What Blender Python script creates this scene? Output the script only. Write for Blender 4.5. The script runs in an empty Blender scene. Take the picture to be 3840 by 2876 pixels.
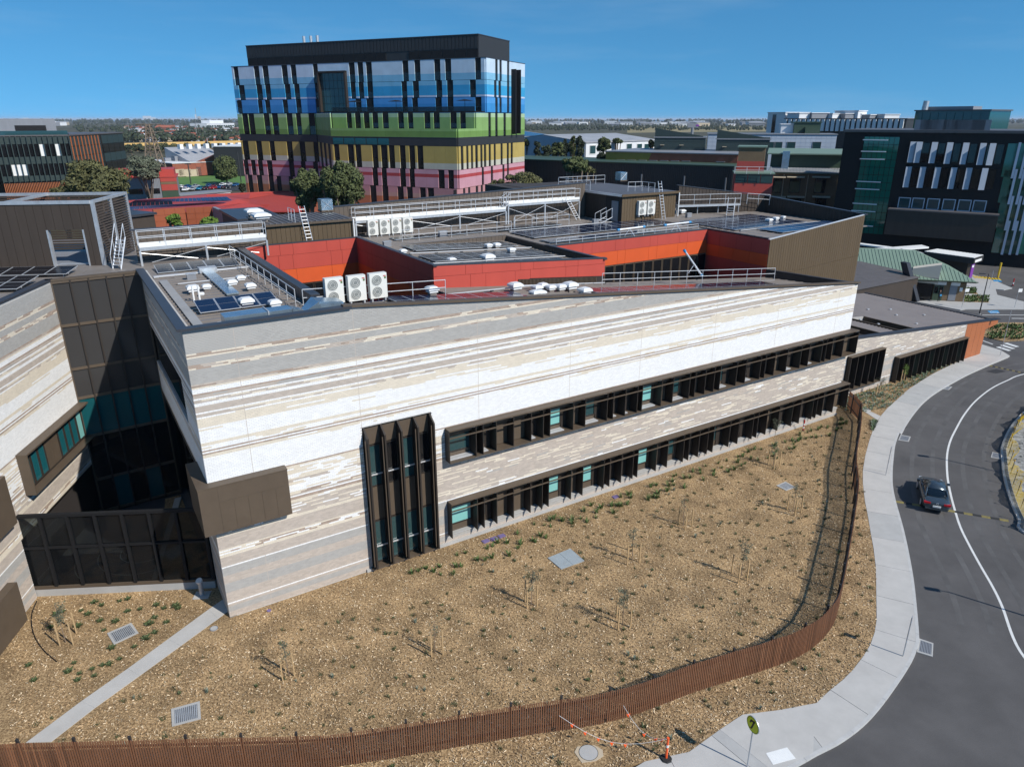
import bpy, bmesh, math, random
from mathutils import Vector
from mathutils.geometry import tessellate_polygon
random.seed(7)
rnd = random.random
def ru(a, b): return a + (b - a) * rnd()
SC = bpy.context.scene
COL = SC.collection
# ------------------------------------------------------------ camera
FPX, CPX, CPY, HPX = 2661.3, 1920.0, 1438.0, 447.9      # focal length, image centre and horizon row of the photograph
PIT = math.atan((CPY - HPX) / FPX)
CS, SN = math.cos(PIT), math.sin(PIT)
CAMH = 26.9
cd = bpy.data.cameras.new('camera'); cam = bpy.data.objects.new('camera', cd); COL.objects.link(cam)
cd.sensor_width = 36; cd.lens = 36 * FPX / 3840; cd.clip_start = 0.5; cd.clip_end = 90000
cam.location = (0, 0, CAMH); cam.rotation_euler = (math.pi / 2 - PIT, 0, 0)
SC.camera = cam
# ------------------------------------------------------------ sky, sun, exposure
SUN_DIR = Vector((0.627, -0.440, 0.643)).normalized()
wd = bpy.data.worlds.new('World'); SC.world = wd; wd.use_nodes = True
nt = wd.node_tree; nt.nodes.clear()
sky = nt.nodes.new('ShaderNodeTexSky'); sky.sky_type = 'NISHITA'; sky.sun_disc = False
sky.sun_elevation = math.asin(SUN_DIR.z); sky.sun_rotation = math.atan2(SUN_DIR.x, SUN_DIR.y)
sky.altitude = 0; sky.air_density = 1.0; sky.dust_density = 0.0; sky.ozone_density = 1.5
hs = nt.nodes.new('ShaderNodeHueSaturation'); hs.inputs['Saturation'].default_value = 1.2
bg = nt.nodes.new('ShaderNodeBackground'); bg.inputs[1].default_value = 0.115
wo = nt.nodes.new('ShaderNodeOutputWorld')
# the photograph's deep, even blue: look the sky up a little above each direction and tint it (the same all round)
tc = nt.nodes.new('ShaderNodeTexCoord'); sx = nt.nodes.new('ShaderNodeSeparateXYZ'); cx = nt.nodes.new('ShaderNodeCombineXYZ'); ma = nt.nodes.new('ShaderNodeMath'); ma.operation = 'ADD'; ma.inputs[1].default_value = .24
tn = nt.nodes.new('ShaderNodeVectorMath'); tn.operation = 'MULTIPLY'; tn.inputs[1].default_value = (.62, 1.13, 1.19)
for a, b in ((tc.outputs['Generated'], sx.inputs[0]), (sx.outputs[0], cx.inputs[0]), (sx.outputs[1], cx.inputs[1]), (sx.outputs[2], ma.inputs[0]), (ma.outputs[0], cx.inputs[2]), (cx.outputs[0], sky.inputs[0])): nt.links.new(a, b)
nt.links.new(sky.outputs[0], hs.inputs['Color']); nt.links.new(hs.outputs[0], tn.inputs[0]); ci = nt.nodes.new('ShaderNodeTexNoise'); ci.inputs['Scale'].default_value = 2.2; ci.inputs['Detail'].default_value = 7; ci.inputs['Roughness'].default_value = .6; cm_ = nt.nodes.new('ShaderNodeMapping'); cm_.inputs['Scale'].default_value = (1.2, 1.2, 9); cm_.inputs['Rotation'].default_value = (.12, .25, 0)
cr_ = nt.nodes.new('ShaderNodeMapRange'); cr_.inputs[1].default_value = .5; cr_.inputs[2].default_value = .8; cr_.inputs[3].default_value = 0; cr_.inputs[4].default_value = .16; mx_ = nt.nodes.new('ShaderNodeMix'); mx_.data_type = 'RGBA'; mx_.inputs['B'].default_value = (4.2, 5.2, 6.0, 1)      # faint high cirrus
nt.links.new(tc.outputs['Generated'], cm_.inputs[0]); nt.links.new(cm_.outputs[0], ci.inputs['Vector']); nt.links.new(ci.outputs[0], cr_.inputs[0]); nt.links.new(cr_.outputs[0], mx_.inputs['Factor']); nt.links.new(tn.outputs[0], mx_.inputs['A']); nt.links.new(mx_.outputs['Result'], bg.inputs[0]); nt.links.new(bg.outputs[0], wo.inputs[0])
sl = bpy.data.lights.new('sun', 'SUN'); so = bpy.data.objects.new('sun', sl); COL.objects.link(so)
sl.energy = 4.6; sl.angle = math.radians(0.5); sl.color = (1.0, 0.958, 0.893)
so.rotation_euler = SUN_DIR.to_track_quat('Z', 'Y').to_euler(); so.location = (60, -40, 90)
SC.view_settings.view_transform = 'Standard'; SC.view_settings.look = 'None'
SC.view_settings.exposure = 0.14; SC.view_settings.gamma = 1.0; SC.view_settings.use_curve_mapping = False
# ------------------------------------------------------------ pixel helpers (a pixel gives a direction; the plane it lies on gives the distance)
REG = dict(Z1=(0,380,.45208),Z2=(840,100,.54250),Z3=(1900,380,.45208),Z4=(2840,340,.45208),Z5=(0,940,.42254),Z6=(400,640,.40687),
 Z7=(1200,640,.45208),Z8=(2100,640,.54250),Y1=(0,1540,.42254),Y2=(700,1500,.45208),Y3=(1600,1300,.45270),Y4=(2500,1200,.42254),
 Y5=(3000,1000,.42254),Y6=(3100,1600,.36204),Y7=(0,2150,.58770),Y8=(1900,2350,.58770),Y9=(2700,2300,.36166),X1=(400,440,.27125),
 X2=(3150,880,.31378),X3=(2000,420,.40687),X4=(3540,1500,.30181),X5=(2500,1850,.31646),X6=(1400,2150,.49729),D=(0,0,1.73599),S=(0,0,1))
def ray(r, x, y):
    a = REG[r]; x = a[0] + x * a[2]; y = a[1] + y * a[2]
    u = (x - CPX) / FPX; v = -(y - CPY) / FPX
    return Vector((u, CS + v * SN, -SN + v * CS))
def gp(r, x, y, z=0.0):
    q = ray(r, x, y); return Vector((0, 0, CAMH)) + q * ((z - CAMH) / q.z)
def atY(r, x, y, Y):
    q = ray(r, x, y); return Vector((0, 0, CAMH)) + q * (Y / q.y)
def onpl(r, x, y, p, ang):
    n = (-math.sin(ang), math.cos(ang)); q = ray(r, x, y)
    return Vector((0, 0, CAMH)) + q * ((n[0] * p[0] + n[1] * p[1]) / (n[0] * q.x + n[1] * q.y))
class Frame:
    def __init__(s, o, ang):
        s.o = (o[0], o[1]); s.a = ang; s.c = math.cos(ang); s.s = math.sin(ang)
    def P(s, u, v, z): return Vector((s.o[0] + u * s.c - v * s.s, s.o[1] + u * s.s + v * s.c, z))
    def inv(s, p):
        x = p[0] - s.o[0]; y = p[1] - s.o[1]; return (x * s.c + y * s.s, -x * s.s + y * s.c)
    def onv(s, r, x, y, v=0.0):      # pixel -> (u, z) on the vertical plane at v
        o = s.P(0, v, 0); p = onpl(r, x, y, o, s.a); return s.inv(p)[0], p.z
WF = Frame((0, 0), 0)
# ------------------------------------------------------------ materials
def mat(name, col, rough=0.6, metal=0.0, var=0.12, scale=1.2, bump=0.0, bscale=40.0, island=0.0, spec=0.5, alpha=1.0, streak=0.0):
    m = bpy.data.materials.new(name); m.use_nodes = True; n = m.node_tree.nodes; l = m.node_tree.links
    b = n['Principled BSDF']; b.inputs['Roughness'].default_value = rough; b.inputs['Metallic'].default_value = metal
    b.inputs['Specular IOR Level'].default_value = spec
    m.diffuse_color = (*col, 1)
    src = None
    if var or island:
        tc = n.new('ShaderNodeNewGeometry'); no = n.new('ShaderNodeTexNoise'); no.inputs['Scale'].default_value = scale; no.inputs['Detail'].default_value = 6
        no.inputs['Roughness'].default_value = 0.65
        if streak:
            mp = n.new('ShaderNodeMapping'); mp.inputs['Scale'].default_value = (1, 1, streak); l.new(tc.outputs['Position'], mp.inputs[0]); l.new(mp.outputs[0], no.inputs['Vector'])
        else: l.new(tc.outputs['Position'], no.inputs['Vector'])
        mr = n.new('ShaderNodeMapRange'); mr.inputs[1].default_value = 0.25; mr.inputs[2].default_value = 0.75
        mr.inputs[3].default_value = 1 - var; mr.inputs[4].default_value = 1 + var; l.new(no.outputs[0], mr.inputs[0]); val = mr.outputs[0]
        if island:
            m2 = n.new('ShaderNodeMapRange'); m2.inputs[3].default_value = 1 - island; m2.inputs[4].default_value = 1 + island
            l.new(tc.outputs['Random Per Island'], m2.inputs[0])
            mu = n.new('ShaderNodeMath'); mu.operation = 'MULTIPLY'; l.new(val, mu.inputs[0]); l.new(m2.outputs[0], mu.inputs[1]); val = mu.outputs[0]
        vm = n.new('ShaderNodeVectorMath'); vm.operation = 'SCALE'; vm.inputs[0].default_value = col; l.new(val, vm.inputs['Scale'])
        l.new(vm.outputs[0], b.inputs['Base Color'])
    else: b.inputs['Base Color'].default_value = (*col, 1)
    if bump:
        tc2 = n.new('ShaderNodeNewGeometry'); n2 = n.new('ShaderNodeTexNoise'); n2.inputs['Scale'].default_value = bscale; n2.inputs['Detail'].default_value = 4
        l.new(tc2.outputs['Position'], n2.inputs['Vector']); bp = n.new('ShaderNodeBump'); bp.inputs['Strength'].default_value = bump; bp.inputs['Distance'].default_value = 0.05
        l.new(n2.outputs[0], bp.inputs['Height']); l.new(bp.outputs[0], b.inputs['Normal'])
    return m
def ramp_ground(name, stops, scale, rough=0.95, bump=0.4, detail=8, scale2=0.35, amt2=0.25):
    m = bpy.data.materials.new(name); m.use_nodes = True; n = m.node_tree.nodes; l = m.node_tree.links
    b = n['Principled BSDF']; b.inputs['Roughness'].default_value = rough; b.inputs['Specular IOR Level'].default_value = 0.25
    g = n.new('ShaderNodeNewGeometry'); no = n.new('ShaderNodeTexNoise'); no.inputs['Scale'].default_value = scale; no.inputs['Detail'].default_value = detail; no.inputs['Roughness'].default_value = 0.7
    l.new(g.outputs['Position'], no.inputs['Vector']); cr = n.new('ShaderNodeValToRGB'); l.new(no.outputs[0], cr.inputs[0])
    e = cr.color_ramp.elements
    while len(e) < len(stops): e.new(0.5)
    for i, (p, c) in enumerate(stops): e[i].position = p; e[i].color = (*c, 1)
    n2 = n.new('ShaderNodeTexNoise'); n2.inputs['Scale'].default_value = scale2; n2.inputs['Detail'].default_value = 5; l.new(g.outputs['Position'], n2.inputs['Vector'])
    mr = n.new('ShaderNodeMapRange'); mr.inputs[1].default_value = .3; mr.inputs[2].default_value = .7; mr.inputs[3].default_value = 1 - amt2; mr.inputs[4].default_value = 1 + amt2; l.new(n2.outputs[0], mr.inputs[0])
    vm = n.new('ShaderNodeVectorMath'); vm.operation = 'SCALE'; l.new(cr.outputs[0], vm.inputs[0]); l.new(mr.outputs[0], vm.inputs['Scale']); l.new(vm.outputs[0], b.inputs['Base Color'])
    bp = n.new('ShaderNodeBump'); bp.inputs['Strength'].default_value = bump; bp.inputs['Distance'].default_value = 0.04; l.new(no.outputs[0], bp.inputs['Height']); l.new(bp.outputs[0], b.inputs['Normal'])
    return m
def glass(name, col, rough=0.03, trans=0.0, spec=0.8):
    m = bpy.data.materials.new(name); m.use_nodes = True; n = m.node_tree.nodes; l = m.node_tree.links; b = n['Principled BSDF']
    b.inputs['Base Color'].default_value = (*col, 1); b.inputs['Roughness'].default_value = rough; b.inputs['Specular IOR Level'].default_value = spec
    m.diffuse_color = (*col, 1)
    if trans:
        t = n.new('ShaderNodeBsdfTransparent'); t.inputs[0].default_value = (*[min(1, .35 + c * 4) for c in col], 1) if False else (.55, .6, .6, 1)
        mx = n.new('ShaderNodeMixShader'); mx.inputs[0].default_value = trans; l.new(b.outputs[0], mx.inputs[1]); l.new(t.outputs[0], mx.inputs[2]); l.new(mx.outputs[0], n['Material Output'].inputs[0])
    return m
def zramp(name, stops, rough=0.75):            # painted stripes: colour by height above the ground
    m = bpy.data.materials.new(name); m.use_nodes = True; n = m.node_tree.nodes; l = m.node_tree.links; b = n['Principled BSDF']; b.inputs['Roughness'].default_value = rough
    g = n.new('ShaderNodeNewGeometry'); sx = n.new('ShaderNodeSeparateXYZ'); l.new(g.outputs['Position'], sx.inputs[0])
    mr = n.new('ShaderNodeMapRange'); mr.inputs[1].default_value = 0; mr.inputs[2].default_value = 50; l.new(sx.outputs[2], mr.inputs[0])
    cr = n.new('ShaderNodeValToRGB'); cr.color_ramp.interpolation = 'CONSTANT'; l.new(mr.outputs[0], cr.inputs[0]); e = cr.color_ramp.elements
    while len(e) < len(stops): e.new(0.5)
    for i, (z, c) in enumerate(stops): e[i].position = z / 50; e[i].color = (*c, 1)
    no = n.new('ShaderNodeTexNoise'); no.inputs['Scale'].default_value = 0.4; no.inputs['Detail'].default_value = 5; l.new(g.outputs['Position'], no.inputs['Vector'])
    m2 = n.new('ShaderNodeMapRange'); m2.inputs[3].default_value = .8; m2.inputs[4].default_value = 1.2; l.new(no.outputs[0], m2.inputs[0])
    vm = n.new('ShaderNodeVectorMath'); vm.operation = 'SCALE'; l.new(cr.outputs[0], vm.inputs[0]); l.new(m2.outputs[0], vm.inputs['Scale']); l.new(vm.outputs[0], b.inputs['Base Color'])
    return m
M = {}
M['brW'] = mat('white brick', (.79, .785, .77), .5, var=.02, island=.05, spec=.4)
M['brC'] = mat('cream brick', (.68, .605, .49), .6, var=.03, island=.05)
M['brT'] = mat('taupe brick', (.47, .405, .345), .75, var=.03, island=.09)
M['brG'] = mat('grey brick', (.385, .37, .345), .75, var=.03, island=.06)
M['brB'] = mat('brown brick', (.37, .285, .225), .75, var=.08, island=.16)
M['mortar'] = mat('mortar', (.46, .44, .41), .9, var=.12)
M['bronze'] = mat('bronze metal', (.10, .075, .053), .5, var=.1, spec=.3)
M['bronzed'] = mat('dark bronze metal', (.036, .029, .024), .5, var=.1, spec=.3)
M['tan'] = mat('tan cladding', (.105, .074, .043), .6, var=.1, streak=.15, spec=.25)
M['brown'] = mat('brown cladding', (.06, .047, .038), .6, var=.12, streak=.15, spec=.25)
M['groove'] = mat('groove', (.025, .02, .018), .8, var=0)
M['cop'] = mat('dark coping', (.04, .042, .05), .4, var=.12)
M['roof'] = mat('roof sheeting', (.20, .175, .155), .5, var=.15, scale=.7)
M['roofd'] = mat('dark roof sheeting', (.10, .09, .088), .5, var=.15, scale=.7)
M['roofe'] = mat('entry roof sheeting', (.195, .175, .17), .5, var=.1, scale=.5)
M['red'] = mat('red panel', (.45, .07, .05), .55, var=.09, scale=.6, spec=.3, island=.05, streak=.4)
M['red2'] = mat('deep red panel', (.40, .06, .045), .5, var=.06, scale=.6)
M['orange'] = mat('orange panel', (.60, .095, .025), .55, var=.07, scale=.6, spec=.3, island=.05)
M['rust'] = mat('rust orange panel', (.36, .115, .04), .6, var=.1, scale=.8)
M['galv'] = mat('galvanised steel', (.50, .52, .54), .45, .5, var=.18, scale=2.5)
M['alu'] = mat('aluminium', (.72, .73, .74), .38, .45, var=.06)
M['duct'] = mat('duct sheet metal', (.45, .55, .62), .25, .85, var=.2, scale=1.5)
M['white'] = mat('white paint', (.76, .76, .74), .5, var=.05)
M['vent'] = mat('white plastic', (.70, .71, .71), .45, var=.08, scale=3)
M['acw'] = mat('ac body', (.68, .67, .62), .45, var=.04)
M['acg'] = mat('ac grille', (.20, .21, .20), .5, var=.1)
M['black'] = mat('black metal', (.012, .012, .013), .65, var=.1, spec=.25)
M['char'] = mat('charcoal metal', (.026, .027, .029), .6, var=.12, streak=.2)
M['conc'] = mat('concrete', (.39, .385, .37), .85, var=.1, scale=1.1, bump=.1)
M['concp'] = mat('pale concrete', (.445, .43, .405), .85, var=.1, scale=.8, bump=.08, bscale=60)
M['kerb'] = mat('kerb concrete', (.45, .445, .43), .85, var=.12, scale=2)
M['wood'] = mat('timber slat', (.18, .078, .037), .7, var=.2, scale=2.5, streak=.2, island=.35)
M['woodp'] = mat('pale timber', (.45, .31, .16), .8, var=.15, scale=4)
M['post'] = mat('steel post', (.03, .028, .028), .5, var=.1)
M['solar'] = mat('solar cell', (.008, .014, .04), .12, .0, var=.1, spec=.6)
M['solard'] = mat('black solar cell', (.007, .008, .012), .2, .0, var=.1, spec=.35)
M['solarl'] = mat('blue solar cell', (.018, .05, .12), .2, .0, var=.1, spec=.5)
M['frame'] = mat('panel frame', (.6, .62, .64), .4, .5, var=.05)
M['gdark'] = glass('dark tinted glass', (.010, .011, .013), .03, spec=.5)
M['gmesh'] = glass('screened tinted glass', (.045, .043, .042), .12, spec=.5)
M['gsee'] = glass('courtyard screen glass', (.018, .019, .021), .04, trans=.6, spec=.5)
M['gteal'] = glass('teal glass', (.012, .10, .115), .04, spec=.6)
M['gblind'] = glass('glass over pale blind', (.20, .47, .44), .08, spec=.6)
M['gwin'] = glass('window glass', (.022, .06, .065), .05, spec=.7)
M['asph'] = mat('asphalt', (.081, .077, .076), .9, var=.3, scale=.22, bump=.3, bscale=18)
M['asphd'] = mat('new asphalt', (.026, .027, .03), .9, var=.2, scale=.5, bump=.1)
M['line'] = mat('white road paint', (.62, .62, .60), .7, var=.12, scale=4)
M['yelld'] = mat('worn yellow rubber', (.19, .155, .05), .8, var=.25, scale=6)
M['brownl'] = mat('lighter brown cladding', (.115, .093, .075), .6, var=.12, streak=.15, spec=.25)  # lighter version of the brown cladding, for the rear and step walls
M['lid'] = mat('steel pit lid', (.34, .39, .42), .5, .2, var=.1)
M['yell'] = mat('yellow paint', (.62, .42, .02), .6, var=.1)
M['blue'] = mat('blue paint', (.03, .25, .50), .6, var=.05)
M['rubber'] = mat('rubber', (.02, .02, .02), .8, var=.1)
M['mulch'] = ramp_ground('bark mulch', [(.30, (.06, .038, .02)), (.43, (.20, .13, .066)), (.54, (.355, .24, .125)), (.70, (.59, .44, .255))], 9, bump=1.0, scale2=.55, amt2=.34)
M['soil'] = ramp_ground('site gravel', [(.3, (.10, .10, .095)), (.5, (.24, .24, .23)), (.7, (.42, .42, .41))], 2.2, bump=.5)
M['field'] = ramp_ground('suburban ground', [(.3, (.03, .036, .018)), (.45, (.055, .055, .03)), (.6, (.085, .078, .05)), (.75, (.12, .11, .085))], .012, bump=0, scale2=.002)
M['turf'] = mat('sports turf', (.075, .165, .03), .95, var=.2, scale=.08)
M['dry'] = mat('dry grass', (.23, .19, .09), .95, var=.2, scale=.03)
M['chipA'] = mat('mulch chip dark', (.20, .125, .062), .9, var=.1, island=.4)
M['chipB'] = mat('mulch chip', (.43, .295, .16), .9, var=.1, island=.3)
M['chipC'] = mat('mulch chip pale', (.66, .53, .36), .9, var=.1, island=.2)
M['leaf'] = mat('grass tuft leaf', (.075, .13, .03), .7, var=.2, island=.35)
M['leafb'] = mat('drying tuft leaf', (.085, .075, .03), .85, var=.2, island=.4)
M['leafg'] = mat('grey leaf', (.17, .21, .16), .8, var=.2, island=.3)
M['leafd'] = mat('dark shrub leaf', (.07, .095, .033), .7, var=.2, island=.35)
M['euc'] = mat('eucalypt leaf', (.075, .092, .03), .85, var=.25, island=.3, scale=.5)
M['eucd'] = mat('dark tree leaf', (.036, .05, .024), .85, var=.25, island=.3, scale=.5)
M['olive'] = mat('olive tree leaf', (.098, .098, .036), .85, var=.2, island=.3, scale=.5)
M['grn'] = mat('bright shrub leaf', (.10, .17, .02), .7, var=.2, island=.4)
M['gtree'] = mat('grey green leaf', (.10, .115, .075), .8, var=.2, island=.4)
M['bark'] = mat('bark', (.20, .15, .11), .9, var=.3, scale=3)
M['redroof'] = mat('red metal roof', (.40, .055, .042), .5, var=.08, scale=.15)
M['terra'] = mat('terracotta', (.30, .075, .028), .7, var=.1, scale=.5)
M['brick'] = mat('red brick', (.27, .085, .05), .85, var=.15, scale=.5)
M['brickb'] = mat('brown brick wall', (.17, .115, .065), .85, var=.15, scale=.5)
M['tile'] = mat('roof tile', (.34, .10, .05), .8, var=.2, scale=.3)
M['tileg'] = mat('grey roof', (.28, .28, .28), .7, var=.2, scale=.3)
M['greym'] = mat('grey metal', (.22, .23, .25), .5, var=.1, streak=.2)
M['whitew'] = mat('white wall', (.66, .67, .68), .6, var=.08, scale=.2)
M['warer'] = mat('warehouse roof', (.36, .36, .37), .5, .1, var=.2, scale=.15, streak=1)
M['beige'] = mat('beige wall', (.47, .39, .28), .7, var=.08, scale=.3)
M['sound'] = mat('yellow sound wall', (.62, .40, .14), .8, var=.1, scale=.05)
M['greenr'] = mat('green metal roof', (.165, .235, .18), .55, var=.06, scale=.6)
M['greend'] = mat('dark green cladding', (.028, .045, .042), .5, var=.1, streak=.2)
M['greenb'] = mat('green box cladding', (.045, .075, .045), .5, var=.1)
M['ochre'] = mat('ochre render', (.27, .21, .045), .8, var=.12, scale=.5)
M['paneb'] = mat('pale blue panel', (.46, .52, .60), .5, var=.06, scale=.3)
M['gteal2'] = glass('teal curtain glass', (.008, .075, .085), .05, spec=.6)
M['ggrn'] = glass('green curtain glass', (.012, .13, .09), .04, spec=.9)
M['carp'] = mat('dark grey car paint', (.085, .108, .125), .24, .6, var=0, spec=.7)
M['carg'] = glass('car glass', (.006, .008, .01), .04, spec=.8)
M['tail'] = mat('tail light', (.45, .01, .015), .25, var=0)
M['sign'] = mat('fluoro sign', (.62, .66, .01), .5, var=.03)
M['signk'] = mat('sign print', (.01, .01, .01), .6, var=0)
M['cone'] = mat('safety orange', (.85, .11, .02), .5, var=.05)
M['mesh'] = mat('yellow barrier mesh', (.62, .42, .015), .7, var=.15, scale=3)
_m = M['mesh'].node_tree; _t = _m.nodes.new('ShaderNodeBsdfTranslucent'); _t.inputs[0].default_value = (.75, .52, .03, 1); _x = _m.nodes.new('ShaderNodeMixShader'); _x.inputs[0].default_value = .5
_m.links.new(_m.nodes['Principled BSDF'].outputs[0], _x.inputs[1]); _m.links.new(_t.outputs[0], _x.inputs[2]); _m.links.new(_x.outputs[0], _m.nodes['Material Output'].inputs[0])
M['blade'] = mat('grey blade', (.33, .38, .45), .5, var=.06)
M['track'] = mat('worn wheel track', (.089, .086, .085), .9, var=.32, scale=.5, bump=.2, bscale=18)
M['purple'] = mat('purple', (.20, .04, .30), .5, var=.05)
M['purpl'] = mat('purple lid', (.17, .13, .27), .6, var=.1)
M['skin'] = mat('skin', (.45, .27, .19), .6, var=.05)
M['cloth'] = mat('dark clothing', (.015, .015, .02), .9, var=.1)
M['poolg'] = mat('court surface', (.045, .047, .055), .8, var=.15, scale=1)
M['brbase'] = M['conc']
M['water'] = mat('sea', (.03, .10, .17), .35, var=.05, scale=.001)
# ------------------------------------------------------------ mesh helpers
ROOT = {}
class MB:
    def __init__(s): s.v = []; s.f = []; s.m = []
    def face(s, pts, mi=0):
        k = len(s.v); s.v += [tuple(p) for p in pts]; s.f.append(tuple(range(k, k + len(pts)))); s.m.append(mi)
    def hexa(s, p, mi=0):      # p: 4 bottom (ccw) then 4 top
        k = len(s.v); s.v += [tuple(q) for q in p]
        for q in ((3,2,1,0),(4,5,6,7),(0,1,5,4),(1,2,6,5),(2,3,7,6),(3,0,4,7)): s.f.append(tuple(k + i for i in q)); s.m.append(mi)
        return s
    def box(s, fr, u0, u1, v0, v1, z0, z1, mi=0):
        P = fr.P; return s.hexa([P(u0,v0,z0),P(u1,v0,z0),P(u1,v1,z0),P(u0,v1,z0),P(u0,v0,z1),P(u1,v0,z1),P(u1,v1,z1),P(u0,v1,z1)], mi)
    def wedge(s, fr, u0, u1, v0, v1, zb, zt, mi=0):    # zb, zt: functions of (u, v)
        P = fr.P; c = [(u0,v0),(u1,v0),(u1,v1),(u0,v1)]
        return s.hexa([P(a, b, zb(a, b)) for a, b in c] + [P(a, b, zt(a, b)) for a, b in c], mi)
    def tube(s, a, b, r, n=6, mi=0, r2=None):
        a = Vector(a); b = Vector(b); d = (b - a)
        if d.length < 1e-6: return s
        d.normalize(); x = d.orthogonal().normalized(); y = d.cross(x); r2 = r if r2 is None else r2; k = len(s.v)
        for i in range(n):
            t = 2 * math.pi * i / n; o = x * math.cos(t) + y * math.sin(t); s.v.append(tuple(a + o * r)); s.v.append(tuple(b + o * r2))
        for i in range(n):
            j = (i + 1) % n; s.f.append((k+2*i, k+2*j, k+2*j+1, k+2*i+1)); s.m.append(mi)
        s.f.append(tuple(k + 2*i for i in range(n))[::-1]); s.m.append(mi); s.f.append(tuple(k + 2*i + 1 for i in range(n))); s.m.append(mi)
        return s
    def prism(s, poly, z0, z1, mi=0, top=True):        # poly: xy points; z0, z1 numbers or functions of (x, y)
        f0 = z0 if callable(z0) else (lambda x, y: z0); f1 = z1 if callable(z1) else (lambda x, y: z1)
        n = len(poly); k = len(s.v)
        s.v += [(p[0], p[1], f0(p[0], p[1])) for p in poly] + [(p[0], p[1], f1(p[0], p[1])) for p in poly]
        ar = sum(poly[i][0] * poly[(i+1) % n][1] - poly[(i+1) % n][0] * poly[i][1] for i in range(n))
        for i in range(n):
            j = (i + 1) % n; q = (k+i, k+j, k+n+j, k+n+i); s.f.append(q if ar > 0 else q[::-1]); s.m.append(mi)
        for t in tessellate_polygon([[Vector((p[0], p[1], 0)) for p in poly]]):
            a, b, c = [Vector((poly[i][0], poly[i][1])) for i in t]
            cr = (b - a).x * (c - a).y - (b - a).y * (c - a).x
            if cr < 0: t = t[::-1]
            s.f.append(tuple(k + n + i for i in t)); s.m.append(mi)
            s.f.append(tuple(k + i for i in t[::-1])); s.m.append(mi)
        return s
    def build(s, name, mats, parent=None, smooth=False):
        me = bpy.data.meshes.new(name)
        off = Vector((0, 0, 0))
        if parent is not None: off = ROOT.get(parent.name, Vector((0, 0, 0)))
        elif s.v:
            xs = [p[0] for p in s.v]; ys = [p[1] for p in s.v]; off = Vector(((min(xs)+max(xs))/2, (min(ys)+max(ys))/2, min(p[2] for p in s.v)))
        me.from_pydata([(p[0]-off.x, p[1]-off.y, p[2]-off.z) for p in s.v], [], s.f)
        if not isinstance(mats, (list, tuple)): mats = [mats]
        for m in mats: me.materials.append(M[m] if isinstance(m, str) else m)
        if len(mats) > 1: me.polygons.foreach_set('material_index', s.m)
        if smooth: me.polygons.foreach_set('use_smooth', [True] * len(s.f))
        o = bpy.data.objects.new(name, me); COL.objects.link(o)
        if parent is not None: o.parent = parent; ROOT[o.name] = off
        else: o.location = off; ROOT[o.name] = off
        return o
def tag(o, label, cat, group=None, kind=None):
    if label: o['label'] = label
    if cat: o['category'] = cat
    if group: o['group'] = group
    if kind: o['kind'] = kind
    return o
def thing(name, label, cat, loc=(0, 0, 0), group=None):
    o = bpy.data.objects.new(name, None); COL.objects.link(o); o.location = loc; o.empty_display_size = .3
    ROOT[o.name] = Vector(loc); return tag(o, label, cat, group)
def struct(o): o['kind'] = 'structure'; return o
def dup(root, loc, rz=0.0, label=None, group=None, scale=None):
    r = root.copy(); COL.objects.link(r); r.location = loc; r.rotation_euler = (0, 0, rz)
    if scale: r.scale = (scale,) * 3 if not isinstance(scale, tuple) else scale
    if label: r['label'] = label
    if group: r['group'] = group
    for ch in list(root.children):
        c = ch.copy(); COL.objects.link(c); c.parent = r
        for g in ch.children:
            e = g.copy(); COL.objects.link(e); e.parent = c
    return r
class Proto:                                  # first call moves the prototype itself, later calls copy it
    def __init__(s, root): s.r = root; s.used = False
    def put(s, loc, rz=0.0, label=None, group=None, scale=None):
        if s.used: return dup(s.r, loc, rz, label, group, scale)
        s.used = True; s.r.location = loc; s.r.rotation_euler = (0, 0, rz)
        if scale: s.r.scale = (scale,) * 3 if not isinstance(scale, tuple) else scale
        if label: s.r['label'] = label
        if group: s.r['group'] = group
        return s.r
def fn(x): return x if callable(x) else (lambda *a: x)
def clad(parent, fr, axis, c0, c1, pos, zb, zt, pitch, m, out, name='cladding_panel', th=.04, gap=.025):
    """a wall of separate cladding strips; axis 'u': strips side by side along u on plane v=pos, facing out"""
    zb = fn(zb); zt = fn(zt); k = max(1, round(abs(c1 - c0) / pitch)); st = (c1 - c0) / k
    for i in range(k):
        a = c0 + i * st; b = a + st - gap; mb = MB()
        w = pos + out * th; lo, hi = min(pos, w), max(pos, w)
        if axis == 'u': mb.wedge(fr, a, b, lo, hi, lambda u, v: zb(u), lambda u, v: zt(u))
        else: mb.wedge(fr, lo, hi, min(a, b), max(a, b), lambda u, v: zb(v), lambda u, v: zt(v))
        mb.build(name, m, parent)
def coping(parent, pts, w, h, m='cop', name='coping'):
    """parapet capping along a 3D polyline, one part for each leg"""
    for i, (a, b) in enumerate(zip(pts, pts[1:])):
        w += .003; h += .004 * (1 if i % 2 == 0 else -1)
        a = Vector(a); b = Vector(b); d = (b - a); dh = Vector((d.x, d.y, 0)).normalized(); n = Vector((-dh.y, dh.x, 0)) * (w / 2); up = Vector((0, 0, h)); a = a - dh * (w / 2 - .003); b = b + dh * (w / 2 - .003)
        MB().hexa([a - n, b - n, b + n, a + n, a - n + up, b - n + up, b + n + up, a + n + up]).build(name, m, parent)
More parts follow.
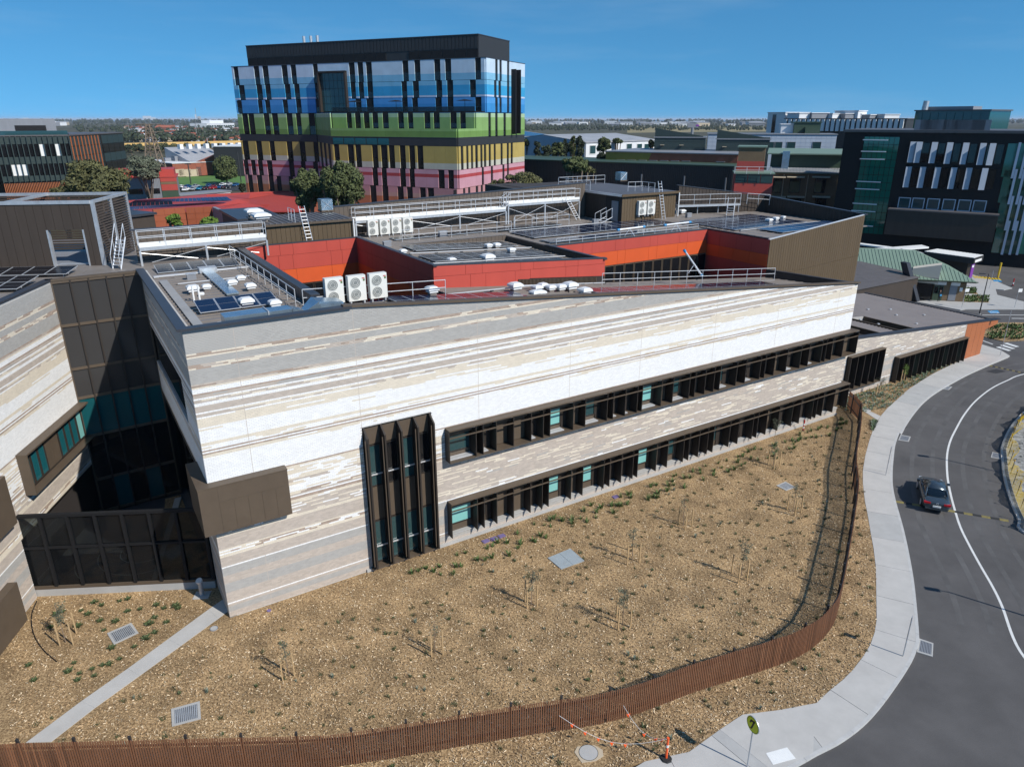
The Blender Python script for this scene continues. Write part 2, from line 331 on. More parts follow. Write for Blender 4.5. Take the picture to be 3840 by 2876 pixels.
# ============================================================ the brick hospital wing
ANG = math.radians(32.213)
A0 = gp('S', 863, 2316)
U = Frame(A0, ANG)
def zp(u): return 17.16 if u < 8.4 else 17.16 - .0897 * (u - 8.4)
LETT = dict(W=0, C=1, T=2, G=3, B=4)
BRM = ['brW', 'brC', 'brT', 'brG', 'brB']
BANDS = [  # top z, mix, run length, wander of the lower edge
 (17.3,'G',9,0),(15.95,'BBBC',5,0),(15.72,'C',9,0),(15.65,'G',9,0),(15.33,'BCTC',4,0),(15.05,'G',9,0),(14.29,'TTB',8,0),(14.08,'C',9,0),(14.0,'W',9,0),
 (13.76,'B',9,0),(13.68,'TGT',7,0),(13.5,'W',20,0),(13.41,'CTCT',4,0),(13.22,'W',20,0),(13.1,'T',9,0),(12.74,'W',12,0),(12.68,'TC',4,0),(12.5,'WWC',5,0),
 (12.4,'C',20,0),(12.1,'CCCCW',12,0),(11.92,'WWWC',12,0),(11.75,'WWWWWWWC',6,0),(11.5,'W',20,0),(11.0,'C',20,0),(10.85,'WWWC',6,0),(10.62,'B',20,0),(10.54,'W',20,0),(10.45,'B',20,0),(10.37,'CCCW',9,.1),
 (10.2,'W',20,0),(8.6,'B',14,0),(8.5,'CWC',5,0),(7.65,'TTW',6,0),(7.5,'WWC',5,0),(6.95,'WCWB',4,0),(6.75,'T',12,0),(6.66,'W',14,0),(6.56,'B',14,0),(6.42,'CCW',6,0),
 (6.2,'TTTTTTWC',4,0),(5.42,'C',20,0),(5.3,'T',9,0),(4.52,'C',20,0),(4.42,'WBCW',4,0),(4.2,'C',14,0),(4.0,'T',9,0),(3.42,'W',30,0),(3.33,'G',9,0),(2.78,'T',9,0),
 (2.32,'G',9,0),(1.72,'T',9,0),(1.0,'W',30,0),(.92,'T',9,0),(.7,'G',9,0),(.4,'T',9,0)]
def wnd(u, ph): return .5 * math.sin(u * .31 + ph) + .3 * math.sin(u * .83 + 1.7 * ph) + .2 * math.sin(u * 2.1 + ph)
def band_at(z, u):
    for i, b in enumerate(BANDS):
        lo = BANDS[i + 1][0] if i + 1 < len(BANDS) else -9
        if b[3]: lo += b[3] * round(wnd(u, i) / .25) * .25
        if z >= lo: return b
    return BANDS[-1]
MIXZ = ('', 'TTTTTTTTTTTTCCCCCCCGTTTTTTTTTTTTTTTTTW', 5, 0)
def bricks(parent, fr, axis, c0, c1, pos, out, z0, ztop, holes, mix=None, pick=0, cut=None, ph=0.0):
    ztop = fn(ztop); mb = MB(); sing = []
    V = mb.v; Fc = mb.f; Mi = mb.m; k = int((17.3 - z0) / .0857)
    def P(a, t, z): return fr.P(a, pos + out * t, z) if axis == 'u' else fr.P(pos + out * t, a, z)
    fl = (axis == 'u') == (out < 0)
    for i in range(k):
        z = z0 + i * .0857; za = z + .005; zb = z + .0807
        run = 0; cur = 'T'; bb = None
        a = c0 - (.12 if i % 2 else 0)
        while a < c1:
            x0 = max(a + .005, c0 + .003); x1 = min(a + .235, c1 - .003); a += .24
            if x1 - x0 < .03: continue
            xc = (x0 + x1) / 2; zc = z + .04
            if zb > ztop(xc) - .02: continue
            hit = False
            for h in holes:
                if h[2] - .03 < zc < h[3] + .03:
                    if h[0] < xc < h[1]: hit = True; break
                    if x0 < h[0] < x1: x1 = h[0]
                    if x0 < h[1] < x1: x0 = h[1]
            if hit or x1 - x0 < .03: continue
            b2 = MIXZ if (mix and mix(xc, zc)) else band_at(zc, xc + ph)
            if run <= 0 or b2 is not bb:
                bb = b2; cur = random.choice(bb[1]); run = max(1, int(bb[2] * ru(.4, 1.3)))
            run -= 1; mi = LETT[cur]
            if cut and any(abs(xc - c) < .125 for c in cut) and False: continue
            p = [P(x0, .012, za), P(x1, .012, za), P(x1, .012, zb), P(x0, .012, zb), P(x0, 0, za), P(x1, 0, za), P(x1, 0, zb), P(x0, 0, zb)]
            if pick and x1 - x0 > .228: sing.append(((p[0] - Vector((0, 0, CAMH))).length, p, mi)); continue
            n = len(V); V += [tuple(q) for q in p]
            qs = ((0,1,2,3),(0,4,5,1),(1,5,6,2),(2,6,7,3),(3,7,4,0))
            for q in qs: Fc.append(tuple(n + j for j in (q if fl else q[::-1]))); Mi.append(mi)
    if sing:
        sing.sort(key=lambda t: t[0]); shared = {}
        for dist, p, mi in sing[:pick]:
            if mi not in shared:
                m = MB(); q0 = p[0]; m.v = [tuple(q - q0) for q in p]; m.f = [(0,1,2,3),(0,4,5,1),(1,5,6,2),(2,6,7,3),(3,7,4,0)]; m.m = [0] * 5
                o = m.build('brick', BRM[mi]); bpy.data.objects.remove(o) if False else None
                shared[mi] = o.data; o.location = p[0] - ROOT[parent.name]; o.parent = parent
                # build() centred the data: recover the offset
                off = Vector(((min(v[0] for v in m.v)+max(v[0] for v in m.v))/2, (min(v[1] for v in m.v)+max(v[1] for v in m.v))/2, min(v[2] for v in m.v)))
                shared[(mi, 'o')] = off; o.location = p[0] + off - ROOT[parent.name]
            else:
                o = bpy.data.objects.new('brick', shared[mi]); COL.objects.link(o); o.parent = parent; o.location = p[0] + shared[(mi, 'o')] - ROOT[parent.name]
        for dist, p, mi in sing[pick:]:
            n = len(V); V += [tuple(q) for q in p]
            for q in ((0,1,2,3),(0,4,5,1),(1,5,6,2),(2,6,7,3),(3,7,4,0)): Fc.append(tuple(n + j for j in q)); Mi.append(mi)
    o = mb.build('brickwork', BRM, parent); o['kind'] = 'stuff'; return o
HW = thing('brick_hospital_wing', 'long striped pale brick hospital wing with slanting roofline and bronze window boxes', 'building', (A0.x, A0.y, 0))
FINW = (8.72, 13.25, .22, 9.86); UB = (14.15, 56.55, 6.28, 8.55); LB = (14.15, 56.55, .72, 3.3); BOX = (-.6, 4.05, 5.85, 8.68)
# front wall backing (mortar plane), built around the openings
def wallrect(u0, u1, zb, zt, th=.5):
    MB().wedge(U, u0, u1, 0, th, lambda u, v: zb, lambda u, v: zt(u) if callable(zt) else zt).build('wall', 'mortar', HW)
wallrect(0, 8.4, 0, 17.16); wallrect(8.4, FINW[0], 0, zp); wallrect(FINW[0], FINW[1], FINW[3], zp); wallrect(FINW[1], UB[0], 0, zp)
wallrect(UB[0], 56.4, UB[3], zp); wallrect(UB[0], 56.4, LB[3], UB[2]); wallrect(UB[0], 56.4, -.1, LB[2])
MIXF = lambda u, z: u > 13.3 and 3.42 < z < 6.3
bricks(HW, U, 'u', .0, 56.4, 0, -1, .06, zp, [FINW, UB, LB, (-.1, 4.05, 5.85, 8.68)], MIXF, pick=300)
# expansion joints
for jx in (2.38, 8.72, 16.65, 23.93, 30.4, 38.1, 45.65, 53.85):
    segs = [(0, zp(jx) - .1)] if jx < 5 else ([(9.9, zp(jx) - .1)] if jx < 9 else [(3.32, 6.26), (8.57, zp(jx) - .1)])
    for a, b in segs: MB().box(U, jx - .012, jx + .012, -.014, 0, a, b).build('expansion_joint', 'brT', HW)
MB().box(U, 8.3, 56.4, -.12, -.003, -.1, .2).build('footing', 'conc', HW)
# coping and return wall
coping(HW, [U.P(0, 17.4, 17.16), U.P(0, .02, 17.16), U.P(8.4, .02, 17.16)], .5, .12)
coping(HW, [U.P(8.4, .06, 17.22), U.P(56.4, .06, 12.92)], .42, .13, 'bronze')
RW = lambda v: 17.16
MB().box(U, 0.002, .4, .0, 17.4, 8.4, 10.7).build('return_wall', 'mortar', HW); MB().box(U, 0.002, .4, 0, 3.9, 10.7, 13.4).build('return_wall', 'mortar', HW)
MB().box(U, 0.002, .4, 0, 17.4, 13.4, 17.16).build('return_wall', 'mortar', HW); MB().box(U, 0.002, .4, 0, 3.5, -.1, 8.4).build('return_wall', 'mortar', HW)
bricks(HW, U, 'v', 0, 17.4, 0.002, -1, .06, 17.1, [(3.9, 17.5, 10.7, 13.4), (3.5, 17.6, -1, 8.4), (-1, 3.2, 5.8, 8.7)], ph=5)
MB().box(U, .1, .2, 3.9, 17.4, 10.7, 13.4).build('strip_window', 'gdark', HW)
MB().box(U, -.06, .4, 3.3, 17.4, 8.28, 8.42).build('soffit_trim', 'bronzed', HW)
MB().box(U, .5, .65, 3.5, 17.4, -.1, 8.3).build('recessed_wall', 'bronzed', HW)
for i in range(7): MB().box(U, .42, .49, 4 + i * 1.95, 5.8 + i * 1.95, .3, 7.6).build('courtyard_window', 'gdark', HW)
# bronze corner box
bx = MB().box(U, -.62, 4.05, -.6, -.016, 5.88, 8.66).build('corner_box', 'bronze', HW)
MB().box(U, -.62, -.016, -.016, 3.2, 5.88, 8.66).build('corner_box', 'bronze', HW)
MB().box(U, -.64, 4.07, -.62, -.018, 8.66, 8.72).build('box_cap', 'bronze', HW)
for i in range(5): MB().box(U, .35 + i * .74, 1.06 + i * .74, -.615, -.6, 5.95, 7.72).build('box_panel', 'bronze', HW)
MB().box(U, .35, 4.02, -.612, -.6, 7.76, 8.6).build('box_panel', 'bronze', HW)
# tall fin window
def window(parent, fr, u0, u1, v, z0, z1, g='gwin', fm='bronzed', fw=.07, name='window', out=-1, axis='u'):
    f = MB()
    def B(a, b, c, d, t0, t1):
        lo, hi = sorted((v + out * t0, v + out * t1))
        return f.box(fr, a, b, lo, hi, c, d) if axis == 'u' else f.box(fr, lo, hi, a, b, c, d)
    B(u0, u0 + fw, z0, z1, 0, .1); B(u1 - fw, u1, z0, z1, 0, .1); B(u0 + fw, u1 - fw, z0, z0 + fw, 0, .098); B(u0 + fw, u1 - fw, z1 - fw, z1, 0, .098)
    o = f.build(name, fm, parent); q = MB(); lo, hi = sorted((v + out * .03, v + out * .05))
    if axis == 'u': q.box(fr, u0 + fw - .002, u1 - fw + .002, lo, hi, z0 + fw - .002, z1 - fw + .002)
    else: q.box(fr, lo, hi, u0 + fw - .002, u1 - fw + .002, z0 + fw - .002, z1 - fw + .002)
    q.build('pane', g, o); return o
MB().box(U, FINW[0], FINW[1], .25, .5, .2, 9.86).build('window_backing', 'bronze', HW)
for k in range(4):
    a = FINW[0] + .1 + k * 1.1; b = a + 1.04
    window(HW, U, a, b, .24, .35, 3.35, 'gwin'); window(HW, U, a, b, .24, 5.75, 8.55, 'gdark' if k % 2 else 'gwin')
    MB().box(U, a, b, .18, .24, 3.4, 5.7).build('spandrel_panel', 'bronze', HW); MB().box(U, a, b, .18, .24, 8.6, 9.84).build('spandrel_panel', 'bronze', HW)
for z in (1.5, 6.55): MB().box(U, FINW[0] + .1, FINW[1] - .1, .06, .12, z, z + .08).build('transom', 'alu', HW)
for k in range(5):
    x = FINW[0] + .12 + k * 1.075
    MB().hexa([U.P(x-.05,-.62,.35),U.P(x+.05,-.62,.35),U.P(x+.05,.2,.2),U.P(x-.05,.2,.2),U.P(x-.05,-.62,9.35),U.P(x+.05,-.62,9.35),U.P(x+.05,.2,9.95),U.P(x-.05,.2,9.95)]).build('shade_fin', 'bronzed', HW)
    MB().box(U, x - .16, x - .11, -.5, -.44, .5, 9.2).build('fin_rod', 'bronze', HW)
MB().box(U, FINW[0] - .1, FINW[1] + .1, -.3, .24, .16, .24).build('sill', 'bronze', HW)
# the two long window boxes
FX = [U.onv('Y3', x, 760 - (x - 185) * .235, -.6)[0] for x in (187, 410, 468, 578, 722, 868, 970, 1025, 1218, 1318, 1500, 1550, 1650, 1750, 1790, 1950, 2045)]
FX += [U.onv('Y4', x, 560 - x * .27, -.6)[0] for x in (212, 262, 352, 432, 485, 632, 714, 845, 888, 972, 1082, 1205, 1278, 1393, 1430, 1485, 1585)] + [56.95]
FX = sorted(FX)
WIN = [(0, 1, 'd'), (2, .55, 'b'), (5, .5, 'b'), (7, .72, 'b'), (9, .72, 'd'), (11, .5, 'w'), (12, .4, 'w'), (14, .85, 'b'), (16, .8, 'w')]
def nearest(x): return min(range(len(FX)), key=lambda i: abs(FX[i] - x))
for x, fr_, g in ((U.onv('Y4', 485, 430, -.6)[0], .6, 'w'), (U.onv('Y4', 715, 380, -.6)[0], .6, 'w'), (U.onv('Y4', 1085, 280, -.6)[0], .6, 'b'), (U.onv('Y4', 1280, 230, -.6)[0], .55, 'b')):
    WIN.append((nearest(x), fr_, g))
GL = dict(d='gwin', b='gblind', w='gwin')
for bi, (u0, u1, z0, z1) in enumerate((UB, LB)):
    MB().box(U, u0, 56.95, .25, .4, z0, z1).build('band_backing', 'bronze', HW)
    MB().box(U, u0, 56.97, -.62, .25, z1 - .07, z1 + .03).build('sunshade_top', 'bronze', HW)
    MB().box(U, u0, 56.96, -.61, -.52, z1 - .56, z1 - .5).build('sunshade_rail', 'bronze', HW); MB().box(U, u0 + .02, 56.9, -.12, .17, z1 - .5, z1 - .08).build('pelmet', 'bronze', HW)
    if bi == 0: MB().box(U, u0, 56.97, -.62, .25, z0, z0 + .06).build('sunshade_base', 'bronze', HW)
    else: MB().box(U, u0, 56.4, -.08, .25, z0 - .03, z0 + .05).build('sill', 'conc', HW)
    wset = {w[0]: w for w in WIN}
    for i, x in enumerate(FX):
        zl = z0 + .06 if bi == 0 else z0 + .06
        MB().box(U, x - .025, x + .025, -.6, .24, zl, z1 - .075).build('shade_fin', 'bronzed', HW)
        if i + 1 < len(FX):
            w = FX[i + 1] - x
            MB().tube(U.P(x + w - .05, -.55, z1 - .12), U.P(x + w * .55, .0, z1 - .3), .018, 4).build('stay_rod', 'alu', HW)
            if i in wset:
                _, f_, g = wset[i]
                if bi == 1: g = {'d': 'b', 'b': 'b', 'w': 'w'}[g]
                a, b = x + .1, x + max(.55, w * f_)
                if b > FX[i + 1] - .05: b = FX[i + 1] - .05
                window(HW, U, a, b, .24, z0 + (.42 if bi == 0 else .62), z1 - .45, GL[g])
                MB().box(U, a, b, -.3, .2, z0 + .07, z0 + .12).build('sill', 'alu', HW) if bi == 0 else None
                if w * (1 - f_) > .4: MB().box(U, b + .04, FX[i + 1] - .04, .18, .24, z0 + .1, z1 - .12).build('infill_panel', 'bronzed', HW)
            else: MB().box(U, x + .05, FX[i + 1] - .05, .18, .24, z0 + .1, z1 - .12).build('infill_panel', 'bronze', HW)
# ------------------------------------------------------------ roofs and courtyards
def zr(u, v): return zp(u) - .45 - .045 * v
RB = thing('roof_deck', 'brown sheeted roof decks behind the brick parapet with seams', 'roof', U.P(20, 10, 0)) if False else HW
def deck(u0, u1, v0, v1, z, m='roof', pitch=1.0, axis='v', name='roof_sheet'):
    """roof of separate sheets with raised seams; z: number or function (u, v)"""
    zf = fn(z); c0, c1 = (u0, u1) if axis == 'v' else (v0, v1); k = max(1, round((c1 - c0) / pitch)); st = (c1 - c0) / k
    for i in range(k):
        a = c0 + i * st; mb = MB(); e = .0
        if axis == 'v': mb.wedge(U, a, a + st - .01, v0, v1, lambda u, v: zf(u, v) - .1, zf); mb.wedge(U, a + st - .06, a + st - .012, v0, v1, zf, lambda u, v: zf(u, v) + .05)
        else: mb.wedge(U, u0, u1, a, a + st - .01, lambda u, v: zf(u, v) - .1, zf); mb.wedge(U, u0, u1, a + st - .06, a + st - .012, zf, lambda u, v: zf(u, v) + .05)
        mb.build(name, m, HW)
deck(.3, 7.8, .3, 25.15, 16.42, axis='u', pitch=.75)
deck(7.81, 17.7, .3, 4.3, lambda u, v: min(16.42, zr(u, v)), axis='u', pitch=.7)
deck(17.71, 56.2, .3, 8.25, zr, axis='u', pitch=.72)
# structural masses under the roofs
for a in ((.66, 7.7, 4.35, 30, 0, 16.3), (.66, 7.7, .5, 4.34, 0, 16.3)): MB().box(U, *a).build('core', 'groove', HW)
MB().wedge(U, 8.45, 56.2, .5, 4.2, lambda u, v: 0, lambda u, v: zr(u, v) - .25).build('core', 'groove', HW)
MB().wedge(U, 33.6, 56.1, 4.25, 8.1, lambda u, v: 0, lambda u, v: zr(u, v) - .25).build('core', 'groove', HW)
def panels(axis, c0, c1, pos, out, rows, widths, m, th=.04):
    """facade of separate rainscreen panels; rows: (z bottom fn, z top fn, material)"""
    for ri, (zb, zt, mm) in enumerate(rows):
        zb = fn(zb); zt = fn(zt); a = c0; k = ri * 2
        while a < c1 - .05:
            w = widths[k % len(widths)]; k += 1; b = min(c1, a + w)
            lo, hi = sorted((pos, pos + out * th)); mb = MB()
            if axis == 'u': mb.wedge(U, a, b - .02, lo, hi, lambda u, v: zb(u) + .01, lambda u, v: zt(u) - .01)
            else: mb.wedge(U, lo, hi, a, b - .02, lambda u, v: zb(v) + .01, lambda u, v: zt(v) - .01)
            mb.build('facade_panel', mm, HW); a = b
WD = [3.1, 1.1, 2.9, 1.2, 3.3, 1.0]
# courtyard one
MB().box(U, 7.72, 8.0, 4.2, 23.5, 8, 17.1).build('courtyard_wall', 'groove', HW); clad(HW, U, 'v', 4.2, 23.5, 7.72, 16.4, 17.1, .5, 'cop', -1)
coping(HW, [U.P(7.92, 4.2, 17.1), U.P(7.92, 23.5, 17.1)], .55, .1)
MB().box(U, 8.0, 17.8, 23.5, 23.8, 8, 17.1).build('courtyard_wall', 'groove', HW)
panels('u', 8.0, 17.8, 23.5, -1, [(16.2, 17.12, 'red'), (14.98, 16.2, 'red'), (13.7, 14.98, 'orange')], WD, None)
for i in range(7): window(HW, U, 8.2 + i * 1.37, 9.5 + i * 1.37, 23.48, 10.5, 13.65, 'gteal' if i < 3 else 'gdark', name='courtyard_window')
coping(HW, [U.P(8.1, 23.62, 17.12), U.P(17.8, 23.62, 17.12)], .3, .08)
MB().box(U, 17.8, 18.1, 8.35, 23.5, 8, 17.1).build('courtyard_wall', 'groove', HW)
panels('v', 8.35, 23.5, 17.8, -1, [(16.2, 17.12, 'red'), (14.98, 16.2, 'red'), (13.7, 14.98, 'orange'), (11, 13.7, 'red2')], WD, None)
coping(HW, [U.P(17.92, 8.3, 17.12), U.P(17.92, 23.6, 17.12)], .34, .09)
zf3 = lambda u: 17.14 - .066 * (u - 17.8)
MB().wedge(U, 17.8, 33.5, 8.3, 8.6, lambda u, v: 10, lambda u, v: zf3(u) - .02).build('courtyard_wall', 'groove', HW)
zj = lambda u: 16.05 + .035 * (u - 17.8) if u < 28 else 16.4 - .06 * (u - 28) - .15
panels('u', 17.8, 33.5, 8.3, -1, [(lambda u: max(zr(u, 8.3) + .02, 15.42 - .085 * (u - 24.9) if u > 24.8 else 0), lambda u: 16.35 - .04 * (u - 17.8), 'red'), (lambda u: 16.35 - .04 * (u - 17.8), zf3, 'red')], [3.0, 1.3, 2.6, 1.4, 3.4, 1.2], None)
MB().wedge(U, 24.95, 32.7, 8.24, 8.29, lambda u, v: zr(u, 8.3) + .03, lambda u, v: 15.38 - .085 * (u - 24.9)).build('louvre_backing', 'groove', HW)
for i in range(60): MB().wedge(U, 24.98 + i * .128, 25.04 + i * .128, 8.17, 8.24, lambda u, v: zr(u, 8.3) + .05, lambda u, v: 15.36 - .085 * (u - 24.9)).build('louvre_slat', 'bronze', HW)
coping(HW, [U.P(17.9, 8.42, 17.14), U.P(33.5, 8.42, zf3(33.5))], .34, .09)
# lower solar roof between the courtyards, its side parapet and rear wall
zl = lambda u, v: 16.65 - .066 * (u - 18) - .0 * v - .05 + .0
deck(18.1, 33.3, 8.6, 23.5, lambda u, v: 16.3 - .05 * (u - 18), axis='u', pitch=.75)
MB().wedge(U, 33.3, 33.6, 8.4, 25, lambda u, v: 8, lambda u, v: 16.02).build('parapet_wall', 'groove', HW)
clad(HW, U, 'v', 8.7, 25, 33.3, 15.4, 16.0, .4, 'brown', -1); coping(HW, [U.P(33.46, 8.3, 16.04), U.P(33.46, 16.6, 16.04)], .32, .08)
MB().box(U, 18.1, 33.3, 23.5, 23.7, 15, 16.1).build('step_wall', 'groove', HW); clad(HW, U, 'u', 22.3, 33.3, 23.5, 15.4, 16.1, .42, 'brownl', -1)
# middle and rear decks
deck(8.0, 17.9, 23.82, 31.2, 16.4, axis='u', pitch=.9); deck(17.9, 33.3, 23.72, 31.2, 16.1, axis='u', pitch=.9); deck(33.62, 54, 16.5, 31.2, 15.98, axis='u', pitch=.9)
deck(54.01, 70, 8.4, 31, 16.1, axis='u', pitch=.9)
# courtyard two
MB().box(U, 33.62, 54.2, 16.34, 16.5, 8, 15.9).build('courtyard_wall', 'groove', HW)
panels('u', 34.3, 54.0, 16.34, -1, [(14.86, 15.94, 'red'), (13.5, 14.86, 'orange')], WD, None)
coping(HW, [U.P(33.7, 16.46, 15.94), U.P(54.1, 16.46, 15.94)], .3, .08)
for i in range(14): window(HW, U, 36.3 + i * 1.27, 37.5 + i * 1.27, 16.33, 10, 13.46, 'gdark', 'bronze', name='courtyard_window')
MB().box(U, 54.0, 54.3, 8.3, 16.4, 8, 15.9).build('courtyard_wall', 'groove', HW)
panels('v', 8.3, 16.4, 54.0, -1, [(14.5, 15.94, 'red2'), (13.3, 14.5, 'orange'), (10, 13.3, 'red2')], [2.1, 1.9, 2.2], None)
# tan clad end
zt4 = lambda u: 15.94 + .092 * (u - 54)
MB().wedge(U, 54.0, 69, 8.26, 8.6, lambda u, v: 0, lambda u, v: zt4(u) - .05).build('tan_wall', 'groove', HW)
clad(HW, U, 'u', 54.0, 69.0, 8.26, lambda u: 12.2 + .055 * (u - 54), zt4, .37, 'tan', -1); clad(HW, U, 'u', 54.0, 69.0, 8.26, 5.5, lambda u: 12.18 + .055 * (u - 54), .37, 'tan', -1)
coping(HW, [U.P(54.0, 8.32, 15.94), U.P(69.05, 8.32, zt4(69.05))], .2, .07, 'alu')
MB().hexa([U.P(69,8.6,0),U.P(69.3,8.6,0),U.P(71.3,23,0),U.P(71,23,0),U.P(69,8.6,17.3),U.P(69.3,8.6,17.3),U.P(71.3,23,17.9),U.P(71,23,17.9)]).build('parapet_wall', 'brown', HW)
MB().hexa([U.P(60,27,0),U.P(71,23,0),U.P(71.1,23.3,0),U.P(60.1,27.3,0),U.P(60,27,19.4),U.P(71,23,17.9),U.P(71.1,23.3,17.9),U.P(60.1,27.3,19.4)]).build('parapet_wall', 'brown', HW)
def ribs(p, q, zb, zt0, zt1, n, m, side=-1):
    p = Vector(p); q = Vector(q); d = (q - p) / n; nn = Vector((-d.y, d.x, 0)).normalized() * side * .05
    for i in range(n):
        a = p + d * i; b = p + d * (i + .9); za = zt0 + (zt1 - zt0) * i / n; zc = zt0 + (zt1 - zt0) * (i + .9) / n
        MB().hexa([Vector((x.x, x.y, z)) for x, z in ((a+nn, zb), (b+nn, zb), (b, zb), (a, zb), (a+nn, za), (b+nn, zc), (b, zc), (a, za))]).build('cladding_panel', m, HW)
ribs(U.P(69, 8.7, 0), U.P(71, 23, 0), 16, 17.3, 17.9, 34, 'brown', 1); ribs(U.P(60, 27, 0), U.P(71, 23, 0), 16, 19.4, 17.9, 26, 'brown', -1)
coping(HW, [U.P(69.1, 8.3, 17.33), U.P(71.1, 23.1, 17.95), U.P(60, 27.1, 19.43)], .4, .08)
# the wedge parapet at the low right end of the front strip
MB().hexa([U.P(56.0,.3,11),U.P(56.3,.3,11),U.P(54.3,8.2,11),U.P(54,8.2,11),U.P(56.0,.3,12.86),U.P(56.3,.3,12.86),U.P(54.3,8.2,12.95),U.P(54,8.2,12.95)]).build('parapet_wall', 'brown', HW)
coping(HW, [U.P(56.2, .0, 12.9), U.P(54.2, 8.2, 12.98)], .34, .07)
MB().wedge(U, 56.05, 56.4, .5, 8, lambda u, v: 0, lambda u, v: 12.7).build('end_wall', 'brown', HW)
# rear walls
def backwall(u0, u1, v, zb, z0, z1, pitch, m='brown', nm='rear_wall'):
    zt = lambda u: z0 + (z1 - z0) * (u - u0) / (u1 - u0)
    MB().wedge(U, u0, u1, v, v + .3, lambda u, v_: 0, lambda u, v_: zt(u) - .03).build(nm, 'groove', HW); clad(HW, U, 'u', u0, u1, v, zb, zt, pitch, m, -1)
    coping(HW, [U.P(u0, v + .15, zt(u0)), U.P(u1, v + .15, zt(u1))], .45, .09)
backwall(.6, 10.45, 25.2, 16.4, 18.85, 18.88, .42, 'brownl')
backwall(18.2, 49, 31.2, 16.1, 18.93, 19.9, .44, 'brownl')
# louvred plant room with the ladder
MB().box(U, 10.5, 18.1, 24.9, 31.1, 8, 18.55).build('plant_room', 'groove', HW); clad(HW, U, 'u', 10.5, 18.1, 24.9, 16.4, 18.6, .4, 'tan', -1)
for i in range(16): MB().box(U, 10.4 + i * .49, 10.86 + i * .49, 24.7, 31.1, 18.56, 18.62).build('roof_sheet', 'roofd', HW); 
for i in range(16): MB().box(U, 10.36 + i * .49, 10.41 + i * .49, 24.7, 31.1, 18.56, 18.68).build('roof_rib', 'roof', HW)
MB().box(U, 10.35, 18.25, 24.62, 24.72, 18.45, 18.64).build('gutter', 'bronze', HW)
# upper plant room with two condensers
MB().box(U, 49.3, 57.5, 24.85, 37, 8, 18.95).build('plant_room', 'groove', HW); clad(HW, U, 'u', 49.3, 57.5, 24.85, 16.1, 18.9, .4, 'tan', -1); clad(HW, U, 'v', 27.6, 37, 49.3, 16.1, 18.9, .4, 'brown', -1)
MB().box(U, 49.1, 57.7, 24.6, 38, 18.96, 19.06).build('plant_room_roof', 'roofd', HW)
MB().box(U, 49.0, 57.8, 24.5, 24.6, 18.85, 19.1).build('gutter', 'tan', HW); MB().box(U, 49.0, 49.1, 24.6, 38, 18.85, 19.1).build('gutter', 'alu', HW)
MB().box(U, 49.2, 49.29, 25.4, 26.5, 16.1, 18.3).build('door', 'greym', HW)
MB().box(U, 10.5, 70, 31.3, 46, 0, 16).build('core', 'groove', HW); MB().box(U, 44, 49.3, 31.3, 46, 16, 18.9).build('core', 'brown', HW)
MB().box(U, 45.5, 58.5, 38, 44, 16, 18.94).build('core', 'brown', HW)
# ============================================================ things on the roofs
def solar(label, c, nu, nv, m='solar', fr=U, gap=.025):
    """c: four corners (u, v, z): front-left, front-right, back-right, back-left"""
    c = [fr.P(*q) for q in c]; mid = sum(c, Vector()) / 4
    t = thing('solar_array', label, 'solar array', (mid.x, mid.y, min(q.z for q in c) - .1), 'solar arrays on the roofs')
    B = lambda a, b: (c[0] * (1-a) + c[1] * a) * (1-b) + (c[3] * (1-a) + c[2] * a) * b
    du = (c[1] - c[0]).length / nu; dv = (c[3] - c[0]).length / nv; n = (c[1] - c[0]).cross(c[3] - c[0]).normalized()
    for i in range(nu):
        for j in range(nv):
            a0, a1 = (i + gap / du / 2) / nu, (i + 1 - gap / du / 2) / nu; b0, b1 = (j + gap / dv / 2) / nv, (j + 1 - gap / dv / 2) / nv
            q = [B(a0, b0), B(a1, b0), B(a1, b1), B(a0, b1)]; mb = MB(); mb.hexa([p - n * .04 for p in q] + q, 1)
            e = .035; s0, s1, t0, t1 = a0 + e / du / nu, a1 - e / du / nu, b0 + e / dv / nv, b1 - e / dv / nv; tm = (t0 + t1) / 2; g = .012 / dv / nv
            for x, y in ((t0, tm - g), (tm + g, t1)): mb.face([p + n * .004 for p in (B(s0, x), B(s1, x), B(s1, y), B(s0, y))], 0)
            mb.build('solar_panel', [m, 'frame'], t)
    r = MB()
    for b in (.2, .8): r.tube(B(0, b) - n * .09, B(1, b) - n * .09, .03, 4)
    for a in (.03, .5, .97):
        for b in (.2, .8): p = B(a, b) - n * .09; r.tube(p, p - Vector((0, 0, .22)), .025, 4)
    r.build('mounting_rail', 'alu', t); return t
def flat(u0, u1, v0, v1, z, tilt=0.0):
    z = fn(z); return [(u0, v0, z(u0, v0)), (u1, v0, z(u1, v0)), (u1, v1, z(u1, v1) + tilt), (u0, v1, z(u0, v1) + tilt)]
solar('row of five black solar panels beside the raised steel walkway', flat(1.2, 6.9, 19.0, 21.0, 16.6, .25), 5, 1, 'solard')
solar('row of four tilted blue solar panels behind the silver ducts', flat(1.7, 6.2, 5.4, 7.4, 16.62, .3), 4, 1)
off = lambda h: (lambda u, v: zr(u, v) + h)
solar('solar array behind the parapet to the right of three condensers', flat(12.6, 22.4, 1.6, 5.0, off(.16)), 8, 2)
solar('long dark solar array under the right half of the front parapet railing', flat(28.6, 49.5, 1.4, 5.2, off(.16)), 14, 2)
zl = lambda h: (lambda u, v: 16.3 - .05 * (u - 18) + h)
solar('rear row of solar panels on the roof between the red courtyards', flat(21.5, 32.0, 19.2, 22.4, zl(.18)), 8, 2, 'solard')
solar('middle row of solar panels on the roof between the red courtyards', flat(20.6, 32.2, 13.6, 17.0, zl(.18)), 9, 2, 'solard')
solar('front row of solar panels on the roof between the red courtyards', flat(22.4, 31.6, 9.6, 12.2, zl(.18)), 7, 1, 'solard')
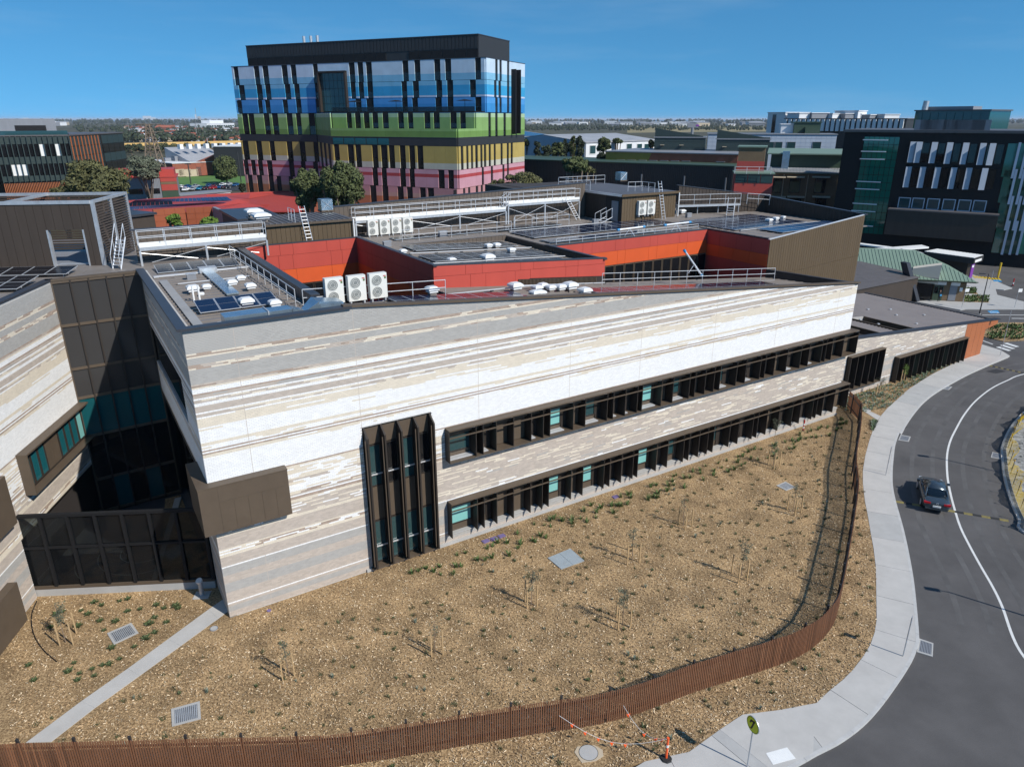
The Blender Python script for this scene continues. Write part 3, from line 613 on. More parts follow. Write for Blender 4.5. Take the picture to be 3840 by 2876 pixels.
solar('large blue solar array above the orange courtyard wall', flat(34.6, 53.4, 20.4, 24.9, 16.16), 13, 2)
solar('narrow solar array along the guard rail above the orange wall', flat(34.4, 48.0, 17.2, 19.2, 16.16), 9, 1)
solar('wide solar array on the roof of the tan clad end', flat(54.6, 66.3, 13.2, 21.2, 16.26), 7, 5)
solar('blue solar array nearest the top of the tan wall', flat(57.0, 68.4, 9.2, 12.4, 16.3), 7, 2, 'solarl')
solar('dark solar array under the middle steel walkway', flat(22.5, 42, 26.0, 27.4, 16.24), 11, 1, 'solard')
# condensers
def make_ac():
    t = thing('air_conditioner', 'x', 'air conditioner', group='rooftop condensers')
    b = MB().box(WF, -.52, .52, 0, .38, .18, 1.62).build('body', 'acw', t)
    for z in (.55, 1.22):
        f = MB(); f.tube((-.1, -.005, z), (-.1, .02, z), .31, 16); f.build('fan_opening', 'acg', t)
        for r in (.30, .22, .13):
            q = MB()
            for i in range(14):
                a0 = 2*math.pi*i/14; a1 = 2*math.pi*(i+1)/14
                q.tube((-.1 + r*math.cos(a0), -.015, z + r*math.sin(a0)), (-.1 + r*math.cos(a1), -.015, z + r*math.sin(a1)), .012, 4)
            q.build('fan_grille', 'acw', t)
    MB().box(WF, .30, .46, -.006, 0, 1.42, 1.47).build('red_mark', 'tail', t); MB().box(WF, .36, .47, -.006, 0, 1.28, 1.40).build('green_sticker', 'leaf', t)
    for x in (-.4, .4): MB().box(WF, x - .04, x + .04, .02, .36, 0, .18).build('foot', 'galv', t)
    MB().tube((.55, .2, .5), (.62, .2, .05), .03, 5).build('refrigerant_pipe', 'char', t); return t
AC = Proto(make_ac())
for r, x, y, z, l in (('Z7',135,1128,16.25,'leftmost of three white twin fan condensers behind the front parapet'), ('Z7',320,1105,16.25,'middle of three white twin fan condensers behind the front parapet'), ('Z7',495,1082,16.25,'rightmost of three white twin fan condensers behind the front parapet'),
    ('Z7',447,560,16.12,'leftmost of four condensers under the middle steel walkway'), ('Z7',545,548,16.12,'second from left of four condensers under the middle walkway'), ('Z7',640,538,16.12,'third from left of four condensers under the middle walkway'), ('Z7',735,530,16.12,'rightmost of four condensers under the middle steel walkway')):
    AC.put(gp(r, x, y, z) if z > 16.2 else U.P(U.onv(r, x, y, 29.2)[0], 29.2, 16.12), ANG, l, None, 1.08 if z > 16.2 else 1.0)
for x, l in ((52.0, 'left of two condensers bracketed to the tan plant room wall'), (53.35, 'right of two condensers bracketed to the tan plant room wall')): AC.put(U.P(x, 24.4, 16.55), ANG, l)
# roof vents
def make_vent():
    t = thing('roof_vent', 'x', 'roof vent', group='white roof vents')
    MB().box(WF, -.27, .27, -.27, .27, -.12, .22).build('curb', 'roof', t)
    MB().box(WF, -.36, .36, -.36, .36, .22, .34).build('collar', 'vent', t)
    c = MB(); s = lambda r, z: [(-r, -r, z), (r, -r, z), (r, r, z), (-r, r, z)]
    c.hexa([Vector(p) for p in s(.46, .42) + s(.44, .56)]); c.hexa([Vector(p) for p in s(.44, .56) + s(.28, .68)]); c.hexa([Vector(p) for p in s(.3, .33) + s(.3, .43)]); c.build('cowl', 'vent', t); return t
VENT = Proto(make_vent())
VL = [('Z6',800,1135,16.42,1.15,'large white roof vent beside two thin pipes on the left roof'),('Z6',925,1105,16.42,.85,'white roof vent left of the flat silver duct'),('Z6',877,1158,16.42,.5,'smallest white roof vent on the left roof'),
 ('Z6',1160,1070,16.42,1,'white roof vent just right of the flat silver duct'),('Z6',1240,1025,16.42,.9,'rearmost white roof vent on the left roof'),('Z6',1330,1105,16.42,1,'white roof vent beside the slanting guard rail'),
 ('Z6',1295,1262,16.42,1.25,'broad low white vent behind the silver box duct'),('Z6',1555,1268,16.42,1.05,'white roof vent between the two silver box ducts'),
 ('Z7',930,1030,15.95,1,'white roof vent below the red wall corner'),('Z7',1620,1003,15.2,1.15,'leftmost white vent of the cluster under the louvre strip'),('Z7',1800,1008,15.0,.9,'white vent second in the cluster under the louvres'),
 ('Z7',1850,985,15.0,.85,'rear white vent of the cluster under the louvres'),('Z7',1912,1003,14.95,.85,'white vent in the middle of the cluster under the louvres'),('Z7',1995,1003,14.9,.95,'white vent right of the middle of the louvre cluster'),
 ('Z7',2075,1000,14.85,1.2,'largest white vent at the right of the louvre cluster'),('Z7',1785,1052,14.9,.9,'front left white vent of the cluster near the parapet'),('Z7',1832,1047,14.85,.85,'front right white vent of the cluster near the parapet'),
 ('Z7',2195,1040,14.6,1.1,'white vent standing alone right of the vent cluster'),('Z7',1092,772,15.9,1,'white vent on the front edge of the middle solar roof'),('Z7',1392,765,15.75,1.5,'broad white vent between solar panels on the middle roof'),
 ('Z7',1398,648,15.85,.95,'left of a pair of vents at the rear of the middle roof'),('Z7',1466,642,15.85,.95,'right of a pair of vents at the rear of the middle roof'),('Z7',1586,685,15.75,1,'white vent by the dark stepped parapet'),
 ('Z7',690,695,16.1,.9,'low white vent behind the dark red courtyard wall'),('Z4',95,1098,16.15,1,'first of three white vents between the right solar arrays'),('Z4',150,1082,16.15,.9,'second of three white vents between the right solar arrays'),
 ('Z4',212,1066,16.15,.7,'third of three white vents between the right solar arrays'),('Z3',1450,938,16.12,1.2,'white vent standing beside the tan plant room downpipe'),
 ('Z6',1360,420,18.68,2.0,'large white dome vent rear on the louvred plant room roof'),('Z6',1428,462,18.68,2.0,'large white dome vent front on the louvred plant room roof')]
for r, x, y, z, s, l in VL: VENT.put(gp(r, x, y, z), ANG, l, None, s * (.85 if r == 'Z7' and y > 900 else .72) if s < 1.9 else (s * .8, s * .8, s * .5))
# metal box fans
def boxfan(p, l):
    t = thing('exhaust_fan', l, 'exhaust fan', p, 'galvanised exhaust fans'); f = Frame(p, ANG)
    MB().box(f, -.55, .55, -.55, .55, p.z + .15, p.z + 1.15).build('housing', 'duct', t); mb = MB()
    for sx in (-1, 1): mb.tube(f.P(-.5 * sx, -.57, p.z + .2), f.P(.5 * sx, -.57, p.z + 1.1), .025, 4)
    mb.build('cross_brace', 'galv', t); MB().box(f, -.6, .6, -.6, .6, p.z, p.z + .15).build('curb', 'bronze', t)
boxfan(gp('Z6', 2020, 375, 18.68), 'square galvanised fan box at the right end of the louvred plant room')
boxfan(gp('Z3', 948, 662, 19.06), 'square galvanised fan box at the back of the upper plant room roof')
# guard rails
def rail(label, pts, h=1.05, sp=1.9, m='alu', foot=False, r=.026):
    pts = [Vector(p) for p in pts]; t = thing('guard_rail', label, 'guard rail', pts[0], 'rooftop guard rails')
    for a, b in zip(pts, pts[1:]):
        n = max(1, round((b - a).length / sp))
        for zz in (h, h * .52): MB().tube(a + Vector((0, 0, zz)), b + Vector((0, 0, zz)), r, 6).build('rail', m, t)
        for i in range(n + (1 if b == pts[-1] else 0)):
            p = a.lerp(b, i / n); MB().tube(p - Vector((0, 0, .05)), p + Vector((0, 0, h)), r, 6).build('post', m, t)
            if foot: d = (b - a).normalized(); q = Vector((-d.y, d.x, 0)) * .5; MB().tube(p + Vector((0, 0, .4)), p + q - Vector((0, 0, .02)), r * .8, 5).build('foot_brace', m, t)
    return t
rail('guard rail slanting along the dark edge of the left red courtyard', [U.P(7.0, 22.8, 16.45), U.P(6.9, 4.6, 16.45)], foot=True)
rail('short guard rail running from the courtyard edge behind the condensers', [U.P(7.3, 4.4, 16.42), U.P(16.8, 4.5, 15.9)], sp=2.4)
rail('guard rail in front of the windowed orange courtyard', [gp('Z8', 290, 800, 14.25), gp('Z8', 1480, 752, 12.9)], sp=1.7)
rail('guard rail along the rear step above the middle solar roof', [U.P(22.9, 25.2, 16.15), U.P(35.0, 25.2, 16.1)], sp=1.7, foot=True)
rail('low guard rail along the top of the orange courtyard wall', [U.P(34.6, 16.75, 16.0), U.P(53.0, 16.75, 16.0)], h=.55, sp=1.5)
rail('guard rail enclosure beside the tall ladder under the walkway', [U.P(36.2, 26.6, 16.1), U.P(37.6, 28.6, 16.1), U.P(43.2, 28.6, 16.1), U.P(43.2, 26.4, 16.1), U.P(38.2, 26.2, 16.1)], sp=1.5)
rail('guard rail round the back of the upper plant room roof', [U.P(49.6, 31, 19.06), U.P(49.6, 37.4, 19.06), U.P(57, 37.4, 19.06)], sp=1.5)
rail('guard rail on the long platform by the brown rear parapet', [U.P(59.3, 26.2, 17.2), U.P(67.2, 23.6, 17.2)], h=1.2, sp=2.0)
rail('guard rail on the short platform at the right rear corner', [U.P(67.9, 23.2, 17.2), U.P(70.6, 22.0, 17.0)], h=1.2, sp=1.4)
for p, q, l in ((U.P(59.3, 26.4, 17.2), U.P(67.2, 23.8, 17.2), 'grey access platform along the brown rear parapet'),):
    t = thing('access_platform', l, 'platform', p - Vector((0, 0, 1.1))); d = (q - p).normalized(); n = Vector((-d.y, d.x, 0)) * .4
    MB().hexa([p - n - Vector((0,0,.2)), q - n - Vector((0,0,.2)), q + n - Vector((0,0,.2)), p + n - Vector((0,0,.2)), p - n, q - n, q + n, p + n]).build('deck', 'galv', t)
    for i in range(4): x = p.lerp(q, i / 3); MB().tube(x - Vector((0, 0, 1.1)), x - Vector((0, 0, .2)), .06, 6).build('leg', 'galv', t)
# raised walkways
def walkway(label, p, q, w, zf, nposts, h=1.1):
    p = Vector(p); q = Vector(q); d = (q - p); L = d.length; d.normalize(); n = Vector((-d.y, d.x, 0)).normalized(); up = Vector((0, 0, 1))
    t = thing('raised_walkway', label, 'walkway', (p.x, p.y, zf), 'galvanised rooftop walkways')
    nb = 9
    for i in range(nb):
        a, b = n*w*(i + .35)/nb, n*w*(i + .62)/nb; MB().hexa([p + a - up*.05, q + a - up*.05, q + b - up*.05, p + b - up*.05, p + a, q + a, q + b, p + b]).build('deck_bar', 'alu', t)
    for k, o in enumerate((0, w)):
        a = p + n * o; b = q + n * o; MB().hexa([a - up*.1, b - up*.1, b + n*.03 - up*.1, a + n*.03 - up*.1, a + up*.16, b + up*.16, b + n*.03 + up*.16, a + n*.03 + up*.16]).build('kick_plate', 'white', t)
        MB().hexa([a - up*.34, b - up*.34, b + n*.08 - up*.34, a + n*.08 - up*.34, a - up*.12, b - up*.12, b + n*.08 - up*.12, a + n*.08 - up*.12]).build('beam', 'galv', t)
        for zz in (h, h * .55): MB().tube(a + up*zz, b + up*zz, .028, 6).build('rail', 'alu', t)
        m = max(2, round(L / 1.9))
        for i in range(m + 1): x = a.lerp(b, i / m); MB().tube(x - up*.05, x + up*h, .028, 6).build('post', 'alu', t)
    prev = None
    for i in range(nposts):
        x = p.lerp(q, i / (nposts - 1)) + n * .04; f = Vector((x.x, x.y, zf)); MB().box(Frame(x, math.atan2(d.y, d.x)), -.07, .07, -.07, .07, zf - .05, x.z - .34).build('column', 'galv', t)
        if prev is not None:
            mid = prev.lerp(x, .5); zz = x.z - .5
            for s, e in ((prev, x), (x, prev)):
                MB().tube((s.x, s.y, zz), (mid.x + (e.x - mid.x) * .7, mid.y + (e.y - mid.y) * .7, zf + .25), .022, 5).build('brace', 'alu', t)
        prev = x
    return t
walkway('raised white walkway on the left in front of the brown rear wall', U.P(.65, 23.0, 17.95), U.P(10.0, 23.0, 17.98), .8, 16.45, 3)
walkway('long raised white walkway across the middle of the roofs', U.P(20.2, 29.95, 17.78), U.P(37.3, 29.95, 17.85), .95, 16.15, 4)
walkway('upper length of the raised walkway stepping up to the plant room', U.P(37.6, 29.95, 18.32), U.P(47.3, 29.95, 18.35), .95, 16.15, 3)
def stairs(label, p, q, w):
    p = Vector(p); q = Vector(q); d = Vector((q.x - p.x, q.y - p.y, 0)).normalized(); n = Vector((-d.y, d.x, 0)); t = thing('access_stair', label, 'stair', p, 'steel access stairs')
    for o in (-w/2, w/2):
        MB().tube(p + n*o, q + n*o, .05, 6).build('stringer', 'alu', t); MB().tube(p + n*o + Vector((0,0,1)), q + n*o + Vector((0,0,1)), .026, 6).build('handrail', 'alu', t)
        for f in (0, .5, 1): x = p.lerp(q, f) + n*o; MB().tube(x, x + Vector((0,0,1)), .022, 5).build('post', 'alu', t)
    k = max(3, round((q.z - p.z) / .24))
    for i in range(1, k): x = p.lerp(q, i / k); MB().hexa([x - n*w/2 - d*.1, x - n*w/2 + d*.1, x + n*w/2 + d*.1, x + n*w/2 - d*.1] + [y + Vector((0,0,.03)) for y in (x - n*w/2 - d*.1, x - n*w/2 + d*.1, x + n*w/2 + d*.1, x + n*w/2 - d*.1)]).build('tread', 'alu', t)
    return t
stairs('steep white stair beside the louvred plant enclosure on the left', gp('Z1', 970, 1390, 16.5), gp('Z1', 985, 1180, 18.5) if False else gp('Z1', 970, 1390, 16.5) + Vector((.25, .9, 2.2)), .75)
stairs('white stair between the two walkway levels', U.P(37.0, 30.4, 17.85), U.P(37.9, 30.4, 18.35), .8)
stairs('small white steps at the door of the upper plant room', U.P(46.6, 25.6, 16.1), U.P(48.4, 25.9, 16.6), .9)
stairs('white steps between the two rear platforms', gp('Z3', 1850, 950, 16.15), gp('Z3', 1850, 950, 16.15) + Vector((.3, .8, 1.05)), .8)
def ladder(label, p, q, w=.5, n=10):
    p = Vector(p); q = Vector(q); s = Vector((math.cos(ANG), math.sin(ANG), 0)) * w / 2; t = thing('ladder', label, 'ladder', p, 'roof access ladders')
    for o in (-1, 1): MB().tube(p + s*o, q + s*o, .032, 6).build('stile', 'alu', t)
    for i in range(1, n): x = p.lerp(q, i / n); MB().tube(x - s, x + s, .02, 5).build('rung', 'alu', t)
    return t
ladder('aluminium ladder leaning on the louvred plant room', U.P(14.0, 24.3, 16.45), U.P(13.6, 24.75, 20.0), n=12)
rail('ladder landing rails on the louvred plant room roof', [U.P(13.0, 24.9, 18.66), U.P(13.0, 26.8, 18.66)], sp=1)
ladder('aluminium ladder leaning on the tan plant room beside two condensers', U.P(55.0, 24.0, 16.1), U.P(54.7, 24.8, 20.3), n=13)
rail('ladder landing rails on the tan plant room roof', [U.P(54.1, 24.9, 19.06), U.P(54.1, 27, 19.06), U.P(52.3, 27.4, 19.06)], sp=1)
ladder('white ladder below the end of the upper walkway', U.P(46.2, 28.6, 16.1), U.P(45.2, 29.7, 18.6), n=10)
# ducts
t = thing('box_duct', 'large silver box duct along the left end of the front parapet', 'duct', U.P(3, 1.4, 16.5))
MB().box(U, 2.2, 4.4, .9, 2.0, 16.5, 17.3).build('duct_section', 'duct', t); MB().box(U, 4.46, 5.7, .95, 1.95, 16.52, 17.28).build('duct_section', 'duct', t); MB().box(U, 4.395, 4.465, .85, 2.05, 16.45, 17.35).build('flange', 'galv', t)
MB().hexa([U.P(5.72,.95,16.52),U.P(6.3,1.15,16.55),U.P(6.3,1.8,16.55),U.P(5.72,1.95,16.52),U.P(5.72,.95,17.26),U.P(6.3,1.15,17.1),U.P(6.3,1.8,17.1),U.P(5.72,1.95,17.26)]).build('duct_reducer', 'duct', t)
t = thing('elbow_duct', 'silver elbow duct dropping beside the leftmost parapet condenser', 'duct', U.P(7, 1.4, 16.4))
MB().hexa([U.P(6.45,1.1,16.45),U.P(7.6,1.0,16.4),U.P(7.6,2.4,16.4),U.P(6.45,1.9,16.45),U.P(6.45,1.1,17.0),U.P(7.2,1.0,17.45),U.P(7.2,2.4,17.45),U.P(6.45,1.9,17.0)]).build('elbow', 'duct', t)
MB().hexa([U.P(7.6,1.0,16.4),U.P(9.3,1.4,16.3),U.P(9.3,2.4,16.3),U.P(7.6,2.4,16.4),U.P(7.2,1.0,17.45),U.P(8.7,1.4,17.2),U.P(8.7,2.4,17.2),U.P(7.2,2.4,17.45)]).build('duct_section', 'duct', t)
t = thing('flat_duct', 'flat silver cable duct crossing the left roof towards the panels', 'duct', U.P(4.3, 12, 16.45))
for i in range(6): a = 9.6 + i * 1.35; MB().box(U, 4.0, 4.75, a, a + 1.32, 16.48, 16.6).build('duct_section', 'duct', t)
MB().box(U, 3.8, 5.0, 17.7, 18.5, 16.48, 16.85).build('junction_box', 'galv', t)
t = thing('mesh_walkway', 'perforated metal walkway strip beside the left parapet', 'walkway', U.P(1.2, 8, 16.45))
for i in range(9): MB().box(U, .95, 1.45, .8 + i * 1.75, 2.5 + i * 1.75, 16.5, 16.54).build('tread_plate', 'tileg', t)
t = thing('cable_tray', 'white cable tray across the rear of the left roof', 'cable tray', U.P(4, 17.6, 16.45)); MB().box(U, .8, 3.8, 17.9, 18.2, 16.47, 16.56).build('tray', 'alu', t); MB().box(U, 5.0, 7.4, 18.2, 18.5, 16.47, 16.56).build('tray', 'alu', t)
for i, (a, b) in enumerate(((U.P(2.0, 9.2, 16.42), 1.0), (U.P(2.3, 9.0, 16.42), 1.05))): tag(MB().tube(a, a + Vector((0, 0, b)), .06, 8).build('vent_pipe', 'white'), ('left' if i == 0 else 'right') + ' of two thin white pipes beside the large left roof vent', 'pipe', 'thin roof pipes')
tag(MB().tube(U.P(18.05, 24.6, 16.2), U.P(18.05, 24.6, 18.6), .07, 8).build('downpipe', 'white'), 'white downpipe at the right edge of the louvred plant room', 'downpipe')
tag(MB().tube(U.P(57.65, 24.5, 16.2), U.P(57.65, 24.5, 18.9), .07, 8).build('downpipe', 'white'), 'white downpipe at the right edge of the tan plant room', 'downpipe')
# pipe runs, cable trays and small plinths
for i, (a, b, l) in enumerate(((U.P(9.2, 4.1, 16.3), U.P(26, 6.6, 15.15), 'thin white conduit running along the foot of the red front wall'), (U.P(24, 7.6, 15.1), U.P(33, 7.6, 14.3), 'thin white conduit under the dark louvre strip'), (U.P(2.2, 3.2, 16.5), U.P(7.4, 3.4, 16.5), 'thin white conduit behind the silver box ducts'), (U.P(20, 12.9, 16.35), U.P(32.8, 12.9, 15.7), 'thin white conduit between solar rows on the middle roof'), (U.P(20.5, 18.2, 16.3), U.P(32.8, 18.2, 15.7), 'rear white conduit between solar rows on the middle roof'), (U.P(35, 25.6, 16.08), U.P(48.6, 25.6, 16.08), 'long white conduit behind the large blue solar array'), (U.P(55, 12.8, 16.2), U.P(68, 12.8, 16.2), 'white conduit between the two right hand solar arrays'), (U.P(34, 6.6, 14.0), U.P(53, 6.4, 12.4), 'long white conduit behind the right front guard rail'), (U.P(1.9, 14.8, 16.5), U.P(6.6, 14.9, 16.5), 'thin white conduit crossing the middle of the left roof'))):
    t = thing('roof_conduit', l, 'conduit', a, 'white conduits on the roofs'); MB().tube(a, b, .04, 6).build('pipe', 'alu', t); n_ = max(2, int((b - a).length / 2.2))
    for k in range(n_ + 1): p = a.lerp(b, k / n_); MB().box(Frame(p, ANG), -.12, .12, -.06, .06, p.z - .12, p.z - .03).build('support_block', 'char', t)
for i, (u_, v_, z_, s_, l) in enumerate(((3.0, 16.2, 16.42, .3, 'small grey junction box at the rear of the left roof'), (27.5, 25.9, 16.12, .4, 'small grey junction box behind the rear guard rail'), (46.5, 24.0 + 1.9, 16.0, .35, 'small grey junction box by the plant room steps'), (20.4, 22.9, 16.2, .35, 'small grey box in the corner of the middle roof'), (58.5, 23.6, 16.12, .35, 'small grey box below the rear access platform'))):
    t = thing('junction_box', l, 'junction box', U.P(u_, v_, z_), 'roof junction boxes'); MB().box(U, u_ - s_, u_ + s_, v_ - s_ * .5, v_ + s_ * .5, z_, z_ + s_ * 1.3).build('box', 'greym', t); MB().box(U, u_ - s_ - .03, u_ + s_ + .03, v_ - s_ * .5 - .03, v_ + s_ * .5 + .03, z_ + s_ * 1.3, z_ + s_ * 1.3 + .04).build('lid', 'galv', t)
# davit arms: silver tubes with blue ends
def davit(label, p, q):
    p = Vector(p); q = Vector(q); t = thing('davit_arm', label, 'davit arm', (p.x, p.y, min(p.z, q.z)), 'davit arms with blue end caps'); d = (q - p)
    MB().tube(p, q, .09, 8).build('arm', 'alu', t)
    for a, b in ((0, .08), (.92, 1)): MB().tube(p + d*a, p + d*b, .12, 8).build('end_cap', 'blue', t)
    m = p.lerp(q, .45)
    for o in (-.5, .5): MB().tube(m, (m.x + o, m.y - .2, m.z - .75), .03, 5).build('stand_leg', 'alu', t)
davit('upright slanting davit arm with blue ends before the dark courtyard corner', U.P(44.6, 7.8, 13.5), U.P(42.6, 8.4, 16.0))
davit('left davit arm lying along the orange courtyard wall top', U.P(42.0, 16.9, 16.75), U.P(45.6, 16.9, 16.8)); davit('right davit arm lying along the orange courtyard wall top', U.P(48.2, 16.9, 16.75), U.P(52.0, 16.9, 16.8))
# ============================================================ left wing, glazed link, court screen
Q0 = gp('Z5', 445, 258, 17.2); WA = math.atan2(-.991, .131); L = Frame(Q0, WA)
LW = thing('left_brick_wing', 'pale striped brick wing cut off by the left edge', 'building', (Q0.x, Q0.y, 0))
MB().box(L, 0, 17, -.5, 0, 4.0, 17.1).build('wall', 'mortar', LW); MB().box(L, 9.9, 17, -.5, 0, -.2, 4.0).build('wall', 'mortar', LW)
bricks(LW, L, 'u', 0, 17, 0, 1, .06, 17.0, [(-1, 9.9, -1, 4.0), (-.5, 8.35, 6.1, 8.65), (10.75, 18, 5.66, 8.6), (12.05, 18, -1, 2.62)], ph=20)
coping(LW, [L.P(17, -.2, 17.08), L.P(-.05, -.2, 17.08)], .5, .12)
MB().box(L, -.02, 8.35, .0, .6, 8.58, 8.68).build('box_top', 'bronze', LW); MB().box(L, -.02, 8.35, .0, .6, 6.06, 6.14).build('box_base', 'bronze', LW); MB().box(L, 8.27, 8.35, .0, .6, 6.14, 8.58).build('box_side', 'bronze', LW)
MB().box(L, 0, 8.27, .013, .05, 6.14, 8.58).build('box_backing', 'bronzed', LW)
for i, g in enumerate(('gblind', 'gteal', 'gteal', 'gteal', None, None, 'gteal', 'gteal', 'gwin')):
    a = .3 + i * .87
    if g: window(LW, L, a, a + .84, .05, 6.3, 8.45, g, out=1)
    else: MB().box(L, a, a + .84, .05, .09, 6.3, 8.45).build('infill_panel', 'bronze', LW)
MB().box(L, 10.75, 17, .0, .6, 5.66, 8.6).build('bronze_box', 'bronze', LW); MB().box(L, 12.05, 17, .0, .5, .05, 2.62).build('bronze_box', 'bronze', LW)
MB().box(L, 0, 9.9, -1.2, -1.0, -.1, 4.0).build('recessed_glazing', 'gdark', LW); MB().box(L, 0, 9.9, -1.0, 0.01, 3.92, 4.0).build('soffit', 'bronzed', LW)
for i in range(6): MB().box(L, .3 + i * 1.6, 1.75 + i * 1.6, -1.0, -.95, .1, 3.7).build('glazed_door', 'gteal' if i in (0, 5) else 'gdark', LW)
MB().box(L, -22, 16.8, -26, -.5, 0, 16.4).build('core', 'groove', LW)
GBK = gp('Z5', 1243, 175, 17.2); LKP = [L.P(-22, -.49, 0), L.P(-.6, -.49, 0), L.P(-3.2, 4.6, 0), L.P(-3.4, 6.5, 0), L.P(-22, 6.5, 0)]; MB().prism([(p.x, p.y) for p in LKP], 0, 16.4).build('core', 'groove', LW)
for i in range(22): MB().box(L, -22, 16.8, -26 + i * 1.16, -24.86 + i * 1.16, 16.41, 16.5).build('roof_sheet', 'roof', LW)
for i in range(5): MB().box(L, -22, -.75 - i * .66, -.48 + i * 1.4, .9 + i * 1.4, 16.41, 16.5).build('roof_sheet', 'roof', LW)
solar('rear black solar row on the roof at the left edge', [(-4.2, -14, 16.75), (-4.2, -.9, 16.75), (-6.2, -.9, 16.95), (-6.2, -14, 16.95)][::1], 9, 1, 'solard', fr=L)
solar('front black solar row on the roof at the left edge', [(.4, -14, 16.75), (.4, -1.9, 16.75), (-2.6, -1.9, 17.0), (-2.6, -14, 17.0)], 9, 2, 'solard', fr=L)
# link
P1 = gp('Z5', 1243, 175, 17.2); GA = math.atan2(P1.y - Q0.y, P1.x - Q0.x); G = Frame(Q0, GA); GLn = math.hypot(P1.x - Q0.x, P1.y - Q0.y)
GK = thing('glazed_link', 'tall dark glazed link between the two brick wings', 'building', (Q0.x, Q0.y, 0))
ZS = [17.0, 14.08, 11.05, 8.95, 6.1, 2.7, .15]
MB().box(G, 0, GLn, .3, .5, 0, 17.0).build('backing', 'groove', GK)
for i in range(6):
    x = i * GLn / 5; MB().box(G, x - .05, x + .05, -.09, .3, 0, 17.05).build('mullion', 'bronze' if i in (0, 5) else 'bronzed', GK)
for z in ZS: MB().box(G, 0, GLn, -.07, .29, z - .09, z + .09).build('transom', 'bronze', GK)
for j in range(6):
    for i in range(5):
        g = 'gmesh' if j < 3 else 'gteal2' if j == 3 else 'gdark' if j == 4 else 'gteal2' if i % 2 else 'gdark'
        MB().box(G, i * GLn / 5 + .052, (i + 1) * GLn / 5 - .052, .02, .05, ZS[j + 1] + .092, ZS[j] - .092).build('pane', g, GK)
coping(GK, [G.P(-.1, .1, 17.08), G.P(GLn + .1, .1, 17.08)], .4, .12, 'bronze')
# court and screen
CP = [gp('S', *p) for p in ()]
SA = math.atan2(.88, 10.76); C = Frame((-28.93, 35.65), SA)
SCN = thing('courtyard_screen', 'black framed glass screen closing the court between the brick wings', 'glass screen', (-28.93, 35.65, 0))
MB().box(C, 0, 10.8, -.12, .12, -.1, .5).build('plinth', 'conc', SCN); MB().box(C, 0, 10.8, -.14, .14, .5, .66).build('base_rail', 'bronze', SCN)
for i in range(8): x = .08 + i * 1.525; MB().box(C, x - .08, x + .08, -.15, .1, .66, 5.36).build('post', 'black', SCN)
for z, n_ in ((5.36, 'top_rail'), (3.26, 'mid_rail')): MB().box(C, 0, 10.85, -.13, .11, z, z + .17 if n_ == 'top_rail' else z + .12).build(n_, 'black', SCN)
for i in range(7):
    for a, b in ((.68, 3.25), (3.4, 5.35)): MB().box(C, .17 + i * 1.525, 1.51 + i * 1.525, -.01, .01, a, b).build('pane', 'gsee', SCN)
court = struct(MB().prism([(-28.6, 35.9), (-18.4, 36.7), (-25.4, 47.9), (-29.6, 45)], -.05, .03).build('court_ground', 'poolg'))
cm = struct(MB().prism([(-21.6, 36.5), (-18.3, 36.75), (-25.3, 47.8), (-26.2, 47.2)], -.03, .05).build('court_planting_bed', 'mulch'))
for i in range(3):
    mb = MB(); cx, cy, rr = -24.4, 40.5, 1.5 + i * 1.3
    for k in range(20):
        a0 = 3.3 + 2.2 * k / 20; a1 = 3.3 + 2.2 * (k + 1) / 20; q = lambda a, r: (cx + r * math.cos(a), cy + r * math.sin(a), .036 + .002 * i); mb.face([q(a0, rr), q(a0, rr + .06), q(a1, rr + .06), q(a1, rr)])
    struct(mb.build('court_line', 'line'))
struct(MB().hexa([Vector(p) for p in ((-22.2,36.5,0),(-21.9,36.5,0),(-25.0,47.3,0),(-25.4,47.1,0),(-22.2,36.5,.16),(-21.9,36.5,.16),(-25.0,47.3,.16),(-25.4,47.1,.16))]).build('court_edging', 'concp'))
# ------------------------------------------------------------ louvred plant enclosure on the left wing roof
PE = thing('plant_enclosure', 'brown clad roof plant enclosure with louvred side and galvanised frame', 'plant enclosure', L.P(-8.5, 0, 16.5))
MB().box(L, -8.75, -8.5, -22, -3.55, 16.5, 21.0).build('wall', 'groove', PE); MB().box(L, -8.75, -8.5, -1.05, -.25, 16.5, 21.0).build('wall', 'groove', PE); MB().box(L, -8.75, -8.5, -3.55, -1.05, 19.2, 21.0).build('wall', 'groove', PE)
clad(PE, L, 'v', -22, -3.55, -8.5, 16.5, 21.05, .62, 'brown', 1); clad(PE, L, 'v', -1.05, -.2, -8.5, 16.5, 21.05, .45, 'brown', 1); clad(PE, L, 'v', -3.55, -1.05, -8.5, 19.2, 21.05, .62, 'brown', 1)
for v in (-3.55, -1.05): MB().box(L, -8.8, -8.44, v - .06, v + .06, 16.5, 19.2).build('door_jamb', 'galv', PE)
MB().box(L, -9.4, -8.8, -3.5, -1.1, 16.5, 16.58).build('threshold', 'galv', PE)
for u in (-8.6, -11.8, -15.1): MB().box(L, u - .1, u + .1, -.2, .05, 16.5, 21.1).build('frame_post', 'galv', PE)
for a in ((-15.2, -8.5, -.2, .05, 21.1, 21.3), (-8.62, -8.4, -22, -.2, 21.06, 21.3), (-15.2, -15.0, -22, -.2, 21.08, 21.3), (-15, -8.6, -6.2, -6.0, 21.08, 21.28), (-15, -8.6, -13.2, -13.0, 21.08, 21.28)): MB().box(L, *a).build('frame_beam', 'galv', PE)
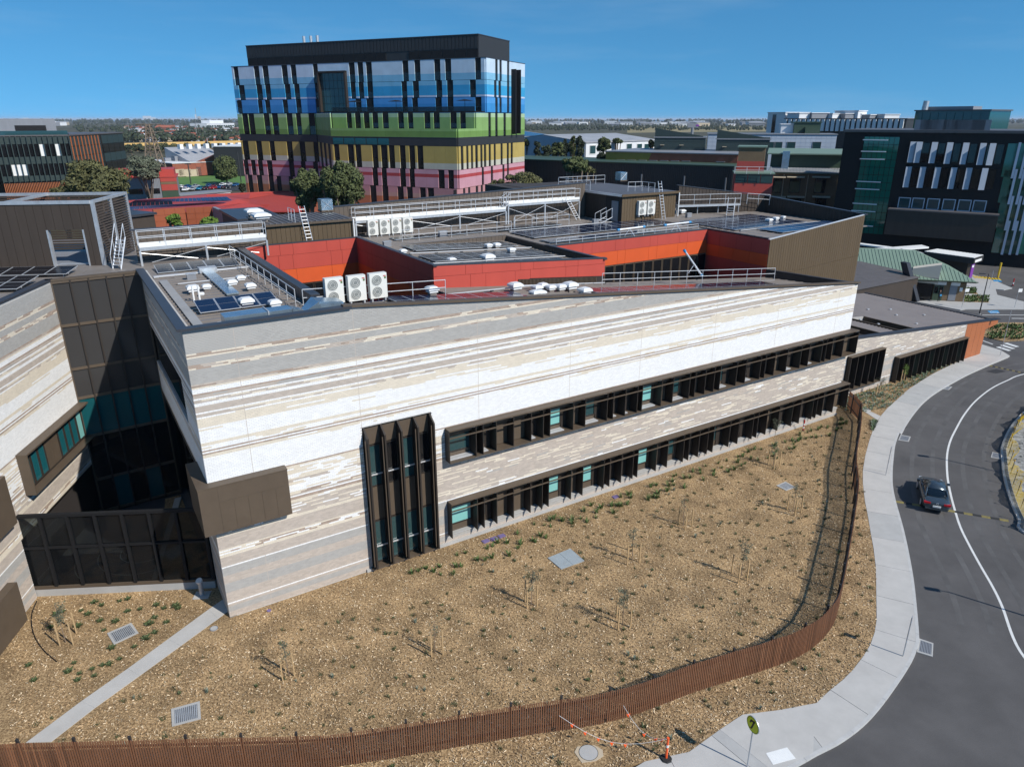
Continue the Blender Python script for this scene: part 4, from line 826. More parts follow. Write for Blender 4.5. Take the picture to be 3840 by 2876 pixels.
for i in range(22):
    z = 16.7 + i * .2
    MB().hexa([L.P(-15,-.12,z),L.P(-8.7,-.12,z),L.P(-8.7,-.02,z-.1),L.P(-15,-.02,z-.1),L.P(-15,-.12,z+.02),L.P(-8.7,-.12,z+.02),L.P(-8.7,-.02,z-.08),L.P(-15,-.02,z-.08)]).build('louvre_blade', 'brown', PE)
    MB().box(L, -15.05, -15.0, -22, -.25, z, z + .14).build('louvre_blade', 'brown', PE)
MB().box(L, -15, -8.8, -22, -.3, 16.5, 16.55).build('floor', 'greym', PE)
# ============================================================ ground, road, paths
def cr(pts, step):
    """Catmull-Rom through xy points, resampled at even steps"""
    P = [Vector((p[0], p[1], 0)) for p in pts]; P = [P[0] * 2 - P[1]] + P + [P[-1] * 2 - P[-2]]; out = []
    for i in range(1, len(P) - 2):
        a, b, c, e = P[i-1:i+3]; n = 12
        for k in range(n):
            t = k / n; out.append(.5 * ((2*b) + (-a + c) * t + (2*a - 5*b + 4*c - e) * t*t + (-a + 3*b - 3*c + e) * t**3))
    out.append(P[-2]); res = [out[0]]; acc = 0
    for a, b in zip(out, out[1:]):
        d = (b - a).length; s = step - acc
        while s <= d and d > 0: res.append(a.lerp(b, s / d)); s += step
        acc = (acc + d) % step if d else acc
    if (res[-1] - out[-1]).length > step * .3: res.append(out[-1])
    return res
ZR = -.12
struct(MB().prism([(-30000, -200), (30000, -200), (30000, 60000), (-30000, 60000)], -.8, -.35).build('ground', 'field'))
struct(MB().prism([(-60, -30), (260, -30), (260, 175), (60, 175), (60, 120), (-60, 120)], -.34, ZR).build('road', 'asph'))
pl_src = [('Y5',1420,832),('Y5',1300,890),('Y5',1180,950),('Y5',1080,1010),('Y5',960,1090),('Y5',860,1180),('Y5',780,1250),('Y5',720,1320),('Y5',650,1440),('Y6',440,150),('Y6',400,300),('Y6',375,450),('Y6',375,580),('Y6',395,760),('Y6',430,940),('Y6',460,1120),('Y6',485,1250),('Y6',510,1450),('Y9',1625,60),('Y9',1605,190),('Y9',1560,320),('Y9',1480,450),('Y9',1380,580),('Y9',1270,690),('Y9',1130,800),('Y9',1000,925),('Y9',600,1000),('Y9',235,1045),('Y9',0,1200),('Y8',1165,795),('Y8',730,890)]
PLW = [gp(*p, .02) for p in pl_src] + [Vector((3.0, 21.5, 0)), Vector((-4, 19.5, 0)), Vector((-30, 17, 0))]
pk_src = [('Y5',1850,805),('Y5',1700,870),('Y5',1500,960),('Y5',1350,1040),('Y5',1200,1130),('Y5',1100,1210),('Y5',1020,1300),('Y5',950,1400),('Y5',900,1490),('Y6',750,80),('Y6',710,200),('Y6',690,350),('Y6',680,500),('Y6',685,640),('Y6',715,790),('Y6',760,950),('Y6',800,1100),('Y6',850,1330),('Y6',905,1657),('Y9',2060,250),('Y9',2040,380),('Y9',1980,520),('Y9',1860,710),('Y9',1680,960),('Y9',1490,1170),('Y9',1250,1350),('Y9',1000,1480),('Y9',800,1593)]
PKW = [gp(*p, ZR) for p in pk_src] + [Vector((8.5, 21.6, 0)), Vector((0, 18.2, 0)), Vector((-30, 14, 0))]
PK = cr(PKW, .4); PLs = PLW
def nearest_pl(p):                    # foot on the garden edge
    best = None
    for a, b in zip(PLW, PLW[1:]):
        a = Vector((a.x, a.y, 0)); b = Vector((b.x, b.y, 0)); d = b - a; t = max(0, min(1, (p - a).dot(d) / d.length_squared)); q = a + d * t
        if best is None or (q - p).length < best[0]: best = ((q - p).length, q)
    return best[1]
def offs(poly, w):
    out = []
    for i, p in enumerate(poly):
        a = poly[max(0, i-1)]; b = poly[min(len(poly)-1, i+1)]; d = (b - a).normalized(); out.append(p + Vector((d.y, -d.x, 0)) * w)
    return out
KI = offs(PK, .17)      # inner kerb line (towards the garden)
if (nearest_pl(PK[40]) - KI[40]).length > (nearest_pl(PK[40]) - PK[40]).length: KI = offs(PK, -.17)
fp = thing('footpath', None, None, PK[60]); fp['kind'] = 'structure'
kb = thing('kerb', None, None, PK[60]); kb['kind'] = 'structure'
st = 8; K2 = offs(PK, .45 if (KI[40] - offs(PK, .17)[40]).length < .01 else -.45)
for i in range(0, len(PK) - st, st):
    q = PK[i:i + st + 1]; r = KI[i:i + st + 1]
    tr = lambda pts, g: [pts[0].lerp(pts[1], g)] + pts[1:-1] + [pts[-1].lerp(pts[-2], g)]
    MB().prism([(p.x, p.y) for p in tr(q, .02)] + [(p.x, p.y) for p in tr(r, .02)[::-1]], -.3, .022 + .002 * rnd()).build('kerb_stone', 'kerb', kb)
st = 9
i = 0
feet = [nearest_pl(p) for p in KI]
while i < len(PK) - st:
    a = KI[i:i + st + 1]; b = feet[i:i + st + 1]
    a = [a[0].lerp(a[1], .03)] + a[1:-1] + [a[-1].lerp(a[-2], .03)]; b = [b[0].lerp(b[1], .03)] + b[1:-1] + [b[-1].lerp(b[-2], .03)]
    poly = [(p.x, p.y) for p in a]
    for p in b[::-1]:
        if not poly or (Vector((p.x, p.y)) - Vector(poly[-1])).length > .02: poly.append((p.x, p.y))
    MB().prism(poly, -.3, .018 + .003 * rnd()).build('paving_slab', random.choice(['concp', 'concp', 'conc']), fp); i += st
# footpath corner pad, plaza round the orange end, plaza beyond
def slab(name, pts, z, m, z0=-.3, lab=None):
    return struct(MB().prism([(p.x, p.y) for p in [gp(*q, z) for q in pts]], z0, z).build(name, m))
slab('corner_paving', [('Y9',985,945),('Y9',600,1000),('Y9',235,1045),('Y9',0,1200),('Y9',560,1640),('Y9',965,1440)], .027, 'concp')
slab('plaza', [('Y5',1420,832),('Y5',1595,770),('Y5',1615,690),('Y5',1780,740),('Y5',1862,790),('Y5',1845,802),('Y5',1700,862),('Y5',1500,950)], .012, 'concp')
# mulch garden
GPTS = [(p.x, p.y) for p in PLW] + [(-60, 14), (-60, 30)]
back = [L.P(17, -.3, 0), L.P(9.6, -.3, 0), C.P(0, .05, 0), C.P(10.8, .05, 0), U.P(.2, 3.4, 0), U.P(.2, .3, 0), U.P(56, .3, 0), U.P(57, 3.2, 0), U.P(83.6, 3.2, 0)]
GP2 = GPTS + [(p.x, p.y) for p in back]
struct(MB().prism(GP2, -.32, 0.0).build('garden_bed', 'mulch'))
def inside(x, y, poly):
    c = False; j = len(poly) - 1
    for i in range(len(poly)):
        if (poly[i][1] > y) != (poly[j][1] > y) and x < (poly[j][0]-poly[i][0]) * (y-poly[i][1]) / (poly[j][1]-poly[i][1]) + poly[i][0]: c = not c
        j = i
    return c
GARD = [(p.x, p.y) for p in PLW] + [(-34, 15)] + [(p.x, p.y) for p in [L.P(13.5, .1, 0), L.P(9.6, .1, 0), C.P(0, -.2, 0), C.P(10.8, -.2, 0), U.P(-.3, 3, 0), U.P(-.2, -.2, 0), U.P(56, -.2, 0), U.P(60, 2.2, 0), U.P(83.6, 2.2, 0)]]
# narrow concrete path
slab('garden_path', [('Y7',165,1077),('Y7',520,812),('Y7',815,605),('Y7',1335,225),('Y7',1425,162),('Y7',1452,242),('Y7',890,650),('Y7',605,855),('Y7',325,1072)], .03, 'concp', -.1)
for a, b in ((('Y7',520,812),('Y7',605,855)),(('Y7',815,605),('Y7',890,650)),(('Y7',1075,418),('Y7',1160,462)),(('Y7',1330,228),('Y7',1385,280))):
    p = gp(*a, .034); q = gp(*b, .034); d = (q - p).normalized(); n = Vector((-d.y, d.x, 0)) * .008; struct(MB().hexa([p-n, q-n, q+n, p+n] + [v + Vector((0,0,.001)) for v in (p-n, q-n, q+n, p+n)]).build('path_joint', 'conc'))
slab('stub_path', [('Y5',565,1280),('Y5',640,1290),('Y5',715,1325),('Y5',690,1362)], .024, 'concp', -.1)
PITS = [gp('Y7',785,385), gp('Y7',1187,895), gp('Y4',1058,1475), gp('D',1222,1208), gp('Y8',522,808), gp('Y5',575,1270), gp('Y7',1365,352), gp('Y5',640,1320), gp('Y7',1290,140)]
def near_path(x, y):
    for p in PITS:
        if (x - p.x)**2 + (y - p.y)**2 < .95: return True
    for a, b in ((gp('Y7',245,1075),gp('Y7',1440,200)),):
        d = b - a; t = max(0, min(1, ((x-a.x)*d.x + (y-a.y)*d.y) / (d.x**2 + d.y**2))); 
        if math.hypot(x - a.x - d.x*t, y - a.y - d.y*t) < .75: return True
    return False
mb = MB(); cnt = 0; rng = random.Random(3)
while cnt < 200000:
    Yc = 21 + 47 * rng.random() ** 1.5; xc = (rng.random() * 1.55 - .78) * (Yc * .95 + 6)
    if not inside(xc, Yc, GARD) or near_path(xc, Yc): cnt += 1; continue
    a = rng.random() * 6.283; ln = .022 + .042 * rng.random(); w = .008 + .012 * rng.random(); z = .01 + .045 * rng.random(); t1 = (rng.random() - .5) * .05; t2 = (rng.random() - .5) * .03
    ca, sa = math.cos(a), math.sin(a); k = len(mb.v)
    mb.v += [(xc-ca*ln+sa*w, Yc-sa*ln-ca*w, z-t1-t2), (xc+ca*ln+sa*w, Yc+sa*ln-ca*w, z+t1-t2), (xc+ca*ln-sa*w, Yc+sa*ln+ca*w, z+t1+t2), (xc-ca*ln-sa*w, Yc-sa*ln+ca*w, z-t1+t2)]
    mb.f.append((k, k+1, k+2, k+3)); mb.m.append(rng.choice((0, 0, 1, 1, 1, 2))); cnt += 1
o = mb.build('mulch_chips', ['chipA', 'chipB', 'chipC']); tag(o, 'loose bark mulch chips covering the garden bed', 'mulch', kind='stuff')
# ------------------------------------------------------------ road markings and right side
def ribbon(name, pts, w, z, m, step=.5):
    s = cr(pts, step); a = offs(s, w / 2); b = offs(s, -w / 2); mb = MB()
    for i in range(len(s) - 1): mb.face([(a[i].x, a[i].y, z), (a[i+1].x, a[i+1].y, z), (b[i+1].x, b[i+1].y, z), (b[i].x, b[i].y, z)][::-1])
    return struct(mb.build(name, m))
CL = [gp(*p, ZR) for p in [('Y5',1980,955),('Y5',1840,1010),('Y5',1700,1080),('Y5',1560,1190),('Y5',1460,1310),('Y5',1390,1430),('Y6',1280,150),('Y6',1247,300),('Y6',1250,500),('Y6',1280,680),('Y6',1330,870),('Y6',1390,1050),('Y6',1490,1250),('Y6',1600,1450),('Y6',1720,1657),('D',2165,1310),('D',2200,1400)]]
ribbon('road_centre_line', [CL[0] + Vector((8, 3.5, 0))] + CL + [CL[-1] + Vector((-.3, -3, 0))], .15, ZR + .004, 'line')
for nm_, w0 in (('wheel_track', 1.05), ('wheel_track', 2.55), ('wheel_track', -1.15), ('wheel_track', -2.65)):
    s_ = offs(cr([CL[0] + Vector((8, 3.5, 0))] + CL, 1.0), w0); ribbon(nm_, s_[::3], .34, ZR + .0035, 'track', .8)
PR = [gp(*p, 0) for p in [('X4',994,140),('X4',940,190),('X4',850,290),('X4',780,400),('X4',735,500),('X4',705,600),('X4',712,720),('X4',725,880),('X4',760,1040),('X4',800,1180),('X4',850,1320),('X4',920,1480),('X4',990,1640)]]
PR = [PR[0] + Vector((10, 7, 0)), PR[0] + Vector((4, 3.2, 0))] + PR + [PR[-1] + Vector((2.2, -4, 0)), PR[-1] + Vector((4, -12, 0))]
RK = cr(PR, .5); rt = [(p.x, p.y) for p in RK]
kr = thing('far_kerb', None, None, RK[20]); kr['kind'] = 'structure'; RI = offs(RK, -.17)
if RI[20].x < RK[20].x: RI = offs(RK, .17)
for i in range(0, len(RK) - 5, 5): MB().prism([(p.x, p.y) for p in RK[i:i+6]] + [(p.x, p.y) for p in RI[i:i+6][::-1]], -.3, .02 + .002 * rnd()).build('kerb_stone', 'kerb', kr)
struct(MB().prism([(p.x, p.y) for p in RI] + [(RI[-1].x + 40, RI[-1].y), (RI[0].x + 40, RI[0].y)], -.3, .0).build('site_ground', 'soil'))
mb = MB()
for _ in range(2500):
    p = random.choice(RI); x = p.x + ru(.5, 12); y = p.y + ru(-.5, .5); s = ru(.03, .14); a = ru(0, 6.28)
    q = [Vector((x + s*math.cos(a + k*1.57) * ru(.6,1.2), y + s*math.sin(a + k*1.57) * ru(.6,1.2), 0)) for k in range(4)]; mb.hexa(q + [v.lerp(Vector((x, y, 0)), .4) + Vector((0, 0, s*.7)) for v in q])
tag(mb.build('site_rubble', 'soil'), 'loose grey rubble on the building site beyond the yellow barrier', 'rubble', kind='stuff')
slab('asphalt_patch', [('Y5',1645,930),('Y5',1745,905),('Y5',1830,930),('Y5',1740,948)], ZR + .004, 'asphd', ZR - .05); slab('asphalt_patch', [('Y6',760,20),('Y6',800,5),('Y6',838,0),('Y6',800,30)], ZR + .004, 'asphd', ZR - .05)
# yellow mesh barrier
yb = thing('mesh_barrier', 'sagging yellow plastic mesh barrier on star pickets along the far kerb', 'barrier', RI[20]); mb = MB(); Y2 = offs(RI, -.25 if offs(RI, -.25)[20].x > RI[20].x else .25)
step = 3; seg = Y2[2:-8]; H = [ru(.75, 1.05) for _ in seg]; LN = [.42 + .28 * math.sin(k * .55) + ru(-.05, .05) for k in range(len(seg))]
for i in range(len(seg) - 1):
    d = (seg[i+1] - seg[i]).normalized(); n = Vector((d.y, -d.x, 0)); n = n if n.x > 0 else -n
    for k in range(11):
        f = .04 + k / 10.5; a = seg[i] + n * LN[i] * f + Vector((0, 0, H[i] * f)); b = seg[i+1] + n * LN[i+1] * f + Vector((0, 0, H[i+1] * f)); w = Vector((0, 0, .05)); mb.face([a, b, b + w, a + w])
    for k in range(4): t = k / 4; a = seg[i].lerp(seg[i+1], t); hh = H[i]*(1-t) + H[i+1]*t; l_ = LN[i]*(1-t) + LN[i+1]*t; mb.face([a, a + d*.025, a + d*.025 + n*l_ + Vector((0,0,hh)), a + n*l_ + Vector((0,0,hh))])
    if i % 4 == 0:
        MB().tube(seg[i] + n*.1, seg[i] + n*.15 + Vector((0,0,1.2)), .022, 5).build('picket', 'black', yb); MB().tube(seg[i] + n*.15 + Vector((0,0,1.2)), seg[i] + n*.15 + Vector((0,0,1.32)), .05, 6).build('picket_cap', 'mesh', yb)
mb.build('mesh_net', 'mesh', yb)
# speed hump
a = gp('Y6', 712, 772, ZR); b = gp('X4', 800, 1500, ZR); sh = thing('speed_hump', 'yellow and black rubber speed hump under the dark sedan', 'speed hump', a); d = (b - a).normalized(); n = Vector((-d.y, d.x, 0)); N = 13
def hump(t, a, b, N):
    d = (b - a).normalized(); n = Vector((-d.y, d.x, 0)); L_ = (b - a).length / N
    for i in range(N):
        p = a + d * L_ * i; q = p + d * L_ * .985; up = Vector((0, 0, .05)); MB().hexa([p - n*.17, q - n*.17, q + n*.17, p + n*.17, p - n*.08 + up, q - n*.08 + up, q + n*.08 + up, p + n*.08 + up]).build('hump_block', 'yelld' if i % 2 == 0 else 'rubber', t)
hump(sh, a, b, N)
a = gp('Y5', 1685, 880, ZR); b = gp('Y5', 1985, 945, ZR); sh = thing('speed_hump', 'yellow and black speed hump near the orange end wall', 'speed hump', a); hump(sh, a, b, 12)
# drains
def grate(label, pts, z, rim=.12, slab_m='conc', nb=12, m='galv', grp='drain grates'):
    q = [gp(*p, z) for p in pts]; c = sum(q, Vector()) / 4; t = thing('drain_grate', label, 'drain grate', (c.x, c.y, z), grp); i2 = [c + (v - c) * (1 - 2 * rim) for v in q]; up = Vector((0, 0, .03))
    for k in range(4):
        j = (k + 1) % 4; MB().hexa([q[k], q[j], i2[j], i2[k]] + [v + up for v in (q[k], q[j], i2[j], i2[k])]).build('surround', slab_m, t)
    MB().hexa([v - Vector((0,0,.06)) for v in i2] + [v - Vector((0,0,-.004)) for v in i2]).build('pit', 'char', t)
    for k in range(nb):
        f0 = (k + .1) / nb; f1 = (k + .8) / nb; MB().hexa([v + Vector((0,0,.006)) for v in (i2[0].lerp(i2[1], f0), i2[0].lerp(i2[1], f1), i2[3].lerp(i2[2], f1), i2[3].lerp(i2[2], f0))] + [v + Vector((0,0,.024)) for v in (i2[0].lerp(i2[1], f0), i2[0].lerp(i2[1], f1), i2[3].lerp(i2[2], f1), i2[3].lerp(i2[2], f0))]).build('bar', m, t)
grate('square drain grate left of the narrow concrete garden path', [('Y7',727,455),('Y7',885,380),('Y7',838,315),('Y7',683,382)], .01, .1)
grate('square drain grate right of the garden path near the fence', [('Y7',1098,977),('Y7',1283,928),('Y7',1275,815),('Y7',1092,865)], .01, .1)
grate('drain grate near the fence corner at the right of the garden', [('Y4',1060,1515),('Y4',1145,1485),('Y4',1055,1435),('Y4',972,1470)], .01, .1)
grate('kerb drain grate on the road above the dark sedan', [('Y6',740,140),('Y6',850,158),('Y6',870,105),('Y6',765,85)], ZR, .1, 'conc', 8, 'greym')
grate('kerb drain grate on the road beside the lower sign post', [('Y9',2040,400),('Y9',2205,450),('Y9',2212,310),('Y9',2065,260)], ZR, .1, 'conc', 8, 'greym')
grate('kerb drain grate by the yellow mesh barrier', [('X4',580,715),('X4',700,735),('X4',725,675),('X4',600,648)], ZR, .08, 'conc', 7, 'greym')
grate('kerb drain grate below the entry wing planting', [('Y5',1235,1085),('Y5',1320,1095),('Y5',1350,1068),('Y5',1270,1055)], ZR, .1, 'conc', 7, 'greym')
q = [gp(*p, .0) for p in (('D',1212,1230),('D',1262,1212),('D',1232,1186),('D',1183,1206))]; c = sum(q, Vector()) / 4; t = thing('pit_lid', 'plain grey steel pit lid in the middle of the mulch', 'pit lid', c); m1, m2 = q[0].lerp(q[1], .5), q[3].lerp(q[2], .5); up = Vector((0,0,.06)); [MB().hexa(w + [v + up for v in w]).build('lid_leaf', 'lid', t) for w in ([q[0], q[0].lerp(q[1], .495), q[3].lerp(q[2], .495), q[3]], [q[0].lerp(q[1], .505), q[1], q[2], q[3].lerp(q[2], .505)])]
def disc(mb, c, r, z0, z1, n=20): return mb.tube((c.x, c.y, z0), (c.x, c.y, z1), r, n)
c = gp('Y8', 525, 808); t = thing('manhole', 'round manhole in a pale concrete pad outside the fence', 'manhole', c); pts = [gp('Y8', *p) for p in ((432,800),(450,765),(560,755),(612,785),(618,825),(570,855),(480,868))]; MB().prism([(p.x, p.y) for p in pts], -.05, .025).build('pad', 'beige', t); disc(MB(), gp('Y8', 522, 803), .42, .02, .032, 24).build('lid', 'conc', t)
mb = MB()
for k in range(28):
    a0 = 2*math.pi*k/28; a1 = 2*math.pi*(k+1)/28; cc = gp('Y8', 522, 803); mb.face([(cc.x + r*math.cos(a), cc.y + r*math.sin(a), .034) for a, r in ((a0,.42),(a0,.44),(a1,.44),(a1,.42))])
mb.build('rim', 'black', t)
c = gp('Y5', 575, 1270); t = thing('access_cover', 'round concrete access cover at the fence end', 'pit lid', c); disc(MB(), c, .55, -.05, .03).build('ring', 'concp', t); disc(MB(), c, .4, .0, .04).build('lid', 'conc', t)
c = gp('Y7', 1365, 352); t = thing('access_cover', 'small dark grey round lid beside the garden path top', 'pit lid', c); disc(MB(), c, .22, -.05, .04).build('ring', 'greym', t); disc(MB(), c, .18, .0, .05).build('lid', 'conc', t)
# tactile pad
q = [gp(*p, .03) for p in (('Y9',475,1445),('Y9',550,1565),('Y9',785,1500),('Y9',695,1385))]; t = thing('tactile_pad', 'white tactile paving pad on the footpath corner', 'tactile paving', q[0]); MB().hexa(q[::-1] + [v + Vector((0,0,.006)) for v in q[::-1]]).build('mat', 'white', t)
mb = MB()
for i in range(13):
    for j in range(9): p = q[0].lerp(q[3], (i+.5)/13).lerp(q[1].lerp(q[2], (i+.5)/13), (j+.5)/9); mb.tube(p, p + Vector((0,0,.014)), .017, 6)
mb.build('studs', 'white', t)['kind'] = 'stuff'
# sign posts on the path
def post(label, b, h=2.5, plate=True):
    t = thing('sign_post', label, 'sign post', b, 'thin sign posts on the footpath'); MB().tube(b, b + Vector((0,0,h)), .032, 8).build('post', 'galv', t)
    if plate: f = Frame(b, -.66); MB().box(f, -.012, .008, -.02, .26, b.z + h - .55, b.z + h - .02).build('sign_plate', 'greym', t)
post('thin sign post on the footpath near the lower kerb grate', gp('Y9', 1897, 440, .02)); post('thin sign post on the footpath beside the dark sedan', gp('Y6', 612, 500, .02))
# round pedestrian sign
b = gp('Y8', 1535, 890, .02); t = thing('pedestrian_sign', 'round yellow pedestrian crossing sign with black legs on a steel post', 'sign', b)
MB().tube(b, b + Vector((0,0,2.75)), .033, 8).build('post', 'galv', t); nrm = Vector((-.93, -.37, 0)).normalized(); sd = Vector((-nrm.y, nrm.x, 0)); ce = b + Vector((0,0,2.42)) + nrm * .05
MB().tube(ce - nrm*.04, ce, .39, 28).build('disc_rim', 'galv', t); MB().tube(ce, ce + nrm*.008, .37, 28).build('disc_face', 'sign', t)
def flatp(pts): return [ce + nrm*.011 + sd*x + Vector((0,0,z)) for x, z in pts]
mb = MB(); mb.face(flatp([(-.14,.20),(.12,.28),(.12,.17),(-.10,.10)])); mb.face(flatp([(.03,.24),(.12,.26),(.02,-.14),(-.07,-.14)])); mb.face(flatp([(-.07,-.14),(.02,-.14),(-.04,-.26),(-.16,-.26),(-.16,-.21),(-.08,-.21)])); mb.face(flatp([(-.14,.2),(-.05,.2),(-.13,-.0),(-.2,-.0)])); mb.build('legs_symbol', 'signk', t)
ring = MB()
for k in range(32):
    a0, a1 = 2*math.pi*k/32, 2*math.pi*(k+1)/32; ring.face(flatp([(.335*math.cos(a0), .335*math.sin(a0)), (.35*math.cos(a0), .35*math.sin(a0)), (.35*math.cos(a1), .35*math.sin(a1)), (.335*math.cos(a1), .335*math.sin(a1))]))
ring.build('border', 'signk', t)
# bollards
def bollard(label, b, h=1.15, m='cone', bands=((.62, .74, 'white'),), base=True, r=.055):
    t = thing('traffic_bollard', label, 'bollard', b); MB().tube(b + Vector((0,0,.08)), b + Vector((0,0,h)), r, 10).build('tube', m, t)
    for z0, z1, mm in bands: MB().tube(b + Vector((0,0,z0*h)), b + Vector((0,0,z1*h)), r + .006, 10).build('band', mm, t)
    MB().tube(b + Vector((0,0,h)), b + Vector((0,0,h + .1)), r*1.15, 8).build('cap', m, t)
    MB().tube(b, b + Vector((0,0,.09)), .28 if base else .1, 8, r2=.24 if base else .09).build('base', 'rubber', t)
bc = gp('Y8', 1017, 842); bollard('orange traffic bollard with black base at the footpath edge', bc)
bollard('red and white marker post standing by the lower window band', gp('Y4', 1210, 982), .95, 'tail', ((.25,.45,'white'),(.6,.75,'white')), False, .06)
bollard('red and white bollard in the far car park', gp('X2', 2062, 615, ZR), 1.2, 'tail', ((.3,.55,'white'),), True, .09)
# bunting
def bunting(label, pts, fl):
    t = thing('flag_bunting', label, 'bunting', pts[0]); mb = MB()
    for a, b in zip(pts, pts[1:]): mb.tube(a, b, .008, 4)
    mb.build('cord', 'white', t)
    for p in fl: d = Vector((.09, .03, 0)); MB().hexa([p - d, p + d, p + d*1.05 + Vector((.0,.008,0)), p - d + Vector((0,.008,0)), p + Vector((-.02,0,-.2)), p + Vector((.02,0,-.2)), p + Vector((.02,.008,-.2)), p + Vector((-.02,.008,-.2))]).build('flag', 'cone', t)
top = bc + Vector((0, 0, 1.2)); s1 = gp('Y8', 335, 565, 1.5); s2 = gp('Y8', 745, 500, 1.6)
p1 = [s1.lerp(top, k/8) - Vector((0,0,.9*math.sin(math.pi*k/8))) for k in range(9)]; p2 = [s2.lerp(top, k/8) - Vector((0,0,.7*math.sin(math.pi*k/8))) for k in range(9)]
bunting('longer cord of orange flags from the fence to the orange bollard', p1, [p1[1], p1[2], p1[3], p1[4], p1[5]]); bunting('shorter cord of orange flags hanging from the fence', p2, [p2[1], p2[4], p2[6], p2[7]])
# garden odds and ends
b = gp('Y7', 1290, 140); t = thing('bollard_light', 'steel bollard light on a concrete slab by the building corner', 'bollard light', b); MB().box(Frame(b, .1), -.45, .45, -.35, .35, -.05, .05).build('slab', 'concp', t); MB().tube(b, b + Vector((0,0,1.0)), .13, 14).build('shaft', 'galv', t); MB().tube(b + Vector((0,0,1.0)), b + Vector((-.02,-.05,1.12)), .19, 16).build('head', 'alu', t)
pts = [gp('Y7', *p, .03) for p in ((235,175),(205,250),(202,330),(225,410),(280,490),(362,562))]; s = cr(pts, .12); mb = MB()
for a, b in zip(s, s[1:]): mb.tube((a.x, a.y, .035), (b.x, b.y, .035), .03, 6)
tag(mb.build('irrigation_hose', 'black'), 'black irrigation hose curving over the mulch at far left', 'hose')
for i, (x, y) in enumerate(((490,1612),(555,1592),(620,1570))):
    p = gp('Y3', x, y); t = thing('valve_box', ('left', 'middle', 'right')[i] + ' of three purple valve box lids by the wall', 'valve box', p, 'purple valve boxes'); MB().box(Frame(p, ANG), -.26, .26, -.18, .18, -.05, .06).build('lid', 'purpl', t); MB().box(Frame(p, ANG), -.2, .2, -.13, .13, .06, .075).build('raised_panel', 'purpl', t)
p = gp('Y3', 1565, 1245); t = thing('valve_box', 'single grey blue valve box lid farther along the wall', 'valve box', p, 'purple valve boxes'); MB().box(Frame(p, ANG), -.26, .26, -.18, .18, -.05, .06).build('lid', 'purpl', t)
p = gp('Y7', 1716, 238); t = thing('valve_box', 'small purple lid in the mulch by the brick corner', 'valve box', p, 'purple valve boxes'); disc(MB(), p, .12, -.05, .05, 12).build('lid', 'purpl', t)
# ------------------------------------------------------------ slat fence
FP = [(-26, 22.9), (-21.8, 23.1), (-13.9, 23.35), (-9.2, 23.5), (-7.1, 23.7), (-.24, 25.1), (4.9, 26.15), (9.3, 28.0), (13.5, 29.6), (15.7, 30.7), (17.4, 32.1), (18.8, 33.9), (21.3, 38.4), (23.5, 42.5), (25.5, 46.4), (27.4, 50.9), (30.2, 56.3), (32.4, 60.8), (33.0, 62.4), (33.2, 65.2)]
FN = thing('slat_fence', 'curving brown timber slat fence around the mulch garden', 'fence', (0, 25, 0)); fs = cr(FP, .108)
SL = None; rest = MB(); order = sorted(range(len(fs) - 1), key=lambda i: fs[i].length if abs(fs[i].x) < fs[i].y * .74 + 2 else 999)
big = set(order[:300])
for i in range(len(fs) - 1):
    d = (fs[i+1] - fs[i]).normalized(); ang = math.atan2(d.y, d.x); h = 1.84 + .05 * math.sin(i * .29) * .4 + ru(-.012, .012)
    f = Frame(fs[i], ang); 
    if i in big:
        if SL is None: SL = MB().box(WF, -.029, .029, -.045, -.003, .06, 1.88).build('slat', 'wood'); SL.parent = FN; SL.location = fs[i] - ROOT['slat_fence']; SL.location.z = .06; SL.rotation_euler.z = ang; o = SL
        else: o = bpy.data.objects.new('slat', SL.data); COL.objects.link(o); o.parent = FN; o.location = Vector((fs[i].x - 0, fs[i].y - 25, .06 + ru(-.015, .015))); o.rotation_euler.z = ang
    else: rest.box(f, -.029, .029, -.045, -.003, .06, h + .04)
rest.build('slats', 'wood', FN)['kind'] = 'stuff'
SLOFF = Vector((0, -.024, 0))
for o in [x for x in FN.children if x.name.startswith('slat') and not x.name.startswith('slats')]:
    a = o.rotation_euler.z; o.location += Vector((-math.sin(a) * -.024, math.cos(a) * -.024, 0))
for k in range(0, len(fs) - 1, 22):
    d = (fs[min(k+1, len(fs)-1)] - fs[k]).normalized(); f = Frame(fs[k], math.atan2(d.y, d.x)); MB().box(f, -.05, .05, .055, .155, -.1, 2.0).build('post', 'post', FN)
    e = min(k + 22, len(fs) - 1)
    for z in (.4, 1.5):
        a, b = fs[k], fs[e]; dd = (b - a).normalized(); n = Vector((-dd.y, dd.x, 0)); a2, b2 = a + n*.0, b + n*.0
        MB().hexa([Vector((p.x, p.y, zz)) for zz in (z, z + .09) for p in (a2, b2, b2 + n*.05, a2 + n*.05)]).build('rail', 'post', FN)
# ============================================================ planting
def tuft_mesh(name, n, h, spread, m, w=.012, seed=1):
    r = random.Random(seed); mb = MB()
    for i in range(n):
        a = r.random() * 6.283; l = h * (.6 + .5 * r.random()); s = spread * (.3 + .9 * r.random()); x0, y0 = (r.random()-.5) * spread * .5, (r.random()-.5) * spread * .5; ca, sa = math.cos(a), math.sin(a); k = w * (.7 + .6 * r.random())
        p0 = Vector((x0, y0, 0)); p1 = Vector((x0 + ca*s*.5, y0 + sa*s*.5, l*.75)); p2 = Vector((x0 + ca*s, y0 + sa*s, l)); t = Vector((-sa, ca, 0)) * k
        mb.face([p0 - t, p0 + t, p1 + t, p1 - t]); mb.face([p1 - t, p1 + t, p2])
    o = mb.build(name, m); return o
def put_many(proto, spots, label, cat, group, rot=True):
    for i, (x, y, s) in enumerate(spots):
        o = proto if i == 0 else proto.copy()
        if i: COL.objects.link(o)
        o.location = (x, y, -.005); o.rotation_euler.z = ru(0, 6.28) if rot else 0; o.scale = (s, s, s); tag(o, label, cat, group)
